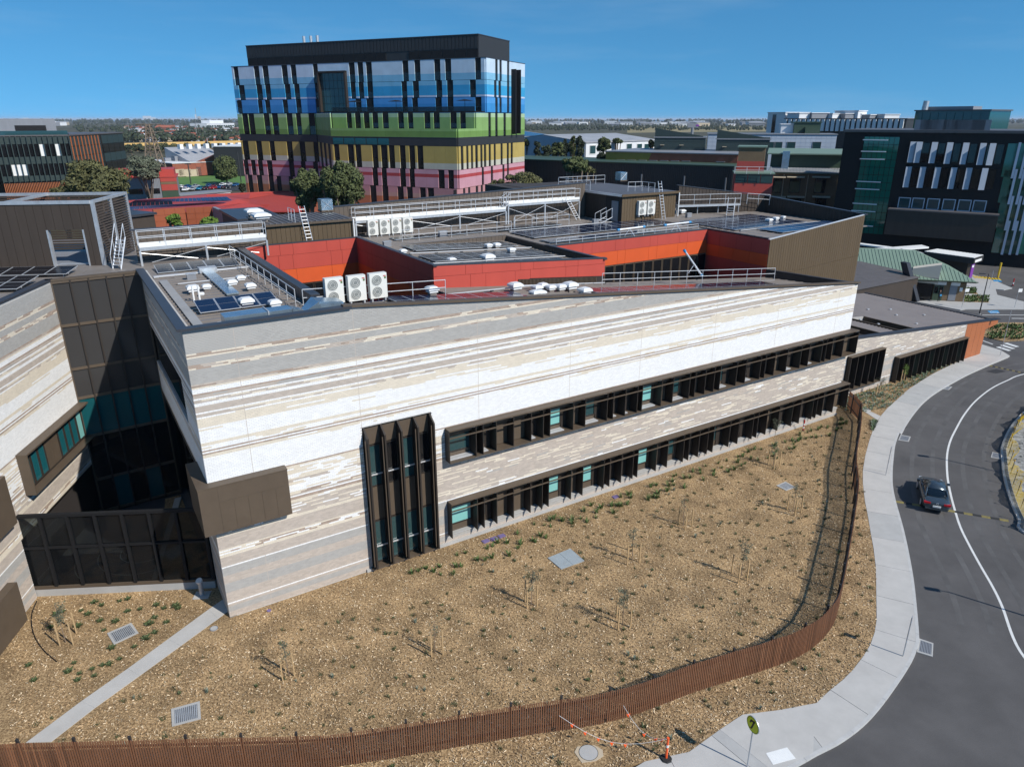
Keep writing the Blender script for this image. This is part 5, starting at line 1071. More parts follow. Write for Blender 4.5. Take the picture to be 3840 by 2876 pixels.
T1 = tuft_mesh('grass_tuft', 26, .30, .30, 'leaf', .016); T2 = tuft_mesh('grass_tuft', 18, .2, .22, 'leafd', .02, 5); T3 = tuft_mesh('grey_shrub', 22, .34, .2, 'leafg', .02, 9); T4 = tuft_mesh('leafy_shrub', 60, .2, .34, 'leafd', .035, 11)
sp = []
for i in range(120):
    u = 10.5 + 45.5 * ((i + rnd()) / 120); p = U.P(u, -ru(1.0, 2.9) - (.0 if u > 20 else .4), 0); sp.append((p.x, p.y, ru(.7, 1.35)))
put_many(T1, sp, 'green grass tuft in the double row along the brick wall base', 'grass tuft', 'grass tufts along the brick wall')
def scatter(n, cond=None, mind=0.0):
    out = []; tries = 0
    while len(out) < n and tries < 20000:
        tries += 1; y = ru(21.5, 60); x = ru(-30, 34)
        if inside(x, y, GARD) and not near_path(x, y) and (cond is None or cond(x, y)) and all((x-q[0])**2 + (y-q[1])**2 > mind for q in out): out.append((x, y, ru(.4, .9)))
    return out
rg = random.Random(15); mb = MB()
for x, y, s in scatter(420, lambda x, y: U.inv((x, y))[1] < -2.6, .35):
    for k in range(26):
        a = rg.random()*6.283; l = .2*s*(.6 + .6*rg.random()); d = Vector((math.cos(a), math.sin(a), 0)); b = Vector((x + rg.gauss(0, .09)*s, y + rg.gauss(0, .09)*s, 0)); n = Vector((-d.y, d.x, 0))*.02; mb.face([b - n, b + n, b + d*l*.9 + Vector((0, 0, l))], rg.choice((0, 0, 0, 1)))
tag(mb.build('dry_weeds', ['leafb', 'leafd']), 'brown drying weeds and dead grass scattered through the mulch', 'weeds', kind='stuff')
put_many(T2, scatter(150, lambda x, y: U.inv((x, y))[1] < -3.2), 'small dark green seedling tuft scattered over the open mulch', 'grass tuft', 'seedlings scattered in the mulch')
put_many(T3, scatter(60, lambda x, y: U.inv((x, y))[1] < -2), 'small silvery grey shrub scattered over the open mulch', 'shrub', 'silver shrubs in the mulch')
sp = []
for x, y in ((605,188),(650,205),(818,165),(895,230),(740,310),(665,365),(815,245),(1065,315),(990,380),(1000,205),(1050,225),(1125,210),(955,325),(990,285),(520,240),(565,262),(640,305),(405,245),(360,265),(500,340),(325,345),(765,180),(1140,225),(590,612),(605,655),(510,640),(497,683),(475,573),(765,548),(935,418),(220,683),(185,588),(655,588),(700,582),(440,628),(860,470),(715,478)):
    p = gp('Y7', x, y); sp.append((p.x, p.y, ru(.5, .95)))
put_many(T4, sp, 'low dark green shrub in the mulch left of the garden path', 'shrub', 'dark shrubs left of the garden path')
mb = MB(); rg = random.Random(4)
for _ in range(2600):
    t = rg.random(); u = 58 + 25 * t; v = 2.1 - rg.random() * (1 + 3.4 * (1 - abs(t - .35))); p = U.P(u, v, 0)
    if rg.random() < .35: q = gp('Y5', 640 + 60 * rg.random(), 1370 + 230 * rg.random()); p = q
    if not inside(p.x, p.y, GARD): continue
    for k in range(5):
        a = rg.random() * 6.28; l = .1 + .12 * rg.random(); w = .03; d = Vector((math.cos(a), math.sin(a), 0)); n = Vector((-d.y, d.x, 0)) * w; b = Vector((p.x, p.y, 0)); mb.face([b - n, b + n, b + d*l + n*.6 + Vector((0,0,l)), b + d*l - n*.6 + Vector((0,0,l))], rg.choice((0, 0, 1)))
o = mb.build('ground_cover', ['leafg', 'leaf']); tag(o, 'low grey green ground cover in the bed between entry wing and footpath', 'ground cover', kind='stuff')
def sapling(label, b, stakes, h=2.3, seed=1, foliage=1.0, m='gtree'):
    r = random.Random(seed); b = Vector(b); t = thing('sapling', label, 'sapling', b, 'staked saplings'); q = b + Vector((r.uniform(-.1,.1), r.uniform(-.1,.1), h)); tr = MB(); tr.tube(b, q, .024, 6, r2=.01); br = []
    for k in range(9):
        p = b.lerp(q, .5 + .05 * k); d = Vector((r.uniform(-1,1), r.uniform(-1,1), r.uniform(.2,1))).normalized() * r.uniform(.2,.5); tr.tube(p, p + d, .007, 4, r2=.003); br.append((p, p + d))
    tr.build('trunk', 'bark', t); cb = MB()
    for k in range(int(330 * foliage)):
        a, e = r.choice(br); p = a.lerp(e, r.uniform(.3, 1.1)) + Vector((r.gauss(0,.07), r.gauss(0,.07), r.gauss(0,.08))); a1 = r.random()*6.28; l = r.uniform(.08,.15); d = Vector((math.cos(a1), math.sin(a1), r.uniform(-.9,.3))).normalized()*l; n = d.cross(Vector((r.gauss(0,1), r.gauss(0,1), r.gauss(0,1)))).normalized() * .02
        cb.face([p, p + d*.5 + n, p + d, p + d*.5 - n])
    cb.build('crown', m, t)
    for i, s in enumerate(stakes):
        s = Vector(s); e = s + Vector((r.uniform(-.05,.05), r.uniform(-.05,.05), 1.25 + r.uniform(-.08,.12))); MB().box(Frame(s, .4), -.032, .032, -.032, .032, -.05, 1.42 + r.uniform(-.06, .12)).build('stake', 'woodp', t)
        MB().tube(s + Vector((0,0,1.0)), b.lerp(q, .42), .012, 4).build('tie', 'woodp', t)
SPL = [('Y7',(420,440),((385,462),(470,457),(490,383)),'staked sapling at far left of the garden by the black hose',2.5,1.3,3),
 ('Y7',(1845,655),((1805,685),(1880,655),(1825,625)),'staked sapling nearest the front fence right of the path',2.3,.5,4),('X6',(465,600),((440,628),(525,612),(455,592)),'staked sapling in the front centre of the mulch garden',2.1,.3,5),
 ('X6',(1190,240),((1160,262),(1235,247),(1145,212)),'staked sapling left of the grey pit lid',2.5,1.0,6),('X6',(1880,385),((1845,428),(1938,407),(1835,332)),'staked leafy sapling below the grey pit lid',2.6,1.2,7),
 ('X5',(195,385),((220,432),(295,392),(140,362)),'staked sapling in the middle distance below the lower window band',2.2,.4,8),('X5',(1495,220),((1518,267),(1590,230),(1425,190)),'staked sapling just below the right drain grate',2.4,.7,9),
 ('X5',(880,990),((847,1062),(950,1032),(770,942)),'staked sapling nearest the fence bend on the right',2.6,1.0,10),('Y4',(945,1290),((950,1327),(998,1312),(900,1282)),'farthest staked sapling close to the right end windows',2.1,.5,11),
 ('S',(2370,2100),((2352,2118),(2398,2108),(2372,2068)),'staked sapling directly above the grey pit lid',2.5,.9,12)]
for r, b, s, l, h, fo, sd_ in SPL: sapling(l, gp(r, *b), [gp(r, *q) for q in s], h, sd_, fo)
sapling('unstaked thin sapling against the lower window band', gp('Y4', 960, 1050), [], 1.9, 21, .8); sapling('staked sapling in the bed by the entry wing deep window', gp('Y5', 690, 1140), [gp('Y5', 672, 1150), gp('Y5', 700, 1135)], 1.9, 22, .8)
sapling('staked sapling in the bed by the entry wing finned windows', gp('Y5', 905, 1030), [gp('Y5', 890, 1035), gp('Y5', 918, 1020)], 2.0, 23, 1.2, 'grn')
# ============================================================ cars
def loft(mb, secs, mi=0, cap=True):
    k0 = len(mb.v); n = len(secs[0])
    for s in secs: mb.v += [tuple(p) for p in s]
    for i in range(len(secs) - 1):
        for j in range(n): a = k0 + i*n + j; b = k0 + i*n + (j+1) % n; mb.f.append((a, a + n, b + n, b)); mb.m.append(mi)
    if cap: mb.f.append(tuple(k0 + j for j in range(n))); mb.m.append(mi); mb.f.append(tuple(k0 + (len(secs)-1)*n + j for j in range(n))[::-1]); mb.m.append(mi)
def make_car(name, label, paint, detail=True, group=None, suv=0.0):
    t = thing(name, label, 'car', (0, 0, 0), group); mb = MB(); k = suv
    def sec(y, hw, zb, zt): return [(-hw*.8, y, zb), (hw*.8, y, zb), (hw*.97, y, zb+.13), (hw, y, (zb+zt)/2), (hw*.97, y, zt-.12), (hw*.82, y, zt), (0, y, zt+.02), (-hw*.82, y, zt), (-hw*.97, y, zt-.12), (-hw, y, (zb+zt)/2), (-hw*.97, y, zb+.13)]
    loft(mb, [sec(*q) for q in ((-2.43,.74,.42,.86),(-2.36,.84,.30,.97+k*.1),(-2.0,.905,.22,1.02+k*.1),(-1.1,.93,.2,.99+k*.1),(0,.93,.2,.96+k*.1),(1.0,.925,.2,.94+k*.1),(1.6,.91,.22,.89+k*.1),(2.1,.85,.26,.80+k*.1),(2.36,.74,.34,.68),(2.43,.62,.42,.6))])
    b = mb.build('body', paint, t, smooth=True); md = b.modifiers.new('subdivision', 'SUBSURF'); md.levels = md.render_levels = 2 if detail else 1
    g = MB()
    def cs(y, wb, wt, zb, zt): return [(-wb, y, zb), (wb, y, zb), ((wb+wt)/2*1.02, y, (zb+zt)/2), (wt, y, zt), (0, y, zt+.03), (-wt, y, zt), (-(wb+wt)/2*1.02, y, (zb+zt)/2)]
    R_ = -2.1 if k else -1.75
    loft(g, [cs(*q) for q in ((R_,.72,.66,.98,1.0+k*.2),(-1.05-k*.6,.80,.63,.97,1.38+k*.2),(-.3,.84,.645,.95,1.43+k*.2),(.3,.84,.64,.93,1.42+k*.2),(.85,.80,.64,.92,1.18+k*.15),(1.4,.74,.70,.88,.9))])
    gl = g.build('glasshouse', 'carg', t, smooth=True); md = gl.modifiers.new('subdivision', 'SUBSURF'); md.levels = md.render_levels = 1
    rf = MB(); loft(rf, [[(-w, y, z-.03), (w, y, z-.03), (w, y, z), (0, y, z+.035), (-w, y, z)] for y, w, z in ((-1.0-k*.7,.60,1.36+k*.2),(-.3,.625,1.435+k*.2),(.3,.62,1.425+k*.2),(.5,.58,1.36+k*.2))]); rf.build('roof', paint, t, smooth=True)
    for sx in (-1, 1):
        p = MB(); p.tube((sx*.62, -1.0-k*.7, 1.36+k*.2), (sx*.74, R_ + .05, 1.0), .05, 5); p.tube((sx*.62, .45, 1.37+k*.2), (sx*.78, 1.3, .93), .04, 5); p.tube((sx*.66, -.25, 1.4+k*.2), (sx*.87, -.25, .96), .035, 5); p.build('pillar', paint, t)
        MB().box(WF, sx*1.0 - .1, sx*1.0 + .1, .75, .9, .95, 1.1).build('mirror', paint, t)
        for y in (-1.42, 1.4):
            w = MB().tube((sx*.92, y, .33), (sx*.70, y, .33), .335, 20).build('tyre', 'rubber', t); MB().tube((sx*.935, y, .33), (sx*.9, y, .33), .23, 14).build('rim', 'alu', w)
        lt = MB(); lt.box(WF, min(sx*.86, sx*.42), max(sx*.86, sx*.42), -2.44, -2.28, .76, .90); lt.build('tail_light', 'tail', t)
        MB().box(WF, min(sx*.80, sx*.48), max(sx*.80, sx*.48), 2.1, 2.3, .60, .69).build('headlight', 'galv', t)
    MB().box(WF, -.26, .26, -2.5, -2.42, .56, .68).build('number_plate', 'line', t); MB().box(WF, -.72, .72, -2.49, -2.38, .36, .48).build('bumper_strip', paint, t)
    if detail:
        e = MB()
        for q in range(12): a0 = q*.5236; a1 = a0 + .5236; e.tube((.075*math.cos(a0), -2.475, .86 + .06*math.sin(a0)), (.075*math.cos(a1), -2.475, .86 + .06*math.sin(a1)), .012, 4)
        e.build('badge', 'alu', t)
    return t
ca = gp('Y6', 978, 812, ZR); cb_ = gp('Y6', 945, 640, ZR); dv = (cb_ - ca).normalized(); rt_ = Vector((dv.y, -dv.x, 0)); mid = (ca + cb_) / 2 + rt_ * .82
car = make_car('parked_car' if False else 'sedan_car', 'dark grey sedan driving over the speed hump on the curving road', 'carp'); car.location = (mid.x, mid.y, ZR); car.rotation_euler.z = math.atan2(dv.y, dv.x) - math.pi / 2
# street lights just outside the frame whose shadows cross the road
def lamp(label, b, h, ang, m='char'):
    b = Vector(b); t = thing('street_light', label, 'street light', b, 'street lights'); MB().tube(b, b + Vector((0,0,h)), .09, 10, r2=.05).build('pole', m, t); d = Vector((math.cos(ang), math.sin(ang), 0)); e = b + Vector((0,0,h)); MB().tube(e, e + d*.5, .035, 6).build('arm', m, t); f = Frame(e + d*.5, ang); MB().box(f, 0, .75, -.16, .16, h + b.z - .05, h + b.z + .06).build('lamp_head', m, t); MB().tube(b, b + Vector((0,0,.06)), .2, 10).build('base_plate', 'conc', t)
shd = Vector((SUN_DIR.x, SUN_DIR.y, 0)) / SUN_DIR.z
hs_ = gp('Y6', 1040, 312, ZR); lamp('street light beyond the right edge casting a shadow above the sedan', hs_ + shd * 7.5 + Vector((.6, -.1, 0)), 7.5, math.pi - .3)
hs_ = gp('D', 2025, 1276, ZR); lamp('street light beyond the right edge casting a shadow below the sedan', hs_ + shd * 7.5 + Vector((.6, -.1, 0)), 7.5, math.pi - .3)
lamp('black street light between the entry roof and the blue parking bay', gp('X2', 1665, 950, ZR), 6.0, math.pi - .1)
# ============================================================ entry wing
EWZ = lambda u: 6.25 - .0795 * (u - 61.6)
EWv = 2.35; EW = thing('entry_wing', 'low brick entry wing with brown ribbed roof and orange end', 'building', U.P(72, EWv, 0))
MB().wedge(U, 57, 60.6, EWv, EWv + .4, lambda u, v: 0, lambda u, v: EWZ(u)).build('wall', 'mortar', EW); MB().wedge(U, 60.6, 66.6, EWv, EWv + .4, lambda u, v: 4.55, lambda u, v: EWZ(u)).build('wall', 'mortar', EW); MB().box(U, 60.6, 66.6, EWv, EWv + .4, 0, .9).build('wall', 'mortar', EW)
MB().wedge(U, 66.6, 69.3, EWv, EWv + .4, lambda u, v: 0, lambda u, v: EWZ(u)).build('wall', 'mortar', EW); MB().wedge(U, 69.3, 83.6, EWv, EWv + .4, lambda u, v: 3.0, lambda u, v: EWZ(u)).build('wall', 'mortar', EW)
bricks(EW, U, 'u', 57, 83.6, EWv, -1, .06, lambda u: EWZ(u) - .05, [(60.6, 66.6, .9, 4.55), (69.3, 83.7, -1, 3.0)], lambda u, z: z > 3.15, ph=3)
MB().box(U, 60.6, 66.6, EWv + .3, EWv + .5, .9, 4.55).build('window_backing', 'bronzed', EW)
for i in range(6): MB().box(U, 60.65 + i*1.18, 60.72 + i*1.18, EWv - .45, EWv + .3, .95, 4.5).build('shade_fin', 'bronzed', EW)
for i in range(5): MB().box(U, 60.8 + i*1.18, 61.75 + i*1.18, EWv + .24, EWv + .3, 1.1, 4.4).build('pane', 'gmesh' if i == 0 else 'gdark', EW)
MB().box(U, 60.6, 66.6, EWv - .5, EWv + .3, 4.47, 4.55).build('head_plate', 'bronze', EW); MB().box(U, 60.6, 66.6, EWv - .5, EWv + .3, .88, .95).build('sill', 'bronze', EW)
MB().box(U, 69.3, 83.6, EWv + .3, EWv + .5, 0, 3.0).build('window_backing', 'bronzed', EW); MB().box(U, 69.3, 83.6, EWv - .6, EWv + .3, 2.92, 3.0).build('sunshade_top', 'bronze', EW)
for i in range(15):
    x = 69.35 + i * 1.0; MB().box(U, x, x + .05, EWv - .6, EWv + .3, .1, 2.9).build('shade_fin', 'bronzed', EW)
    if i in (3, 6, 9, 12): MB().box(U, x + .1, x + .9, EWv + .22, EWv + .3, .3, 2.4).build('pane', 'gblind', EW)
og = [(83.6, -.1), (88.3, -.1), (88.3, 3.1), (91.0, 3.42), (91.0, EWZ(91)), (83.6, EWZ(83.6))]
mb = MB(); k = len(og); mb.v = [tuple(U.P(a, EWv - .03, z)) for a, z in og] + [tuple(U.P(a, EWv + .35, z)) for a, z in og]; mb.f = [(0,1,2,5), (2,3,4,5), (6,11,8,7), (8,11,10,9)] + [(i, i + k, (i+1) % k + k, (i+1) % k) for i in range(k)]; mb.m = [0] * len(mb.f); mb.build('orange_end_wall', 'rust', EW)
for x in (84.8, 86.0, 87.2): MB().box(U, x - .006, x + .006, EWv - .036, EWv - .03, 0, EWZ(x) - .05).build('panel_joint', 'groove', EW)
MB().box(U, 87.9, 88.3, EWv + .35, 19.5, 0, 3.1).build('end_wall', 'gdark', EW); MB().wedge(U, 57, 87.8, EWv + .6, 19.4, lambda u, v: 0, lambda u, v: EWZ(u) - .5).build('core', 'groove', EW)
def rp(u0, u1, v0, v1):
    n = max(1, round((v1 - v0) / .42)); s = (v1 - v0) / n
    for i in range(n):
        m_ = MB(); a = v0 + i*s; m_.wedge(U, u0, u1, a, a + s - .01, lambda u, v: EWZ(u) - .22, lambda u, v: EWZ(u) - .12); m_.wedge(U, u0, u1, a + s - .13, a + s - .02, lambda u, v: EWZ(u) - .12, lambda u, v: EWZ(u) - .07); m_.build('roof_sheet', 'roofe', EW)
rp(73.4, 90.4, 3.0, 19.6); rp(57.2, 73.4, 9.0, 19.6); rp(66.8, 70.4, 3.0, 9.0)
for a in ((70.4, 70.6, 3.0, 9.0), (73.2, 73.4, 3.0, 9.0)): MB().wedge(U, *a, lambda u, v: 1, lambda u, v: EWZ(u) + .08).build('light_well_wall', 'bronze', EW)
for a in ((70.6, 73.2, 8.9, 9.05), (70.6, 73.2, 2.95, 3.05)): MB().wedge(U, *a, lambda u, v: 1, lambda u, v: EWZ(u) + .06).build('light_well_wall', 'brG', EW)
MB().box(U, 70.6, 73.2, 3.05, 8.9, .5, .6).build('light_well_floor', 'concp', EW); MB().wedge(U, 66.6, 66.8, 3, 9, lambda u, v: 1, lambda u, v: EWZ(u) + .08).build('light_well_wall', 'bronze', EW)
coping(EW, [U.P(57, EWv + .2, EWZ(57)), U.P(91.05, EWv + .2, EWZ(91.05))], .62, .12); coping(EW, [U.P(90.6, 3.0, EWZ(90.6) - .1), U.P(90.6, 19.6, EWZ(90.6) - .1)], .25, .12)
for i, (x, y) in enumerate(((338,878),(610,853),(678,940),(1015,910),(1610,975),(915,1063),(233,1057),(450,1112))):
    p = gp('X2', x, y, 5.0); p.z = EWZ(U.inv(p)[0]) - .07
    u_, v_ = U.inv(p); tag(MB().box(U, u_-.14, u_+.14, v_-.1, v_+.1, p.z, p.z + .09).build('roof_anchor', 'alu'), 'small bright anchor plate on the brown entry roof', 'roof anchor', 'anchor plates on the entry roof')
# ============================================================ beyond the entry wing
CT = thing('green_roof_cottage', 'brown brick cottage with green ribbed hip roof', 'building', gp('X2', 1300, 795)); p0 = gp('X2', 1085, 782); p1 = gp('X2', 1465, 802); an = math.atan2(p1.y - p0.y, p1.x - p0.x); K = Frame(p0, an); Lk = (p1 - p0).length
MB().box(K, 0, Lk, 0, 12, 0, 3.3).build('wall', 'brickb', CT); MB().box(K, -14, 0, .4, 12, 0, 3.3).build('wall', 'brickb', CT)
def K_(x, v=-.02): return K.onv('X2', x, 700, v)[0]
MB().box(K, .1, K_(1250), -.03, 0, 2.5, 3.2).build('white_panel', 'white', CT); MB().box(K, K_(1305), K_(1415), -.03, 0, 2.45, 3.2).build('white_panel', 'white', CT)
dw = MB().box(K, K_(1110), K_(1225), -.06, 0, 0, 2.4).build('double_door', 'greenb', CT); MB().box(K, K_(1300), K_(1390), -.05, 0, .1, 2.4).build('security_door', 'greym', CT)
for i in range(2): MB().box(K, K_(1118 + i*58), K_(1160 + i*58), -.08, -.06, 1.2, 2.2).build('door_pane', 'gdark', dw)
MB().box(K, K_(1420), K_(1455), -.04, 0, 1.6, 2.2).build('notice_board', 'white', CT)
mb = MB(); e = 3.3; rg_ = [K.P(-26, 6.4, 6.8), K.P(Lk - 6.5, 6.4, 6.8)]
mb.face([K.P(-26, -.9, e), K.P(Lk + 1.2, -.9, e), rg_[1], rg_[0]]); mb.face([K.P(Lk + 1.2, -.9, e), K.P(Lk + 1.2, 13.5, e), rg_[1]]); mb.face([K.P(Lk + 1.2, 13.5, e), K.P(-26, 13.5, e), rg_[0], rg_[1]]); mb.face([K.P(-26,-.9,e-.15),K.P(-26,13.5,e-.15),K.P(Lk+1.2,13.5,e-.15),K.P(Lk+1.2,-.9,e-.15)]); rf = mb.build('roof', 'greenr', CT)
nv_ = Vector((0, 0, 1))
for i in range(60):
    u_ = -25.8 + i * (Lk + 26.8) / 60; top_ = 6.4 if u_ < Lk - 6.5 else max(.0, 6.4 * (Lk + 1.2 - u_) / 7.7); f_ = lambda v: e + 3.5 * (v + .9) / 7.3 + .015
    if top_ > .4: MB().hexa([K.P(u_,-.9,f_(-.9)),K.P(u_+.06,-.9,f_(-.9)),K.P(u_+.06,top_-.3,f_(top_-.3)),K.P(u_,top_-.3,f_(top_-.3))] + [q + nv_*.05 for q in (K.P(u_,-.9,f_(-.9)),K.P(u_+.06,-.9,f_(-.9)),K.P(u_+.06,top_-.3,f_(top_-.3)),K.P(u_,top_-.3,f_(top_-.3)))]).build('roof_rib', 'greenr', rf)
MB().tube(K.P(Lk+1.25,-.95,e+.02), K.P(-26,-.95,e+.02), .08, 6).build('gutter', 'greenb', CT)
BW = thing('brown_wedge_roof', 'dark brown folded roof with pale brick gable end beside the cottage', 'building', gp('X2', 900, 800)); 
pa = gp('X2', 920, 795); W_ = Frame(pa, ANG); MB().wedge(W_, -28, 0, .5, 14, lambda u, v: 0, lambda u, v: 3.6 + .16 * min(v, 9)).build('wall', 'brown', BW)
for i in range(22): MB().wedge(W_, -28, 0, .3 + i*.62, .88 + i*.62, lambda u, v: 3.62 + .16 * min(v, 9), lambda u, v: 3.72 + .16 * min(v, 9)).build('roof_sheet', 'roofd', BW)
MB().hexa([W_.P(-.3,-.2,0),W_.P(.5,-.2,0),W_.P(.9,1.2,0),W_.P(-.3,1.2,0),W_.P(-2.2,1.6,6.0),W_.P(-1.5,1.4,6.0),W_.P(-1.2,2.6,6.0),W_.P(-2.2,2.6,6.0)]).build('folded_edge', 'cop', BW)
g0 = gp('X2', 885, 770); g1 = gp('X2', 1075, 790); ga = math.atan2(g1.y - g0.y, g1.x - g0.x); GB = Frame(g0, ga); gl_ = (g1 - g0).length; MB().wedge(GB, -1.0, gl_ + .6, 0, 2, lambda u, v: 2.7, lambda u, v: 4.8 + .25*(u+1)).build('gable', 'brC', BW); MB().box(GB, -.8, gl_, .3, .5, 0, 2.7).build('glazing', 'gdark', BW); MB().box(GB, -1.0, gl_ + .6, -.03, 0, 3.4, 3.7).build('band', 'brT', BW)
slab('concourse', [('X2',900,800),('X2',1085,780),('X2',1460,800),('X2',1500,700),('X2',1520,560),('X2',1560,470),('X2',1880,560),('X2',2060,640),('X2',1960,660),('X2',1860,650),('X2',1880,720),('X2',2199,800),('X2',2199,890),('X2',1500,890),('X2',1440,900)], -.02, 'conc')
slab('verge_bed', [('X2',1740,1140),('X2',1890,1050),('X2',2199,1050),('X2',2199,1260),('X2',1960,1275),('X2',1720,1215)], -.03, 'mulch')
slab('shrub_bed', [('X2',1490,730),('X2',1700,735),('X2',1785,812),('X2',1480,802)], .0, 'mulch'); slab('shrub_bed', [('X2',1500,650),('X2',1600,640),('X2',1650,712),('X2',1505,700)], .0, 'mulch')
mb = MB(); rg = random.Random(8)
for bx_, n_ in ((((1490,735),(1775,808)), 160), (((1500,645),(1630,705)), 90), (((1760,1080),(2199,1250)), 260)):
    for _ in range(n_):
        p = gp('X2', rg.uniform(bx_[0][0], bx_[1][0]), rg.uniform(bx_[0][1], bx_[1][1]))
        for k in range(6): a = rg.random()*6.28; l = rg.uniform(.15,.35); d = Vector((math.cos(a), math.sin(a), 0)); n = Vector((-d.y, d.x, 0))*.05; mb.face([p - n, p + n, p + d*l*.6 + n + Vector((0,0,l)), p + d*l*.6 - n + Vector((0,0,l))])
tag(mb.build('bed_planting', 'leaf'), 'low green planting in the beds beside the cottage and crossing', 'ground cover', kind='stuff')
slab('parking_bay', [('X2',1760,912),('X2',1885,905),('X2',1910,938),('X2',1800,942)], ZR + .004, 'blue', ZR - .05); slab('parking_bay', [('X2',1822,540),('X2',1910,540),('X2',1935,560),('X2',1840,558)], .0, 'blue', -.1)
c = gp('X2', 1830, 924, ZR + .01); mb = MB()
for k in range(12): a0, a1 = k*.45 + 2.2, (k+1)*.45 + 2.2; mb.face([(c.x + r*math.cos(a), c.y - .25 + r*math.sin(a), ZR + .009) for a, r in ((a0,.45),(a0,.57),(a1,.57),(a1,.45))])
mb.face([(c.x-.06,c.y-.2,ZR+.009),(c.x+.06,c.y-.2,ZR+.009),(c.x+.06,c.y+.6,ZR+.009),(c.x-.06,c.y+.6,ZR+.009)]); mb.face([(c.x,c.y-.2,ZR+.01),(c.x+.6,c.y-.2,ZR+.01),(c.x+.6,c.y-.1,ZR+.01),(c.x,c.y-.1,ZR+.01)]); struct(mb.build('wheelchair_symbol', 'line'))
for i in range(4): slab('crossing_stripe', [('X2',1862 + 46*i - 0,1345 - 23*i),('X2',1905 + 46*i,1337 - 23*i),('X2',2050 + 46*i,1383 - 23*i),('X2',2010 + 46*i,1390 - 23*i)], ZR + .005, 'line', ZR - .05) if i < 3 else None
for q in ([('X2',1700,958),('X2',2199,958),('X2',2199,962),('X2',1700,962)], [('X2',1712,1265),('X2',1832,1308),('X2',1820,1312),('X2',1705,1270)], [('X2',2050,998),('X2',2199,1000),('X2',2199,1005),('X2',2052,1003)]): slab('bay_line', q, ZR + .005, 'line', ZR - .05)
for i in range(9): slab('hatch_stripe', [('X2',1578 + 38*i,490 + 4*i),('X2',1598 + 38*i,490 + 4*i),('X2',1640 + 36*i,520 + 3*i),('X2',1620 + 36*i,520 + 3*i)], .002, 'yell', -.1)
post('steel sign post with white plate at the end of the cottage', gp('X2', 1455, 870, 0), 3.0); post('steel sign post with white plate right of the planted beds', gp('X2', 2085, 872, 0), 3.0); post('tall sign post at the orange wall corner', gp('X2', 1912, 1448, 0), 5.6); post('sign post on the concourse near the yellow bollard', gp('X2', 1785, 640, 0), 3.0)
for x, y, h in ((1478, 680, 0), (2105, 672, 0)): pass
for bpt, h in ((gp('X2', 1455, 870), 2.9), (gp('X2', 2085, 872), 2.9)): tag(MB().box(Frame(bpt, .2), -.1, .6, -.06, -.04, h - .5, h).build('parking_sign', 'white'), 'white parking sign plate on the post ' + ('by the cottage' if bpt.x < 75 else 'right of the planted beds'), 'sign')
p = gp('X2', 1545, 560, 0); t = thing('purple_sign', 'upright purple totem sign behind the cottage roof corner', 'sign', p); MB().box(Frame(p, .3), -.3, .3, -.08, .08, 0, 3.6).build('panel', 'purple', t); MB().box(Frame(p, .3), -.2, .2, -.09, -.08, 2.5, 2.9).build('lettering', 'white', t)
p = gp('X2', 1885, 515, 0); t = thing('yellow_bollard', 'tall yellow bollard at the hatched bay', 'bollard', p); MB().tube(p, p + Vector((0,0,2.6)), .16, 10).build('tube', 'yell', t); MB().tube(p + Vector((0,0,2.6)), p + Vector((0,0,2.7)), .17, 10).build('cap', 'yell', t)
CB = thing('canopy_kiosk', 'dark flat canopy building with white ribbed roof and signboard', 'building', gp('X2', 1400, 330)); c4 = [gp('X2', *q, 4.2) for q in ((1010,205),(1610,285),(1720,250),(1160,175))]; MB().hexa([q - Vector((0,0,1.0)) for q in c4] + c4).build('fascia', 'char', CB)
n_ = 14
for i in range(n_): a, b = i/n_, (i+.8)/n_; MB().hexa([q + Vector((0,0,.02)) for q in (c4[0].lerp(c4[1], a), c4[0].lerp(c4[1], b), c4[3].lerp(c4[2], b), c4[3].lerp(c4[2], a))] + [q + Vector((0,0,.1)) for q in (c4[0].lerp(c4[1], a), c4[0].lerp(c4[1], b), c4[3].lerp(c4[2], b), c4[3].lerp(c4[2], a))]).build('roof_sheet', 'white', CB)
cc = sum(c4, Vector())/4; MB().hexa([Vector((q.x, q.y, 0)).lerp(Vector((cc.x, cc.y, 0)), .25) for q in c4] + [Vector((q.x, q.y, 3.2)).lerp(Vector((cc.x, cc.y, 3.2)), .25) for q in c4]).build('walls', 'bronzed', CB); e1_ = c4[1].lerp(c4[2], .1); e2_ = c4[1].lerp(c4[2], .8); MB().hexa([e1_ + Vector((.02,-.04,-.8)), e2_ + Vector((.02,-.04,-.8)), e2_ + Vector((.04,-.02,-.8)), e1_ + Vector((.04,-.02,-.8)), e1_ + Vector((.02,-.04,-.35)), e2_ + Vector((.02,-.04,-.35)), e2_ + Vector((.04,-.02,-.35)), e1_ + Vector((.04,-.02,-.35))]).build('sign_lettering', 'white', CB)
for i, (a, b) in enumerate((((230,130),(700,190)), ((320,222),(1060,165)), ((790,210),(1000,240)))):
    p, q = gp('X2', *a, 4.5), gp('X2', *b, 4.5); n = Vector((0, 2.5, 0)); t = thing('covered_way', ('long white covered way roof behind the green cottage', 'bright white walkway canopy crossing behind the cottage ridge', 'short white canopy roof left of the dark kiosk')[i], 'canopy', (p.x, p.y, 0)); MB().hexa([p, q, q + n, p + n] + [v + Vector((0,0,.25)) for v in (p, q, q + n, p + n)]).build('roof', 'white', t)
    for f in (.1, .5, .9): v = p.lerp(q, f) + n*.5; MB().tube((v.x, v.y, 0), (v.x, v.y, 4.5), .1, 6).build('column', 'greym', t)
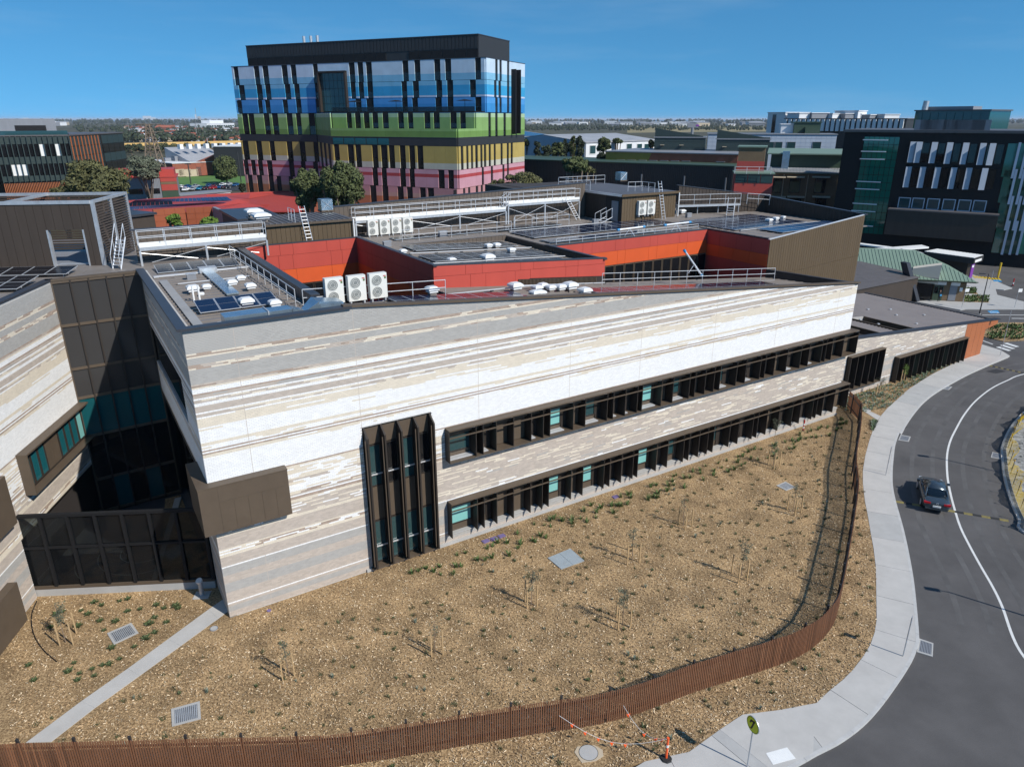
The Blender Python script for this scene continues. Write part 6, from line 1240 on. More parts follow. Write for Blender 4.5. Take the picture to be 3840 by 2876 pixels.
# person at the cottage door
pb = gp('X2', 1140, 772); pb = K.P(K.inv(pb)[0], -.75, 0); t = thing('person', 'person in dark clothes holding a blue folder at the cottage door', 'person', pb)
me = bpy.data.meshes.new('body'); J = [(0,0,.95),(0,0,1.15),(0,.0,1.4),(0,.0,1.52),(0,-.02,1.66),(-.1,0,.9),(-.11,.0,.5),(-.11,.03,.07),(-.12,-.12,.03),(.1,0,.9),(.12,.05,.5),(.13,.1,.07),(.14,-.05,.03),(-.18,0,1.38),(-.23,.02,1.12),(-.16,-.18,1.0),(.18,0,1.38),(.24,.0,1.12),(.12,-.22,1.02)]
EE = [(0,1),(1,2),(2,3),(3,4),(0,5),(5,6),(6,7),(7,8),(0,9),(9,10),(10,11),(11,12),(2,13),(13,14),(14,15),(2,16),(16,17),(17,18)]; me.from_pydata(J, EE, []); ob = bpy.data.objects.new('body', me); COL.objects.link(ob); ob.parent = t
ob.modifiers.new('skin', 'SKIN'); 
for i, r_ in enumerate((.13,.14,.15,.055,.09,.09,.065,.045,.04,.09,.065,.045,.04,.06,.045,.035,.06,.045,.035)): me.skin_vertices[0].data[i].radius = (r_, r_)
me.skin_vertices[0].data[0].use_root = True; ob.modifiers.new('subdivision', 'SUBSURF').render_levels = 1; me.materials.append(M['cloth'])
hd = MB(); hd.tube((0,-.02,1.58), (0,-.02,1.79), .085, 10); 
o = bpy.data.objects.new('head', hd.build('head_tmp', 'skin').data); COL.objects.link(o); o.parent = t; o.location = (0, -.02, 1.56); bpy.data.objects.remove(bpy.data.objects['head_tmp'])
tag(MB().box(Frame(pb + Vector((0,-.3,0)), .2), -.16, .16, -.02, .02, .95, 1.2).build('folder', 'blue'), 'blue folder held by the person at the cottage door', 'folder')
# ============================================================ striped hospital tower
TA = gp('Z2', 55, 280, 41); TB = gp('Z2', 1805, 215, 41); TA_ = math.atan2(TB.y - TA.y, TB.x - TA.x); T = Frame(TA, TA_); TL = (TB - TA).length; SD = 24.0
TW = thing('striped_tower', 'tall hospital tower with rainbow striped panels and black window slots', 'building', T.P(40, 10, 0))
STR = zramp('rainbow stripes', [(0,(.36,.13,.06)),(8.6,(.42,.25,.21)),(9.6,(.42,.21,.22)),(11.2,(.48,.25,.30)),(13.5,(.35,.045,.05)),(14.4,(.50,.27,.32)),(15.5,(.45,.44,.36)),(16.8,(.40,.30,.085)),(20.9,(.05,.05,.065)),(22.7,(.13,.24,.055)),(24.2,(.20,.34,.11)),(27.2,(.33,.46,.28)),(28.3,(.03,.22,.50)),(30.6,(.06,.27,.58)),(32.05,(.47,.52,.62)),(32.6,(.03,.30,.55)),(34.9,(.17,.42,.60)),(36.1,(.19,.43,.60)),(37.6,(.47,.58,.68))])
LV = [(36.08, 41.0), (32.08, 36.04), (28.52, 32.04), (22.72, 28.4), (15.52, 20.86), (11.22, 15.48), (1, 11.18)]
def strips(level, xs, y, v, u0, u1, fr_=T, axis='u', pos=None):
    out = []
    for a, b in xs: out.append((fr_.onv('Z2', a, y, v)[0], fr_.onv('Z2', b, y, v)[0]))
    return out
def facade(u0, u1, v, z0, z1, sl, axis='u', out=-1, lit=True):
    """panels between slots, windows in the slots; everything on plane v"""
    def B(a, b, t0, t1, c, d, nm, m):
        lo, hi = sorted((v + out*t0, v + out*t1)); mb = MB()
        if axis == 'u': mb.box(T, a, b, lo, hi, c, d)
        else: mb.box(T, lo, hi, a, b, c, d)
        return mb.build(nm, m, TW)
    x = u0
    for a, b in sl + [(u1, u1 + 1)]:
        a2 = min(a, u1)
        if a2 - x > .05:
            n = max(1, round((a2 - x) / 3.2)); w = (a2 - x) / n
            for i in range(n): B(x + i*w + .015, x + (i+1)*w - .015, 0, .3, z0 + .02, z1 - .02, 'facade_panel', STR)
        if a >= u1: break
        B(a + .02, b - .02, 0, .12, z0 + (z1 - z0)*.02, z0 + (z1 - z0)*.42, 'window', 'gdark'); B(a + .02, b - .02, 0, .14, z0 + (z1 - z0)*.43, z1 - .03, 'slot_panel', 'black'); x = b
MB().box(T, .3, TL - .3, .3, SD, 0, 40.9).build('core', 'black', TW)
L1 = [(73,105),(213,250),(273,313),(405,445),(468,505),(622,655),(870,910),(930,968),(988,1028),(1240,1280),(1322,1362),(1458,1500),(1533,1575),(1740,1780)]
L2 = [(108,148),(230,270),(290,328),(425,465),(490,528),(635,668),(880,915),(935,972),(995,1035),(1232,1270),(1310,1352),(1470,1512),(1545,1588),(1703,1745)]
L3 = [(95,130),(240,272),(290,325),(412,447),(503,540),(640,675),(915,955),(990,1040),(1235,1275),(1305,1345),(1465,1510),(1548,1590),(1740,1783)]
L4 = [(135,175),(178,218),(283,323),(340,382),(440,482),(505,540),(593,635)]
L5 = [(135,178),(230,270),(322,358),(440,480),(530,568),(625,658)]; L6 = [(143,175),(193,225),(240,275),(303,340),(455,490),(538,570),(622,655)]; L7 = [(172,205),(235,272),(315,350),(370,402),(455,485)]
R4 = [(852,888),(910,950),(970,1010),(1030,1070),(1100,1142),(1207,1247),(1275,1312),(1388,1430),(1452,1495),(1568,1612),(1635,1675)]
R5 = [(768,805),(862,905),(915,955),(1030,1070),(1090,1135),(1145,1185),(1220,1260),(1285,1325),(1340,1382)]; R6 = [(800,835),(880,915),(1030,1068),(1093,1130),(1220,1260),(1285,1322),(1485,1528),(1553,1592)]; R7 = [(790,820),(880,910),(1015,1057),(1098,1140),(1203,1245),(1268,1308),(1358,1398),(1412,1455)]
uk = T.onv('Z2', 640, 700, 0)[0]          # where the lower volume starts to step forward
fu0, fu1 = T.onv('Z2', 668, 450, 0)[0], T.onv('Z2', 862, 450, 0)[0]
for (z0, z1), xs, yy in ((LV[0], L1, 320), (LV[1], L2, 440), (LV[2], L3, 550)):
    s_ = strips(0, xs, yy, 0, 0, TL)
    facade(0, fu0, 0, z0, z1, [q for q in s_ if q[0] < fu0 - .5]); facade(fu1, TL, 0, z0, z1, [q for q in s_ if q[0] > fu1])
# big framed window
MB().box(T, fu0, fu1, -.02, 0, 28.6, 41).build('core', 'black', TW); facade(fu0, fu1, 0, 39.0, 41.0, [])
for a in ((fu0, fu0 + .5, -1.2, 0, 28.7, 39), (fu1 - .5, fu1, -1.2, 0, 28.7, 39), (fu0, fu1, -1.2, 0, 38.6, 39.02)): MB().box(T, *a).build('window_frame', 'bronzed', TW)
for i in range(6):
    for j in range(5): w = (fu1 - fu0 - 1.0)/6; MB().box(T, fu0 + .55 + i*w, fu0 + .45 + (i+1)*w, -.2, -.1, 28.9 + j*1.94, 30.74 + j*1.94).build('pane', 'gwin', TW)
facade(0, uk, 0, *LV[3], strips(0, L4, 670, 0, 0, uk)); MB().box(T, 0, uk, -.25, 0, 20.9, 22.7).build('dark_band', 'char', TW)
facade(0, uk, 0, *LV[4], strips(0, L5, 850, 0, 0, uk)); facade(0, uk, 0, *LV[5], strips(0, L6, 970, 0, 0, uk)); facade(0, uk, 0, *LV[6], strips(0, L7, 1080, 0, 0, uk))
# stepped forward volumes
V1, V2 = -6.0, -15.3; a1 = T.onv('Z2', 750, 600, V1)[0]; a2 = T.onv('Z2', 745, 760, V2)[0]; e1u = TL - .05; e2u = TL - .05
MB().box(T, a1, e1u - .3, V1 + .3, .2, 20, 28.3).build('core', 'black', TW); MB().box(T, a2, e2u - .3, V2 + .3, .2, 0, 24.3).build('core', 'black', TW)
facade(a1, e1u, V1, 24.3, 28.4, strips(0, R4, 650, V1, 0, 0)); facade(a2, e2u, V2, 22.72, 24.8, []); MB().box(T, a2, e2u, V2 - .25, V2 + .3, 20.9, 22.7).build('dark_band', 'char', TW)
for i in range(5): MB().box(T, a2 + .5 + i*3.4, a2 + 3.6 + i*3.4, V2 - .3, V2 - .25, 21.0, 22.5).build('pane', 'gteal2', TW)
facade(a2, e2u, V2, *LV[4], strips(0, R5, 890, V2, 0, 0)); facade(a2, e2u, V2, *LV[5], strips(0, R6, 1020, V2, 0, 0)); facade(a2, e2u, V2, *LV[6], strips(0, R7, 1130, V2, 0, 0))
MB().box(T, a1, e1u, V1 - .1, .1, 28.42, 28.75).build('terrace_edge', 'black', TW); MB().box(T, a1, e1u, V1 - .02, V1 + .02, 28.75, 29.8).build('glass_balustrade', 'gsee', TW)
# oblique face joining the two planes
for (z0, z1), n_ in ((LV[3], 0), (LV[4], 5), (LV[5], 3), (LV[6], 3)):
    p, q = T.P(uk, 0, 0), T.P(a2, V2, 0)
    for i in range(7):
        a, b = p.lerp(q, i/7), p.lerp(q, (i + .92)/7); nn = Vector((-(q-p).y, (q-p).x, 0)).normalized()*.3
        MB().hexa([Vector((x.x, x.y, z)) for z in (z0, z1 if z0 > 20 or True else z1) for x in (a, b, b + nn, a + nn)]).build('facade_panel', STR if i % 2 == 0 or z0 > 22 else 'black', TW)
MB().hexa([T.P(uk,0,20.9),T.P(a2,V2,20.9),T.P(a2,0,20.9),T.P(uk+.1,.3,20.9),T.P(uk,0,22.7),T.P(a2,V2,22.7),T.P(a2,0,22.7),T.P(uk+.1,.3,22.7)]).build('dark_band', 'char', TW)
# right side
def sidex(x, y): 
    p = onpl('Z2', x, y, (TB.x, TB.y), TA_ + math.pi/2); return T.inv(p)[1]
S1 = [(1868,1885),(1897,1913),(1950,1965)]; SG = [(1820,1838),(1868,1885),(1925,1942)]; SY = [(1630,1648),(1668,1683),(1700,1715),(1730,1748),(1765,1780),(1790,1806),(1823,1838),(1858,1872),(1905,1920),(1948,1963),(1975,1990)]; SP = [(1775,1790),(1838,1853),(1918,1932),(1950,1963)]; SO = [(1585,1603),(1645,1660),(1680,1695),(1733,1750),(1768,1783),(1797,1812)]
for k, (lv, xs, yy, v0) in enumerate(((LV[0],S1,300,0),(LV[1],[(1860,1877),(1890,1908),(1950,1965)],430,0),(LV[2],S1,540,0),(LV[3],SG,680,V1),(LV[4],SY,900,V2),(LV[5],SP,1020,V2),(LV[6],SO,1120,V2))):
    facade(v0, SD, TL, lv[0], lv[1], [(sidex(a, yy), sidex(b, yy)) for a, b in xs], axis='v', out=1, lit=False)
facade(V2, V1, TL, 22.72, 24.8, [], axis='v', out=1); MB().box(T, TL, TL + .25, V2, SD, 20.9, 22.68).build('dark_band', 'char', TW)
b0, b1 = sidex(1978, 500), sidex(2016, 500)
for a in ((b0, b0 + .5), (b1 - .5, b1)): MB().box(T, TL, TL + 1.6, a[0], a[1], 23.2, 39.2).build('blade_frame', 'black', TW)
MB().box(T, TL + .3, TL + .5, b0, b1, 23.2, 39.2).build('blade_glass', 'gdark', TW)
# rooftop plant storey
q0 = gp('Z2', 155, 152, 45.5); q1 = gp('Z2', 1760, 77, 45.5); ua = T.onv('Z2', 160, 200, 2.5)[0]; ub = T.onv('Z2', 1760, 150, 2.5)[0]
MB().box(T, ua, ub, 2.5, 21, 40.9, 46.4).build('plant_storey', 'char', TW)
for i in range(70): w = (ub - ua)/70; MB().box(T, ua + i*w, ua + (i+.8)*w, 2.4, 2.5, 43.4, 46.4).build('cladding_strip', 'char', TW)
for i in range(22):
    if i != 15 and i != 14: w = (ub - ua)/22; MB().box(T, ua + i*w + .1, ua + (i+.95)*w, 2.35, 2.5, 40.95, 43.2).build('louvre_panel', 'black', TW)
MB().box(T, ua - .1, ub + .1, 2.3, 21.1, 46.4, 46.6).build('coping', 'cop', TW); MB().box(T, -.1, TL + .35, -.35, SD, 40.95, 41.1).build('roof_edge', 'cop', TW)
for x in (555, 603, 648): u_ = T.onv('Z2', x, 120, 6)[0]; MB().tube(T.P(u_, 6, 46.5), T.P(u_, 6, 48.6), .4, 8).build('flue', 'galv', TW)
for x in (905, 1190, 1665):
    u_ = T.onv('Z2', x, 540, V1 + 2)[0]; p = T.P(u_, V1 + 2, 28.75); t = thing('parasol', {905: 'left', 1190: 'middle', 1665: 'right'}[x] + ' flat parasol on the blue terrace of the striped tower', 'parasol', p, 'terrace parasols'); MB().tube(p, p + Vector((0,0,2.6)), .06, 6).build('pole', 'black', t); MB().tube(p + Vector((0,0,2.4)), p + Vector((0,0,2.75)), 2.2, 10, r2=.2).build('canopy', 'black', t)
# ============================================================ generic background buildings
def bld(name, label, p, q, depth, z1, m, z0=0.0, roof='roofd', win=None, cat='building', lip=.3):
    """box building whose front wall runs from p to q (xy), depth away from the camera"""
    p = Vector(p); q = Vector(q); a = math.atan2(q.y - p.y, q.x - p.x); f = Frame(p, a); L_ = math.hypot(q.x - p.x, q.y - p.y); t = thing(name, label, cat, (p.x, p.y, z0))
    MB().box(f, 0, L_, 0, depth, z0, z1).build('wall', m, t); MB().box(f, -lip, L_ + lip, -lip, depth + lip, z1, z1 + .3).build('roof', roof, t); return t, f, L_
def X(r, x, y, z): return gp(r, x, y, z)
# left glass block with fins
p0 = gp('Z1', -60, 291, 22.9); p1 = gp('Z1', 565, 285, 22.9); p2 = gp('Z1', 1015, 262, 22.9)
t, f, Lg = bld('glass_office', 'grey green glazed office block with vertical fins at far left', p0, p1, 22, 22.8, 'gdark')
for j, (z0, z1, m) in enumerate(((20.9, 22.7, 'greend'), (17.9, 20.8, 'gdark'), (16.0, 17.8, 'greend'), (13.2, 15.9, 'gdark'), (11.7, 13.1, 'greend'))):
    for i in range(14): w = Lg/14; MB().box(f, i*w + .05, (i+1)*w - .05, -.12, 0, z0, z1).build('pane' if m == 'gdark' else 'spandrel_panel', 'white' if (m == 'gdark' and i in (1, 2, 3, 4, 8, 11) and rnd() < .45) else m, t)
for i in range(15): MB().box(f, i*Lg/14 - .1, i*Lg/14 + .1, -.7, -.1, 11.5, 22.8).build('fin', 'greend', t)
for i in range(46): MB().box(f, i*Lg/46, i*Lg/46 + .16, -1.3, -1.15, 5, 11.4).build('red_batten', 'rust', t)
MB().box(f, 0, Lg*.86, 4, 14, 23.1, 27.0).build('plant_storey', 'greym', t); MB().box(f, Lg*.3, Lg*.72, 3.9, 4, 23.2, 25.4).build('plant_opening', 'black', t); MB().box(f, 0, Lg, -.1, -.04, 23.1, 24.1).build('glass_balustrade', 'gwin', t)
t, f, Lg2 = bld('glass_office_wing', 'slanting dark glass wing with red vertical battens beside the finned office', p1, p2, 20, 22.8, 'gdark')
for i in range(9): MB().box(f, .5 + i*Lg2*.058, .68 + i*Lg2*.058, -.32, -.1, 11, 22.6).build('red_batten', 'rust', t)
for j in range(5):
    for i in range(4): w = Lg2*.44/4; MB().box(f, Lg2*.55 + i*w, Lg2*.55 + (i+.95)*w, -.12, 0, 10.2 + j*2.5, 12.5 + j*2.5).build('pane', 'gdark' if j % 2 else 'greend', t)
    for i in range(4): w = Lg2*.52/4; MB().box(f, i*w + .1, i*w + w*.95, -.1, 0, 10.2 + j*2.5, 12.5 + j*2.5).build('spandrel_panel', 'greend', t)
# long red podium wall + red roofs
t, f, _ = bld('red_roof_block', 'low red roofed block below the glazed office', gp('Z1', -40, 760, 8), gp('Z1', 520, 735, 8), 14, 8, 'terra', roof='redroof')
t, f, Lr = bld('grey_clad_house', 'grey clad building with a red striped end and long dark windows', gp('X1', 285, 1130, 6), gp('X1', 1000, 1105, 6), 12, 11.5, 'greym', z0=0, roof='redroof')
for i in range(24): MB().box(f, i*Lr*.68/24, (i+.85)*Lr*.68/24, -.08, 0, 5, 11.4).build('cladding_strip', 'greym', t)
for a, b in ((.06, .32), (.36, .65)): MB().box(f, a*Lr, b*Lr, -.2, -.08, 7.2, 8.6).build('window', 'gdark', t)
for z0, z1, m in ((4, 7.9, 'greenb'), (7.95, 9.6, 'red2'), (9.65, 10.3, 'brickb'), (10.35, 11.4, 'red2')): MB().box(f, .69*Lr, Lr + .1, -.25, 0, z0, z1).build('stripe_panel', m, t)
MB().box(f, -.2*Lr, .97*Lr, 2, 12, 11.8, 13.6).build('upper_roof', 'redroof', t)
RR = thing('red_roof_complex', 'broad red metal hipped roofs in front of the striped tower', 'building', gp('X1', 1700, 1150, 7))
def quadroof(pts, m, nm='roof_slope', th=.15): q = [gp(r, x, y, z) for r, x, y, z in pts]; return MB().hexa([v - Vector((0,0,th)) for v in q] + q).build(nm, m, RR)
def ribsq(pts, n, m, nm='roof_rib'):
    q = [gp(r, x, y, z) for r, x, y, z in pts]
    for i in range(n):
        a = q[0].lerp(q[1], (i+.3)/n); b = q[0].lerp(q[1], (i+.45)/n); c = q[3].lerp(q[2], (i+.45)/n); d_ = q[3].lerp(q[2], (i+.3)/n); MB().hexa([v + Vector((0,0,.01)) for v in (a, b, c, d_)] + [v + Vector((0,0,.12)) for v in (a, b, c, d_)]).build(nm, m, RR)
def flatroof(pts, z, m): MB().prism([(p.x, p.y) for p in [gp('X1', *q, z) for q in pts]], z - .25, z).build('roof_sheet', m, RR)
flatroof(((300,1150),(1000,1100),(1360,1066),(2560,1012),(2720,1150),(2720,1300),(1480,1300),(270,1310)), 7.0, 'redroof')
for za, pts in ((0, ((1480,1240),(1985,1182),(1960,1132))), (0, ((1530,1285),(2212,1245),(1990,1184))), (0, ((1700,1098),(2300,1072),(1965,1128)))):
    q = [gp('X1', *p, 7.05) for p in pts]; apex = sum(q, Vector())/3 + Vector((0, 0, .9)); mb = MB()
    for a, b in ((0,1),(1,2),(2,0)): mb.face([q[a], q[b], apex])
    mb.build('roof_fold', 'redroof', RR)
for k in range(26):
    a = gp('X1', 1540 + k*26, 1286 - k*1.5, 7.0); b = gp('X1', 1700 + k*22, 1225 - k*.6, 7.0); n = Vector((.12, .02, 0)); MB().hexa([v + w for w in (Vector((0,0,.02)), Vector((0,0,.14))) for v in (a, a + n, b + n, b)]).build('roof_rib', 'redroof', RR)
MB().tube(gp('X1', 1380, 1085, 7.1), gp('X1', 2520, 1030, 7.1), .18, 6).build('ridge_cap', 'redroof', RR)
MB().box(Frame(gp('X1', 300, 1290, 7), -.05), 2, 60, 3, 24, 0, 6.6).build('walls', 'terra', RR)
def far_solar(label, c, n, m): 
    q = [gp(r, x, y, z) for r, x, y, z in c]; t = thing('solar_array', label, 'solar array', q[0], 'solar arrays on the red roof')
    for i in range(n): a, b = (i+.04)/n, (i+.96)/n; v = [q[0].lerp(q[1], a), q[0].lerp(q[1], b), q[3].lerp(q[2], b), q[3].lerp(q[2], a)]; MB().hexa([x for x in v] + [x + Vector((0,0,.1)) for x in v]).build('solar_panel', m, t)
far_solar('rear long row of blue solar panels on the red roof', [('X1',330,1185,7.2),('X1',1730,1150,7.2),('X1',1660,1105,7.9),('X1',400,1150,7.9)], 23, 'solarl'); far_solar('front long row of blue solar panels on the red roof', [('X1',260,1285,7.2),('X1',1690,1190,7.2),('X1',1480,1175,7.8),('X1',300,1245,7.8)], 24, 'solarl'); far_solar('middle row of large dark solar panels on the red roof', [('X1',290,1235,7.25),('X1',915,1205,7.25),('X1',905,1160,7.9),('X1',300,1190,7.9)], 10, 'solard')
# terracotta courtyard walls, shrubs and dark gables just behind the left rear wall
TC = thing('terracotta_walls', 'terracotta tiled courtyard walls behind the left brown wall', 'wall', gp('X1', 900, 1440, 11))
for a, b, m in ((('X1',640,1280), ('X1',1080,1250), 'terra'), (('X1',1090,1252), ('X1',1450,1240), 'terra'), (('X1',1460,1240), ('X1',1595,1300), 'greym')):
    p, q = gp(*a, 14), gp(*b, 14); fr = Frame(p, math.atan2(q.y - p.y, q.x - p.x)); L_ = (q - p).length; MB().box(fr, 0, L_, 0, .5, 0, 14).build('wall', m, TC); n_ = max(2, int(L_/1.2))
    for i in range(n_):
        for j in range(9): MB().box(fr, i*L_/n_ + .02, (i+1)*L_/n_ - .02, -.04, 0, 13.1 - j*.9, 13.96 - j*.9).build('wall_tile', m, TC)
t, f, _ = bld('brown_gable_block', 'brown clad block with slanting dark coping behind the left walkway', gp('X1', 330, 1395, 14.5), gp('X1', 640, 1275, 15.3), 6, 14.6, 'brown', roof='cop')
t, f, _ = bld('dark_gable_block', 'charcoal block with dark sloping parapet beside the terracotta wall', gp('X1', 1590, 1305, 15.0), gp('X1', 1840, 1440, 15.0), 5, 15, 'char', roof='cop')
# right dark medical building
Dp = atY('Z4', 1050, 1195, 150); DA = math.radians(-33); K2_ = Frame(Dp, DA)
def Ku(x, y, v=0): return K2_.onv('Z4', x, y, v)
DB = thing('dark_clinic_block', 'large black clad clinic block with green glass and slanted white blades', 'building', (Dp.x, Dp.y, 0))
uL = Ku(690, 600)[0]; uG0 = Ku(840, 700)[0]; uG1 = Ku(1130, 700)[0]; uR = Ku(2212, 800)[0] + 18; zt = Ku(1240, 350)[1]
MB().box(K2_, uL, uR, 0, 30, 0, zt).build('wall', 'black', DB); MB().box(K2_, uL - .3, uR, -.3, 30.3, zt, zt + .5).build('roof', 'roofd', DB)
zb_ = Ku(1050, 1195)[1]; n_ = 7; m_ = 13
for i in range(n_):
    for j in range(m_): w = (uG1 - uG0)/n_; h = (zt - .8 - zb_)/m_; MB().box(K2_, uG0 + i*w + .04, uG0 + (i+1)*w - .04, -.25, 0, zb_ + j*h + .04, zb_ + (j+1)*h - .04).build('pane', 'ggrn', DB)
for j in (1, 3, 4, 6, 7, 10, 11, 12.5): h = (zt - .8 - zb_)/m_; MB().box(K2_, uG0 - .2, uG0 + (uG1 - uG0)*.68, -.55, -.3, zb_ + j*h, zb_ + j*h + .18).build('light_shelf', 'white', DB)
for row, (ya, yb, xs) in enumerate(((425, 598, (1300,1352,1478,1605,1738,1880,1960)), (632, 805, (1262,1380,1503,1637,1762,1895)))):
    for x in xs:
        u0_, z1_ = Ku(x, ya + (x - 1300)*.02); _, z0_ = Ku(x, yb + (x - 1300)*.035); w = .5
        MB().hexa([K2_.P(u0_-w,-.9,z0_),K2_.P(u0_+w,-.5,z0_),K2_.P(u0_+w,.05,z0_),K2_.P(u0_-w,.05,z0_),K2_.P(u0_-w,-.9,z1_),K2_.P(u0_+w,-.5,z1_),K2_.P(u0_+w,.05,z1_),K2_.P(u0_-w,.05,z1_)]).build('white_blade', 'blade', DB); MB().box(K2_, u0_ + w + .2, u0_ + w + 1.3, -.12, 0, z0_ + .2, z1_ - .2).build('window', 'gdark', DB)
for x in (1225, 1340, 1465, 1595, 1725, 1850): u0_, z1_ = Ku(x, 895 + (x-1225)*.04); window(DB, K2_, u0_ - 1.1, u0_ + 1.1, -.02, z1_ - 2.0, z1_ + .2, 'gwin', 'paneb', .16)
u0_, z1_ = Ku(1085, 990, -3); u1_ = Ku(2010, 1000, -3)[0]; _, z0_ = Ku(1085, 1195, -3); MB().box(K2_, u0_, u1_, -3, 0, z0_, z1_).build('projecting_box', 'brown', DB); MB().box(K2_, u0_ - .1, u1_ + .1, -3.1, 0, z1_, z1_ + .25).build('box_capping', 'roofd', DB)
for k, x in enumerate((2085, 2150, 2210)):
    for j, yy in enumerate((430, 650, 870, 1075)): u0_, z1_ = Ku(x - j*28, yy); MB().box(K2_, u0_, u0_ + 3.2, -.2, 0, z1_ - 6.2, z1_ - .2).build('curtain_glass', 'ggrn', DB); MB().box(K2_, u0_ + 1.6, u0_ + 2.0, -.6, -.2, z1_ - 6.4, z1_).build('white_fin', 'paneb', DB)
for i in range(11): u0_ = Ku(1290 + i*48, 320)[0]; MB().box(K2_, u0_, u0_ + 3.1, 2, 2.3, zt + .5, zt + 2.4).build('roof_screen', 'greym', DB)
# teal glazed plant room and flue on top (farther back)
p, q = atY('Z4', 1285, 330, 205), atY('Z4', 1900, 335, 190); t, f, L_ = bld('teal_plant_room', 'teal glass plant room rising behind the dark clinic block', p, q, 12, atY('Z4', 1600, 170, 197).z, 'gteal2', z0=0)
for i in range(9):
    for j in range(2): MB().box(f, i*L_/9 + .06, (i+1)*L_/9 - .06, -.15, 0, (20, 25.2)[j], (25, atY('Z4', 1600, 172, 197).z - .3)[j]).build('pane', 'gteal2', t)
MB().box(f, L_*.06, L_*.68, 4, 9, atY('Z4', 1600, 170, 197).z + .3, atY('Z4', 1500, 132, 200).z).build('roof_screen', 'greym', t); MB().tube(f.P(1, 2, 24), f.P(1.4, 2, atY('Z4', 1310, 85, 203).z), .9, 10, r2=.7).build('flue', 'galv', t)
# white finned building
p, q = atY('Z4', 215, 340, 330), atY('Z4', 1225, 325, 295); t, f, L_ = bld('white_finned_block', 'white block with a row of curved white fins right of centre', p, q, 18, atY('Z4', 700, 238, 313).z, 'char', z0=0)
for i in range(24): MB().box(f, i*L_/24, i*L_/24 + L_/24*.62, -.8, 0, atY('Z4', 700, 338, 313).z, atY('Z4', 700, 240, 313).z).build('white_fin', 'whitew', t)
p, q = atY('Z4', 72, 338, 345), atY('Z4', 215, 338, 335); t2, f2, L2_ = bld('white_corner_block', 'plain white corner block with one dark slot window', p, q, 14, atY('Z4', 140, 186, 340).z, 'whitew', z0=0, roof='whitew'); MB().box(f2, L2_*.3, L2_*.5, -.1, 0, 20, atY('Z4', 140, 200, 340).z).build('slot_window', 'gdark', t2)
for i, (x0, x1, y0, y1) in enumerate(((245,345,192,232),(360,450,190,228),(450,620,195,230),(625,725,195,235),(640,835,172,196),(730,930,205,235),(930,1052,202,238))): p, q = atY('Z4', x0, y1, 334), atY('Z4', x1, y1, 326); bld('rooftop_plant_box', ('first', 'second', 'third', 'fourth', 'topmost', 'wide', 'last')[i] + ' pale plant box along the roof of the white finned block', p, q, 8, atY('Z4', (x0+x1)/2, y0, 330).z, 'whitew' if i % 2 == 0 else 'greym', z0=18, roof='whitew', cat='plant box')
# pale panelled building, green box
p, q = atY('Z4', -420, 520, 260), atY('Z4', 640, 512, 250); t, f, L_ = bld('pale_panel_block', 'pale blue panelled block below the white finned roofline', p, q, 14, atY('Z4', 200, 366, 256).z, 'paneb', z0=0, roof='greym')
for i in range(26):
    for j in range(4): MB().box(f, i*L_/26 + .03, (i+1)*L_/26 - .03, -.08, 0, f.onv('Z4', 200, 500 - j*34)[1], f.onv('Z4', 200, 468 - j*34)[1]).build('facade_panel', 'paneb', t)
for x in (110, 170, 278, 490): u_, z_ = f.onv('Z4', x, 465); window(t, f, u_ - 1.4, u_ + 1.4, -.1, z_ - 1.5, z_ + 1.5, 'gwin', 'greym', .12)
p, q = atY('Z4', 295, 375, 262), atY('Z4', 515, 375, 260); t, f, L_ = bld('green_plant_box', 'green plant box with a white vent cap on the pale block', p, q, 8, atY('Z4', 400, 268, 261).z, 'greenb', z0=0, roof='greenb'); MB().box(f, L_*.4, L_*.95, -2.5, 0, 14, atY('Z4', 400, 305, 261).z).build('lower_box', 'greenb', t)
p, q = atY('Z4', 190, 362, 264), atY('Z4', 292, 362, 263); t, f, L_ = bld('white_plant_box', 'white plant box left of the green plant box', p, q, 6, atY('Z4', 240, 283, 263).z, 'whitew', z0=0, roof='whitew'); MB().box(f, L_*.55, L_*.8, -.05, 0, 16, 18).build('vent_frame', 'greym', t)
# brown brick ward with awnings
p, q = atY('Z4', 60, 975, 190), atY('Z4', 665, 975, 184); t, f, L_ = bld('brown_brick_ward', 'two storey brown brick ward with pale window awnings and grey green roof', p, q, 14, f.onv('Z4', 300, 690)[1] if False else atY('Z4', 300, 692, 187).z, 'brickb', z0=0, roof='greenr')
for x in (165, 320, 530):
    for y in (715, 880): u_, z_ = f.onv('Z4', x, y); window(t, f, u_ - 1.3, u_ + 1.3, -.02, z_ - 4.0, z_ - .4, 'gdark', 'bronzed', .12); MB().hexa([f.P(u_-2.1,-1.0,z_-.25),f.P(u_+2.1,-1.0,z_-.25),f.P(u_+2.1,0,z_),f.P(u_-2.1,0,z_)] + [f.P(u_-2.1,-1.0,z_-.1),f.P(u_+2.1,-1.0,z_-.1),f.P(u_+2.1,0,z_+.15),f.P(u_-2.1,0,z_+.15)]).build('awning', 'beige', t)
for x in (210, 410): u_, _ = f.onv('Z4', x, 800); MB().tube(f.P(u_, -.1, 0), f.P(u_, -.1, atY('Z4', 300, 700, 187).z), .1, 6).build('downpipe', 'beige', t)
z_ = atY('Z4', 300, 692, 187).z
for i in range(50): MB().wedge(f, i*L_/50, (i+.7)*L_/50, -.8, 6, lambda u, v: z_ + .3 + .12*(v+.8), lambda u, v: z_ + .4 + .12*(v+.8)).build('roof_rib', 'tileg', t)
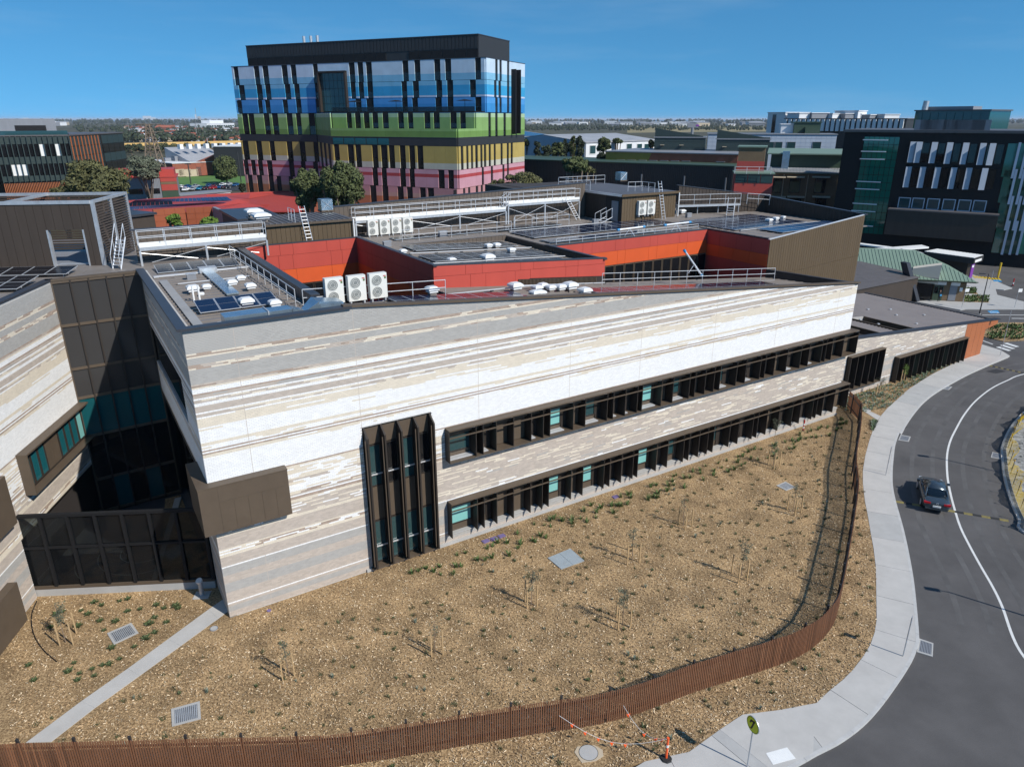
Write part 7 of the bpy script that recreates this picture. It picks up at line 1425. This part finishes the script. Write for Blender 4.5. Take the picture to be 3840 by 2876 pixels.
MB().box(f, 0, L_, 6, 8, z_ + 1, z_ + 4.6).build('clerestory_wall', 'greenb', t); MB().wedge(f, -1, L_ + 1, 4.5, 14, lambda u, v: z_ + 4.4 + .1*(v-4.5), lambda u, v: z_ + 4.7 + .1*(v-4.5)).build('upper_roof', 'greenr', t); MB().box(f, L_*.16, L_*.26, 3.6, 5.5, z_ + .6, z_ + 5.2).build('duct', 'duct', t)
# red and brick stair tower
p, q = atY('Z3', 1880, 770, 172), atY('Z3', 2195, 775, 170); t, f, L_ = bld('red_stair_block', 'red clad stair block with a ribbon of windows', p, q, 8, atY('Z3', 2030, 605, 171).z, 'red2', z0=0, roof='greenr')
z_ = atY('Z3', 2030, 640, 171).z
for i in range(3): MB().box(f, i*L_/3 + .1, (i+1)*L_/3 - .1, -.1, 0, z_ - 1.0, z_ + 1.0).build('window', 'gwin', t)
p, q = atY('Z3', 1905, 600, 178), atY('Z3', 2125, 600, 176); t, f, L_ = bld('brick_lift_tower', 'brown brick lift tower over a red band', p, q, 7, atY('Z3', 2030, 385, 177).z, 'brickb', z0=0, roof='greenr'); z_ = atY('Z3', 2030, 500, 177).z; MB().box(f, -.1, L_ + .1, -.15, 0, 8, z_).build('red_band', 'red2', t)
rail('curved white guard rail on the red stair block roof', [atY('Z3', 1890, 600, 171), atY('Z3', 2190, 605, 169)], h=1.5, sp=2.5, r=.06)
# long dark shed
p, q = gp('Z3', 480, 500, 15.2), gp('Z3', 1885, 548, 15.2); p = p + (p - q).normalized() * 28; t, f, L_ = bld('dark_metal_shed', 'long black ribbed metal wall crossing behind the roofs', p, q, 20, 15.2, 'char', roof='greenb', lip=.15)
for i in range(150): MB().box(f, i*L_/150, (i+.55)*L_/150, -.12, 0, 4, 15.15).build('wall_rib', 'char', t)
for x in (1120, 1475, 1820): u_ = f.onv('Z3', x, 650)[0]; MB().box(f, u_ - .15, u_ + .15, -.35, -.12, 4, 12.5).build('downpipe', 'greym', t)
# ochre and brick wall building and its green boxes
p, q = atY('Z3', 820, 520, 225), atY('Z3', 1910, 535, 205); t, f, L_ = bld('ochre_brick_block', 'two storey block half ochre and half brown brick with small windows', p, q, 25, atY('Z3', 1300, 432, 216).z, 'brick', roof='greym'); uo, z_ = f.onv('Z3', 1090, 500); zq = atY('Z3', 1300, 432, 216).z
mb = MB(); mb.hexa([f.P(0,-.08,0),f.P(uo - 3,-.08,0),f.P(uo - 3,0,0),f.P(0,0,0),f.P(0,-.08,zq),f.P(uo + 4,-.08,zq),f.P(uo + 4,0,zq),f.P(0,0,zq)]); mb.build('ochre_render', 'ochre', t)
for x in (950, 1040, 1130, 1218, 1308, 1398, 1490, 1775): u_, z_ = f.onv('Z3', x, 498 + (x-950)*.02); window(t, f, u_ - 1.0, u_ + 1.0, -.1, z_ - 1.1, z_ + .3, 'gwin', 'greym', .12); MB().box(f, u_ - 1.2, u_ + 1.2, -.7, -.1, z_ + .3, z_ + .45).build('awning', 'greym', t)
for i, (x0, x1, yb, yt) in enumerate(((1220, 1640, 430, 305), (1730, 2170, 445, 320))):
    p, q = atY('Z3', x0, yb, 232 - 8*i), atY('Z3', x1, yb, 228 - 8*i); t, f, L_ = bld('green_plant_room', ('left', 'right')[i] + ' dark green ribbed plant room on the ochre and brick block', p, q, 12, atY('Z3', (x0+x1)/2, yt, 230 - 8*i).z, 'greend', z0=0, roof='greym')
    for k in range(5): MB().box(f, 0, L_, -.06, 0, 14 + k*1.6, 15.5 + k*1.6).build('cladding_strip', 'greend', t)
    MB().wedge(f, 0, L_*.95, 0.5, 1, lambda u, v: atY('Z3', 1400, yt, 230 - 8*i).z, lambda u, v: atY('Z3', 1400, yt, 230 - 8*i).z + 2.4*(1 - u/L_) + .4).build('sloping_parapet', 'greend', t)
    for fx in (.12, .5): MB().box(f, L_*fx, L_*(fx+.08), -.8, 0, atY('Z3', 1400, yt + 62, 230 - 8*i).z, atY('Z3', 1400, yt + 58, 230 - 8*i).z).build('awning', 'beige', t)
# warehouses
p, q = gp('Z3', 655, 470, 0), gp('Z3', 1260, 405, 0); p, q = atY('Z3', 655, 470, 260), atY('Z3', 1240, 430, 290); t, f, L_ = bld('white_warehouse', 'white warehouse with a long grey ridged roof', p, q, 40, f.onv('Z3', 700, 348)[1] if False else atY('Z3', 660, 348, 260).z, 'whitew', z0=0, roof='warer'); zw = atY('Z3', 660, 348, 260).z; zr2 = atY('Z3', 540, 275, 300).z
MB().wedge(f, -.5, L_, 0, 20, lambda u, v: zw, lambda u, v: zw + .4 + (zr2 - zw)*v/20).build('roof_slope', 'warer', t); MB().wedge(f, -.5, L_, 20, 40, lambda u, v: zw, lambda u, v: zw + .4 + (zr2 - zw)*(40-v)/20).build('roof_slope', 'warer', t); MB().wedge(f, -.6, -.5, 0, 20, lambda u, v: 0, lambda u, v: zw + (zr2 - zw)*v/20).build('gable', 'paneb', t); MB().wedge(f, -.6, -.5, 20, 40, lambda u, v: 0, lambda u, v: zw + (zr2 - zw)*(40-v)/20).build('gable', 'paneb', t)
for x in (712, 1015, 1100, 1160): u_, z_ = f.onv('Z3', x, 400 if x < 800 else 384); window(t, f, u_ - 1.7, u_ + 1.7, -.05, z_ - 1.6, z_ + 1.4, 'gwin', 'white', .15)
p, q = atY('Z3', 190, 385, 330), atY('Z3', 480, 350, 360); t, f, L_ = bld('beige_warehouse', 'beige warehouse with blue solar panels on its roof', p, q, 40, atY('Z3', 330, 312, 345).z, 'beige', roof='warer'); zw = atY('Z3', 330, 312, 345).z; MB().wedge(f, -14, L_, 0, 30, lambda u, v: zw, lambda u, v: zw + .5 + .11*v).build('roof_slope', 'warer', t); MB().wedge(f, -10, L_*.9, 6, 26, lambda u, v: zw + .55 + .11*v, lambda u, v: zw + .7 + .11*v).build('solar_sheet', 'solarl', t)
for i in range(5): MB().box(f, i*L_/5, i*L_/5 + .3, -.3, 0, 0, zw).build('column', 'greym', t)
# clubhouse and oval
struct(MB().prism([(p.x, p.y) for p in [gp('Z1', *q) for q in ((1330,720),(2300,705),(2300,590),(1440,628),(1380,660))]], -.36, -.2).build('sports_field', 'turf'))
struct(MB().prism([(p.x, p.y) for p in [gp('X1', *q) for q in ((900,1010),(1900,1010),(2000,925),(980,960))]], -.36, -.18).build('car_park', 'asphd'))
p, q = gp('X1', 935, 828), gp('X1', 1800, 778); t, f, L_ = bld('clubhouse', 'red brick clubhouse with pale roof beside the sports field', p, q, 40, f.onv('X1', 1000, 700)[1] if False else 6.3, 'brick', roof='whitew')
for x in (988, 1082, 1178): u_, z_ = f.onv('X1', x, 770); window(t, f, u_ - 3.2, u_ + 3.2, -.05, z_ - 1.7, z_ + 1.7, 'beige', 'beige', .2, name='roller_window')
u_, z_ = f.onv('X1', 1280, 775); MB().box(f, u_ - 1.2, u_ + 1.2, -.1, 0, 0, 4.2).build('door', 'greym', t); MB().wedge(f, L_*.32, L_, 3, 30, lambda u, v: 6.4, lambda u, v: 6.6 + 7*(min(v, 16) - 3)/13 if v < 17 else 13).build('upper_roof', 'warer', t); MB().wedge(f, L_*.35, L_*1.0, -.1, 3, lambda u, v: 0, lambda u, v: 6 + 7.0*max(0, (u - L_*.35))/(L_*.65)).build('gable_wall', 'brick', t)
for i in range(9): MB().box(f, L_*.35 + i*4.6, L_*.35 + i*4.6 + 1.8, 14, 17, 12.4, 14.8).build('roof_vent', 'white', t)
for i in range(6): MB().box(f, 4 + i*5, 7 + i*5, 16, 20, 6.5, 8 + 2*rnd()).build('roof_unit', random.choice(['white', 'greym']), t)
t, f, L_ = bld('dark_shed_hall', 'dark grey hall with pale roof between clubhouse and tower', gp('X1', 1500, 640, 6), gp('X1', 1890, 640, 6), 40, 14, 'char', z0=0, roof='whitew')
t, f, L_ = bld('white_flat_roof', 'white flat roofed link in front of the car park', gp('X1', 1020, 1090, 6), gp('X1', 1710, 1030, 6), 6, 6, 'whitew', roof='greym')
pc = make_car('parked_car', 'x', M['white'], False, 'cars parked by the sports field'); cp = Proto(pc); protos = {'white': cp}
for nm, col in (('blue', (.02, .10, .25)), ('silver', (.45, .46, .48)), ('dark', (.03, .03, .035)), ('red', (.4, .02, .02)), ('aqua', (.02, .22, .35))):
    pm = mat(nm + ' car paint', col, .25, .3, var=0, spec=.7); M['cp_' + nm] = pm; protos[nm] = Proto(make_car('parked_car', 'x', pm, False, 'cars parked by the sports field', .6 if nm in ('dark', 'aqua') else 0))
for i, (x, y, c_) in enumerate(((1040,985,'white'),(1130,980,'blue'),(1230,975,'silver'),(1415,965,'blue'),(1510,960,'dark'),(1605,955,'white'),(1690,945,'silver'),(1785,955,'blue'),(1005,1015,'dark'),(1095,1020,'white'),(1200,1010,'silver'),(1295,1005,'aqua'),(1385,1000,'dark'),(1480,995,'red'),(1575,985,'blue'),(1655,985,'dark'))):
    p = gp('X1', x, y, -.18); protos[c_].put(p, ru(-.2, .1) + (math.pi if rnd() < .5 else 0), f'{c_} car in the {"rear" if i < 8 else "front"} row by the sports field', None)
# ============================================================ trees
def tree(name, label, b, h, rx, rz, m, n=2600, trunk_h=None, seed=1, group='trees', leaf=.32, clumps=26, rx2=None):
    r = random.Random(seed); b = Vector(b); t = thing(name, label, 'tree', b, group); th = trunk_h or h * .35; cz = h - rz; rx2 = rx2 or rx
    tb = MB(); tb.tube(b - Vector((0,0,.3)), b + Vector((0,0,th)), h*.028 + .05, 8, r2=h*.018); cl = []
    for k in range(clumps):
        while True:
            d = Vector((r.uniform(-1,1), r.uniform(-1,1), r.uniform(-.95,1)))
            if .25 < d.length < 1: break
        d = d.normalized() * r.uniform(.5, .86); c = b + Vector((d.x*rx, d.y*rx2, cz + d.z*rz)); cl.append((c, r.uniform(.17, .34)))
        if k < 12: tb.tube(b + Vector((0,0,th*r.uniform(.7,1))), c, h*.012, 5, r2=h*.004)
    tb.build('trunk', 'bark', t); cb = MB()
    for k in range(n):
        c, s = r.choice(cl); d = Vector((r.gauss(0,1), r.gauss(0,1), r.gauss(0,1))).normalized() * (r.random() ** .4); p = c + Vector((d.x*s*rx*1.25, d.y*s*rx2*1.25, d.z*s*rz*1.1)); nn = (d + Vector((r.gauss(0,.5), r.gauss(0,.5), r.gauss(0,.5) + .3))).normalized(); x = nn.orthogonal().normalized(); y = nn.cross(x); a = r.random()*6.28; l = leaf * r.uniform(.6, 1.3); X_ = (x*math.cos(a) + y*math.sin(a))*l; Y_ = (y*math.cos(a) - x*math.sin(a))*l*.5
        cb.face([p - X_, p - Y_, p + X_, p + Y_])
    cb.build('crown', m, t); return t
def tree_px(name, label, r, xc, yt, yb, w, Y, m, z0=0, **k):
    """tree whose crown spans the picture rows yt..yb at column xc with pixel width w, standing at distance Y"""
    pt, pb_ = atY(r, xc, yt, Y), atY(r, xc, yb, Y); pl_, pr_ = atY(r, xc - w/2, yb, Y), atY(r, xc + w/2, yb, Y); h = pt.z - z0; rz = min((pt.z - pb_.z)/2, h*.48); return tree(name, label, (pt.x, Y, z0), h, (pr_ - pl_).length/2, rz, m, **k)
tree_px('eucalyptus_tree', 'broad olive green tree in front of the glazed office', 'Z1', 760, 495, 860, 480, 118, 'olive', n=20000, seed=2, leaf=.3, clumps=80, group='campus trees'); tree_px('eucalyptus_tree', 'low olive tree left of the broad olive tree', 'Z1', 490, 715, 800, 150, 122, 'olive', n=1800, seed=3, leaf=.4, group='campus trees')
tree_px('eucalyptus_tree', 'tall dark eucalyptus in front of the striped tower, right of a pair', 'Z2', 800, 915, 1260, 290, 128, 'euc', n=18000, seed=4, leaf=.28, clumps=75, group='campus trees'); tree_px('eucalyptus_tree', 'shorter eucalyptus at the tower, left of a pair', 'Z2', 560, 975, 1260, 210, 132, 'euc', n=12000, seed=5, leaf=.27, clumps=55, group='campus trees')
tree_px('bushy_tree', 'rounded dark tree right of the striped tower foot', 'Z2', 2060, 1005, 1180, 300, 135, 'olive', n=11000, seed=6, leaf=.26, clumps=50, group='campus trees'); tree_px('bushy_tree', 'small rounded tree between tower foot and rear walkway', 'Z2', 1890, 1050, 1170, 130, 138, 'olive', n=2200, seed=16, leaf=.36, group='campus trees')
tree_px('eucalyptus_tree', 'loose crowned eucalyptus before the black metal shed', 'Z3', 570, 455, 600, 230, 110, 'euc', n=9000, seed=7, leaf=.24, clumps=44, group='campus trees'); tree_px('bushy_tree', 'low tree right of the loose eucalyptus at the shed', 'Z3', 680, 545, 600, 120, 112, 'olive', n=1500, seed=8, leaf=.3, group='campus trees')
tree_px('grey_tree', 'grey green tree right of the glazed office', 'Z1', 1190, 445, 660, 270, 200, 'gtree', n=12000, seed=9, leaf=.4, clumps=60, group='campus trees'); tree_px('field_tree', 'single open crowned tree on the sports field', 'X1', 1615, 540, 890, 340, 330, 'euc', n=8000, seed=10, leaf=.5, clumps=40, group='campus trees', trunk_h=8)
tree_px('leafy_shrub', 'left bright green shrub before the terracotta wall', 'X1', 925, 1345, 1500, 240, 84, 'grn', z0=0, n=2200, seed=11, leaf=.2, group='courtyard shrubs'); tree_px('leafy_shrub', 'right bright green shrub before the terracotta wall', 'X1', 1400, 1390, 1500, 260, 84, 'grn', z0=0, n=2000, seed=12, leaf=.2, group='courtyard shrubs')
tree_px('dark_shrub', 'dark conifer shrub at the corner of the striped tower', 'X1', 1870, 905, 1030, 90, 215, 'eucd', n=900, seed=13, leaf=.5, group='campus trees')
for i, (xc, yt, yb, w, Y) in enumerate(((325,370,490,110,250),(420,330,480,110,255),(485,310,480,60,258),(545,285,480,60,262),(610,300,490,80,256),(810,300,430,130,235),(790,430,500,70,230),(175,300,420,60,280),(255,330,470,60,262),(925,310,345,80,270),(1205,320,390,40,250))):
    tree_px('gum_tree', ('gum tree in the line before the white warehouse, ' + ('first', 'second', 'third', 'fourth', 'fifth')[i] + ' from the left') if i < 5 else ('spreading gum tree in front of the white warehouse wall', 'low gum tree beside the ochre wall', 'gum tree close to the tower before the beige warehouse', 'gum tree before the beige warehouse yard', 'bare crowned gum behind the spreading gum', 'dark gum at the end of the white warehouse')[i-5], 'Z3', xc, yt, yb, w, Y, 'euc' if i % 2 else 'eucd', n=1500, seed=30 + i, leaf=.6, clumps=18, group='gum trees by the warehouses')
# belt of trees behind the clubhouse, then the suburb
for i in range(34):
    x = 260 + i*46 + ru(-15, 15); yb = ru(470, 520) if x < 1450 else ru(400, 440); Y = gp('X1', x, yb).y; h = ru(5, 9); p = gp('X1', x, yb); tree('belt_tree', 'dark tree in the belt between clubhouse and yellow wall', (p.x, p.y, -.3), h, h*.7, h*.42, 'eucd' if i % 3 else 'olive', n=420, seed=60 + i, leaf=1.0, clumps=12, group='tree belt behind the clubhouse', trunk_h=h*.3)
t = thing('sound_wall', 'long yellow freeway sound wall behind the tree belt', 'wall', gp('X1', 250, 465)); a, b = gp('X1', 100, 470), gp('X1', 1900, 415)
for i in range(40): p, q = a.lerp(b, i/40), a.lerp(b, (i+.98)/40); MB().hexa([Vector((v.x, v.y + dy, z)) for z in (-.3, 6.5) for v, dy in ((p, 0), (q, 0), (q, .5), (p, .5))]).build('wall_panel', 'sound', t)
# pylon
pb = gp('X1', 700, 850); py = thing('lattice_pylon', 'rusty steel lattice power pylon behind the grey green tree', 'pylon', pb); hh = atY('X1', 640, 100, pb.y).z; 
def leg(sx, sy, z): w = 4.2*(1 - z/hh*.82); return Vector((pb.x + sx*w - (z/hh)*0, pb.y + sy*w, z))
for sx in (-1, 1):
    for sy in (-1, 1): MB().tube(leg(sx, sy, 0), leg(sx, sy, hh), .28, 5).build('leg', 'bark', py)
lv = [hh*(1 - (1 - k/11)**1.25) for k in range(12)]
for k in range(11):
    for s, e in (((-1,-1),(1,-1)), ((1,-1),(1,1)), ((1,1),(-1,1)), ((-1,1),(-1,-1))):
        MB().tube(leg(*s, lv[k]), leg(*e, lv[k+1]), .13, 4).build('brace', 'bark', py); MB().tube(leg(*e, lv[k]), leg(*s, lv[k+1]), .13, 4).build('brace', 'bark', py)
for z in (hh*.86, hh): MB().tube((pb.x - 6, pb.y, z), (pb.x + 6, pb.y, z), .2, 5).build('cross_arm', 'bark', py)
for k, z in enumerate((hh, hh*.93, hh*.86)):
    wl = MB(); a = Vector((pb.x, pb.y, z)); b = Vector((pb.x + 600, pb.y + 260, z + 4))
    for s in range(24): f0, f1 = s/24, (s+1)/24; g = lambda f_: a.lerp(b, f_) - Vector((0,0,10*math.sin(math.pi*min(1, f_)))); wl.tube(g(f0), g(f1), .05, 3)
    tag(wl.build('power_line', 'greym'), ('top', 'middle', 'lowest')[k] + ' power line strung from the lattice pylon', 'power line')
for i, (x, yb, yt) in enumerate(((320,240,60),(1065,260,80),(1255,305,90),(1420,530,280),(1860,900,480),(1165,930,635))):
    p = gp('X1', x, min(yb, 900) if i < 5 else 925); z_ = atY('X1', x, yt, p.y).z; t = thing('light_pole', ('tall pole far left of the pylon', 'tall pole right of the pylon', 'tallest pale pole in the suburb', 'pole behind the clubhouse roof', 'timber power pole beside the striped tower', 'dark flood light pole at the car park')[i], 'pole', p, 'poles'); MB().tube(p, (p.x, p.y, z_), .35 if i < 4 else .25, 6).build('shaft', 'tileg' if i < 4 else 'char', t); MB().box(Frame(p, 0), -1.4, 1.4, -.1, .1, z_ - .6, z_ - .3).build('cross_arm', 'char', t)
# suburb houses (countable) and woodland mass
def house(name, label, p, w, d_, h, m, rm, group):
    t = thing(name, label, 'house', p, group); f = Frame(p, ru(-.6, .6)); MB().box(f, 0, w, 0, d_, -.4, h).build('wall', m, t); rh = h + ru(1.6, 2.6); mb = MB(); e = .6
    a, b, c, g = f.P(-e,-e,h), f.P(w+e,-e,h), f.P(w+e,d_+e,h), f.P(-e,d_+e,h); r1, r2 = f.P(d_*.45, d_/2, rh), f.P(w-d_*.45, d_/2, rh); mb.face([a,b,r2,r1]); mb.face([b,c,r2]); mb.face([c,g,r1,r2]); mb.face([g,a,r1]); mb.face([g,c,b,a]); mb.build('roof', rm, t)
    for k in range(2): MB().box(f, w*(.2 + .45*k), w*(.35 + .45*k), -.06, 0, .9, 2.2).build('window', 'gwin', t)
rg = random.Random(12); random.seed(21)
for i in range(85):
    x = rg.uniform(230, 1820); y = rg.uniform(255, 345) if i % 3 else rg.uniform(120, 250); p = gp('X1', x, y); s = rg.uniform(.9, 1.3) * (1 if y > 250 else 1.4); wl_ = random.choice([('beige', 'beige'), ('whitew', 'white'), ('brick', 'brick')]); rf_ = random.choice([('tile', 'orange tiled'), ('tile', 'orange tiled'), ('tileg', 'grey'), ('whitew', 'white')]); house('suburban_house', f'small distant house with {rf_[1]} roof and {wl_[1]} walls', (p.x, p.y, -.3), 15*s, 10*s, 3.2*s, wl_[0], rf_[0], 'suburban houses beyond the sound wall')
for i in range(60):
    x = rg.uniform(150, 2100) if i < 40 else rg.uniform(20, 480); y = rg.uniform(165, 245) if i < 40 else rg.uniform(195, 215); p = gp('Z3', x, y*.35 + 125) if i < 40 else gp('Z1', x, y); s = rg.uniform(2, 5); t = thing('distant_shed', 'pale industrial shed on the far plain', 'shed', (p.x, p.y, -.3), 'industrial sheds on the far plain'); f = Frame(p, ru(-.3, .3)); MB().box(f, 0, 14*s, 0, 9*s, -.4, 3*s).build('wall', random.choice(['whitew', 'whitew', 'beige', 'greym']), t); MB().wedge(f, -1, 14*s + 1, -1, 9*s + 1, lambda u, v: 3*s, lambda u, v: 3*s + .6 + .06*v).build('roof', random.choice(['warer', 'whitew', 'tileg']), t)
t, f, L_ = bld('red_roof_hall', 'orange roofed hall in the suburb behind the pylon', gp('X1', 670, 178), gp('X1', 905, 178), 40, 6, 'brick', roof='tile'); MB().wedge(f, -1, L_ + 1, 0, 20, lambda u, v: 6, lambda u, v: 6.4 + .3*v).build('roof_slope', 'tile', t)
t, f, L_ = bld('white_school', 'large white flat roofed complex in the suburb left of the tower', gp('X1', 1390, 150), gp('X1', 1770, 142), 60, 14, 'whitew', roof='whitew')
for i in range(12): MB().box(f, i*L_/12, (i+.7)*L_/12, -.5, 0, 3, 8).build('window', 'gwin', t)
MB().box(f, L_*.3, L_*.8, 20, 50, 14, 24).build('upper_block', 'whitew', t)
def mass(name, label, n, sampler, m, hmin, hmax, leaf, per=26):
    r = random.Random(hash(name) % 1000 if False else 77); mb = MB()
    for _ in range(n):
        p, sc = sampler(r); h = r.uniform(hmin, hmax)*sc; w = h*r.uniform(.5, .9)
        for k in range(per):
            d = Vector((r.gauss(0,1), r.gauss(0,1), r.gauss(0,1))).normalized(); q = p + Vector((d.x*w*.55, d.y*w*.55, h*.55 + d.z*h*.42)); x = d.orthogonal().normalized(); y = d.cross(x); l = leaf*sc*r.uniform(.6, 1.3); a = r.random()*6.28; X_ = (x*math.cos(a) + y*math.sin(a))*l; Y_ = (y*math.cos(a) - x*math.sin(a))*l*.7; mb.face([q - X_, q - Y_, q + X_, q + Y_])
    return tag(mb.build(name, m), label, 'woodland', kind='stuff')
def smp1(r): y = 60 + 290*r.random()**1.2; x = r.uniform(-450, 1850) if y < 220 else r.uniform(150, 1850); p = gp('X1', x, y); return Vector((p.x, p.y, -.4)), 1.0
def smp2(r): y = 168 + 78*r.random()**1.1; p = gp('Z3', r.uniform(-60, 2300), y); return Vector((p.x, p.y, -.4)), 1.0
def smp3(r): y = 453.5 + 12*r.random(); p = gp('S', r.uniform(-200, 4100), y); return Vector((p.x, p.y, -.4)), 1.0 + p.y/5000
mass('suburb_trees', 'dark mass of suburban trees on the left plain', 750, smp1, 'eucd', 6, 12, 1.7, 40); mass('plain_trees', 'dark tree belts across the right hand plain', 1500, smp2, 'eucd', 5, 10, 1.8, 34); mass('horizon_trees', 'far tree line along the horizon', 1500, smp3, 'eucd', 7, 12, 4.0, 18)
struct(MB().prism([(p.x, p.y) for p in [gp('Z3', *q) for q in ((1000,262),(1560,255),(2200,250),(2200,205),(1000,205))]], -.36, -.25).build('dry_paddock', 'dry'))
t = thing('billboard', 'dark purple roadside billboard on the plain above the ochre block', 'billboard', gp('Z3', 1545, 250)); p = atY('Z3', 1500, 220, 330); q = atY('Z3', 1588, 220, 330); z1 = atY('Z3', 1545, 185, 330).z; ROOT[t.name] = Vector((0,0,0)); t.location = (0, 0, 0); MB().box(WF, p.x, q.x, 330, 331, p.z, z1).build('panel', 'greym', t); MB().box(WF, p.x + 5, q.x - 1, 329.9, 330, p.z + 1.2, z1 - 1.2).build('poster', 'purple', t); MB().tube(((p.x+q.x)/2, 330.5, 0), ((p.x+q.x)/2, 330.5, p.z), .6, 8).build('post', 'greym', t)
t = thing('church_tower', 'white tower with thin mast on the left horizon', 'tower', gp('S', 736, 452.5)); pv = gp('S', 736, 452.5); MB().box(Frame(pv, 0), -14, 14, -10, 10, 0, atY('S', 736, 430, pv.y).z).build('shaft', 'whitew', t); MB().tube((pv.x + 14, pv.y, 0), (pv.x + 14, pv.y, atY('S', 738, 406, pv.y).z), 5, 6).build('mast', 'greym', t); MB().box(Frame(pv, 0), 40, 110, -10, 10, 0, atY('S', 736, 438, pv.y).z).build('hall', 'beige', t)
for i, (x, w, yt) in enumerate(((98, 16, 443),(70, 10, 447),(130, 12, 448),(552, 28, 436),(575, 14, 441),(205, 8, 449))): pv = gp('S', x, 454); sc = pv.y/2661; tag(MB().box(Frame(pv, 0), -w*sc/2, w*sc/2, 0, 20, 0, atY('S', x, yt, pv.y).z).build('distant_building', 'whitew'), ('widest', 'second', 'third', 'tallest', 'slim', 'smallest')[i] + ' pale building on the left horizon', 'building', 'buildings on the horizon')
struct(MB().prism([(-26000, 9500), (26000, 9500), (29000, 59000), (-29000, 59000)], -.34, -.2).build('sea', 'water'))

# ============================================================ haze
hm = bpy.data.materials.new('haze'); hm.use_nodes = True; hn = hm.node_tree.nodes; hn.remove(hn['Principled BSDF']); pv_ = hn.new('ShaderNodeVolumePrincipled'); pv_.inputs['Color'].default_value = (.80, .88, 1, 1); pv_.inputs['Density'].default_value = 4e-5; pv_.inputs['Anisotropy'].default_value = 0.0
hm.node_tree.links.new(pv_.outputs[0], hn['Material Output'].inputs['Volume'])
hz_ = MB(); hz_.box(WF, -34000, 34000, -400, 62000, -2, 60); hz_ = hz_.build('haze', hm); hz_['kind'] = 'stuff'; hz_['label'] = 'thin bluish air haze over the whole plain'; hz_['category'] = 'haze'

# things that share a label are told apart by their order in the picture
def ordinal(n): return str(n) + ('th' if 10 <= n % 100 <= 20 else {1: 'st', 2: 'nd', 3: 'rd'}.get(n % 10, 'th'))
same = {}
for o in COL.objects:
    if o.parent is None and 'label' in o and o.get('kind') is None: same.setdefault(o['label'], []).append(o)
for lb, obs in same.items():
    if len(obs) > 1:
        def scr(o): p = o.location; return p.x / max(1, p.y * CS - (p.z - CAMH) * SN)
        for i, o in enumerate(sorted(obs, key=scr)): o['label'] = f'{lb}, {ordinal(i + 1)} from the left'
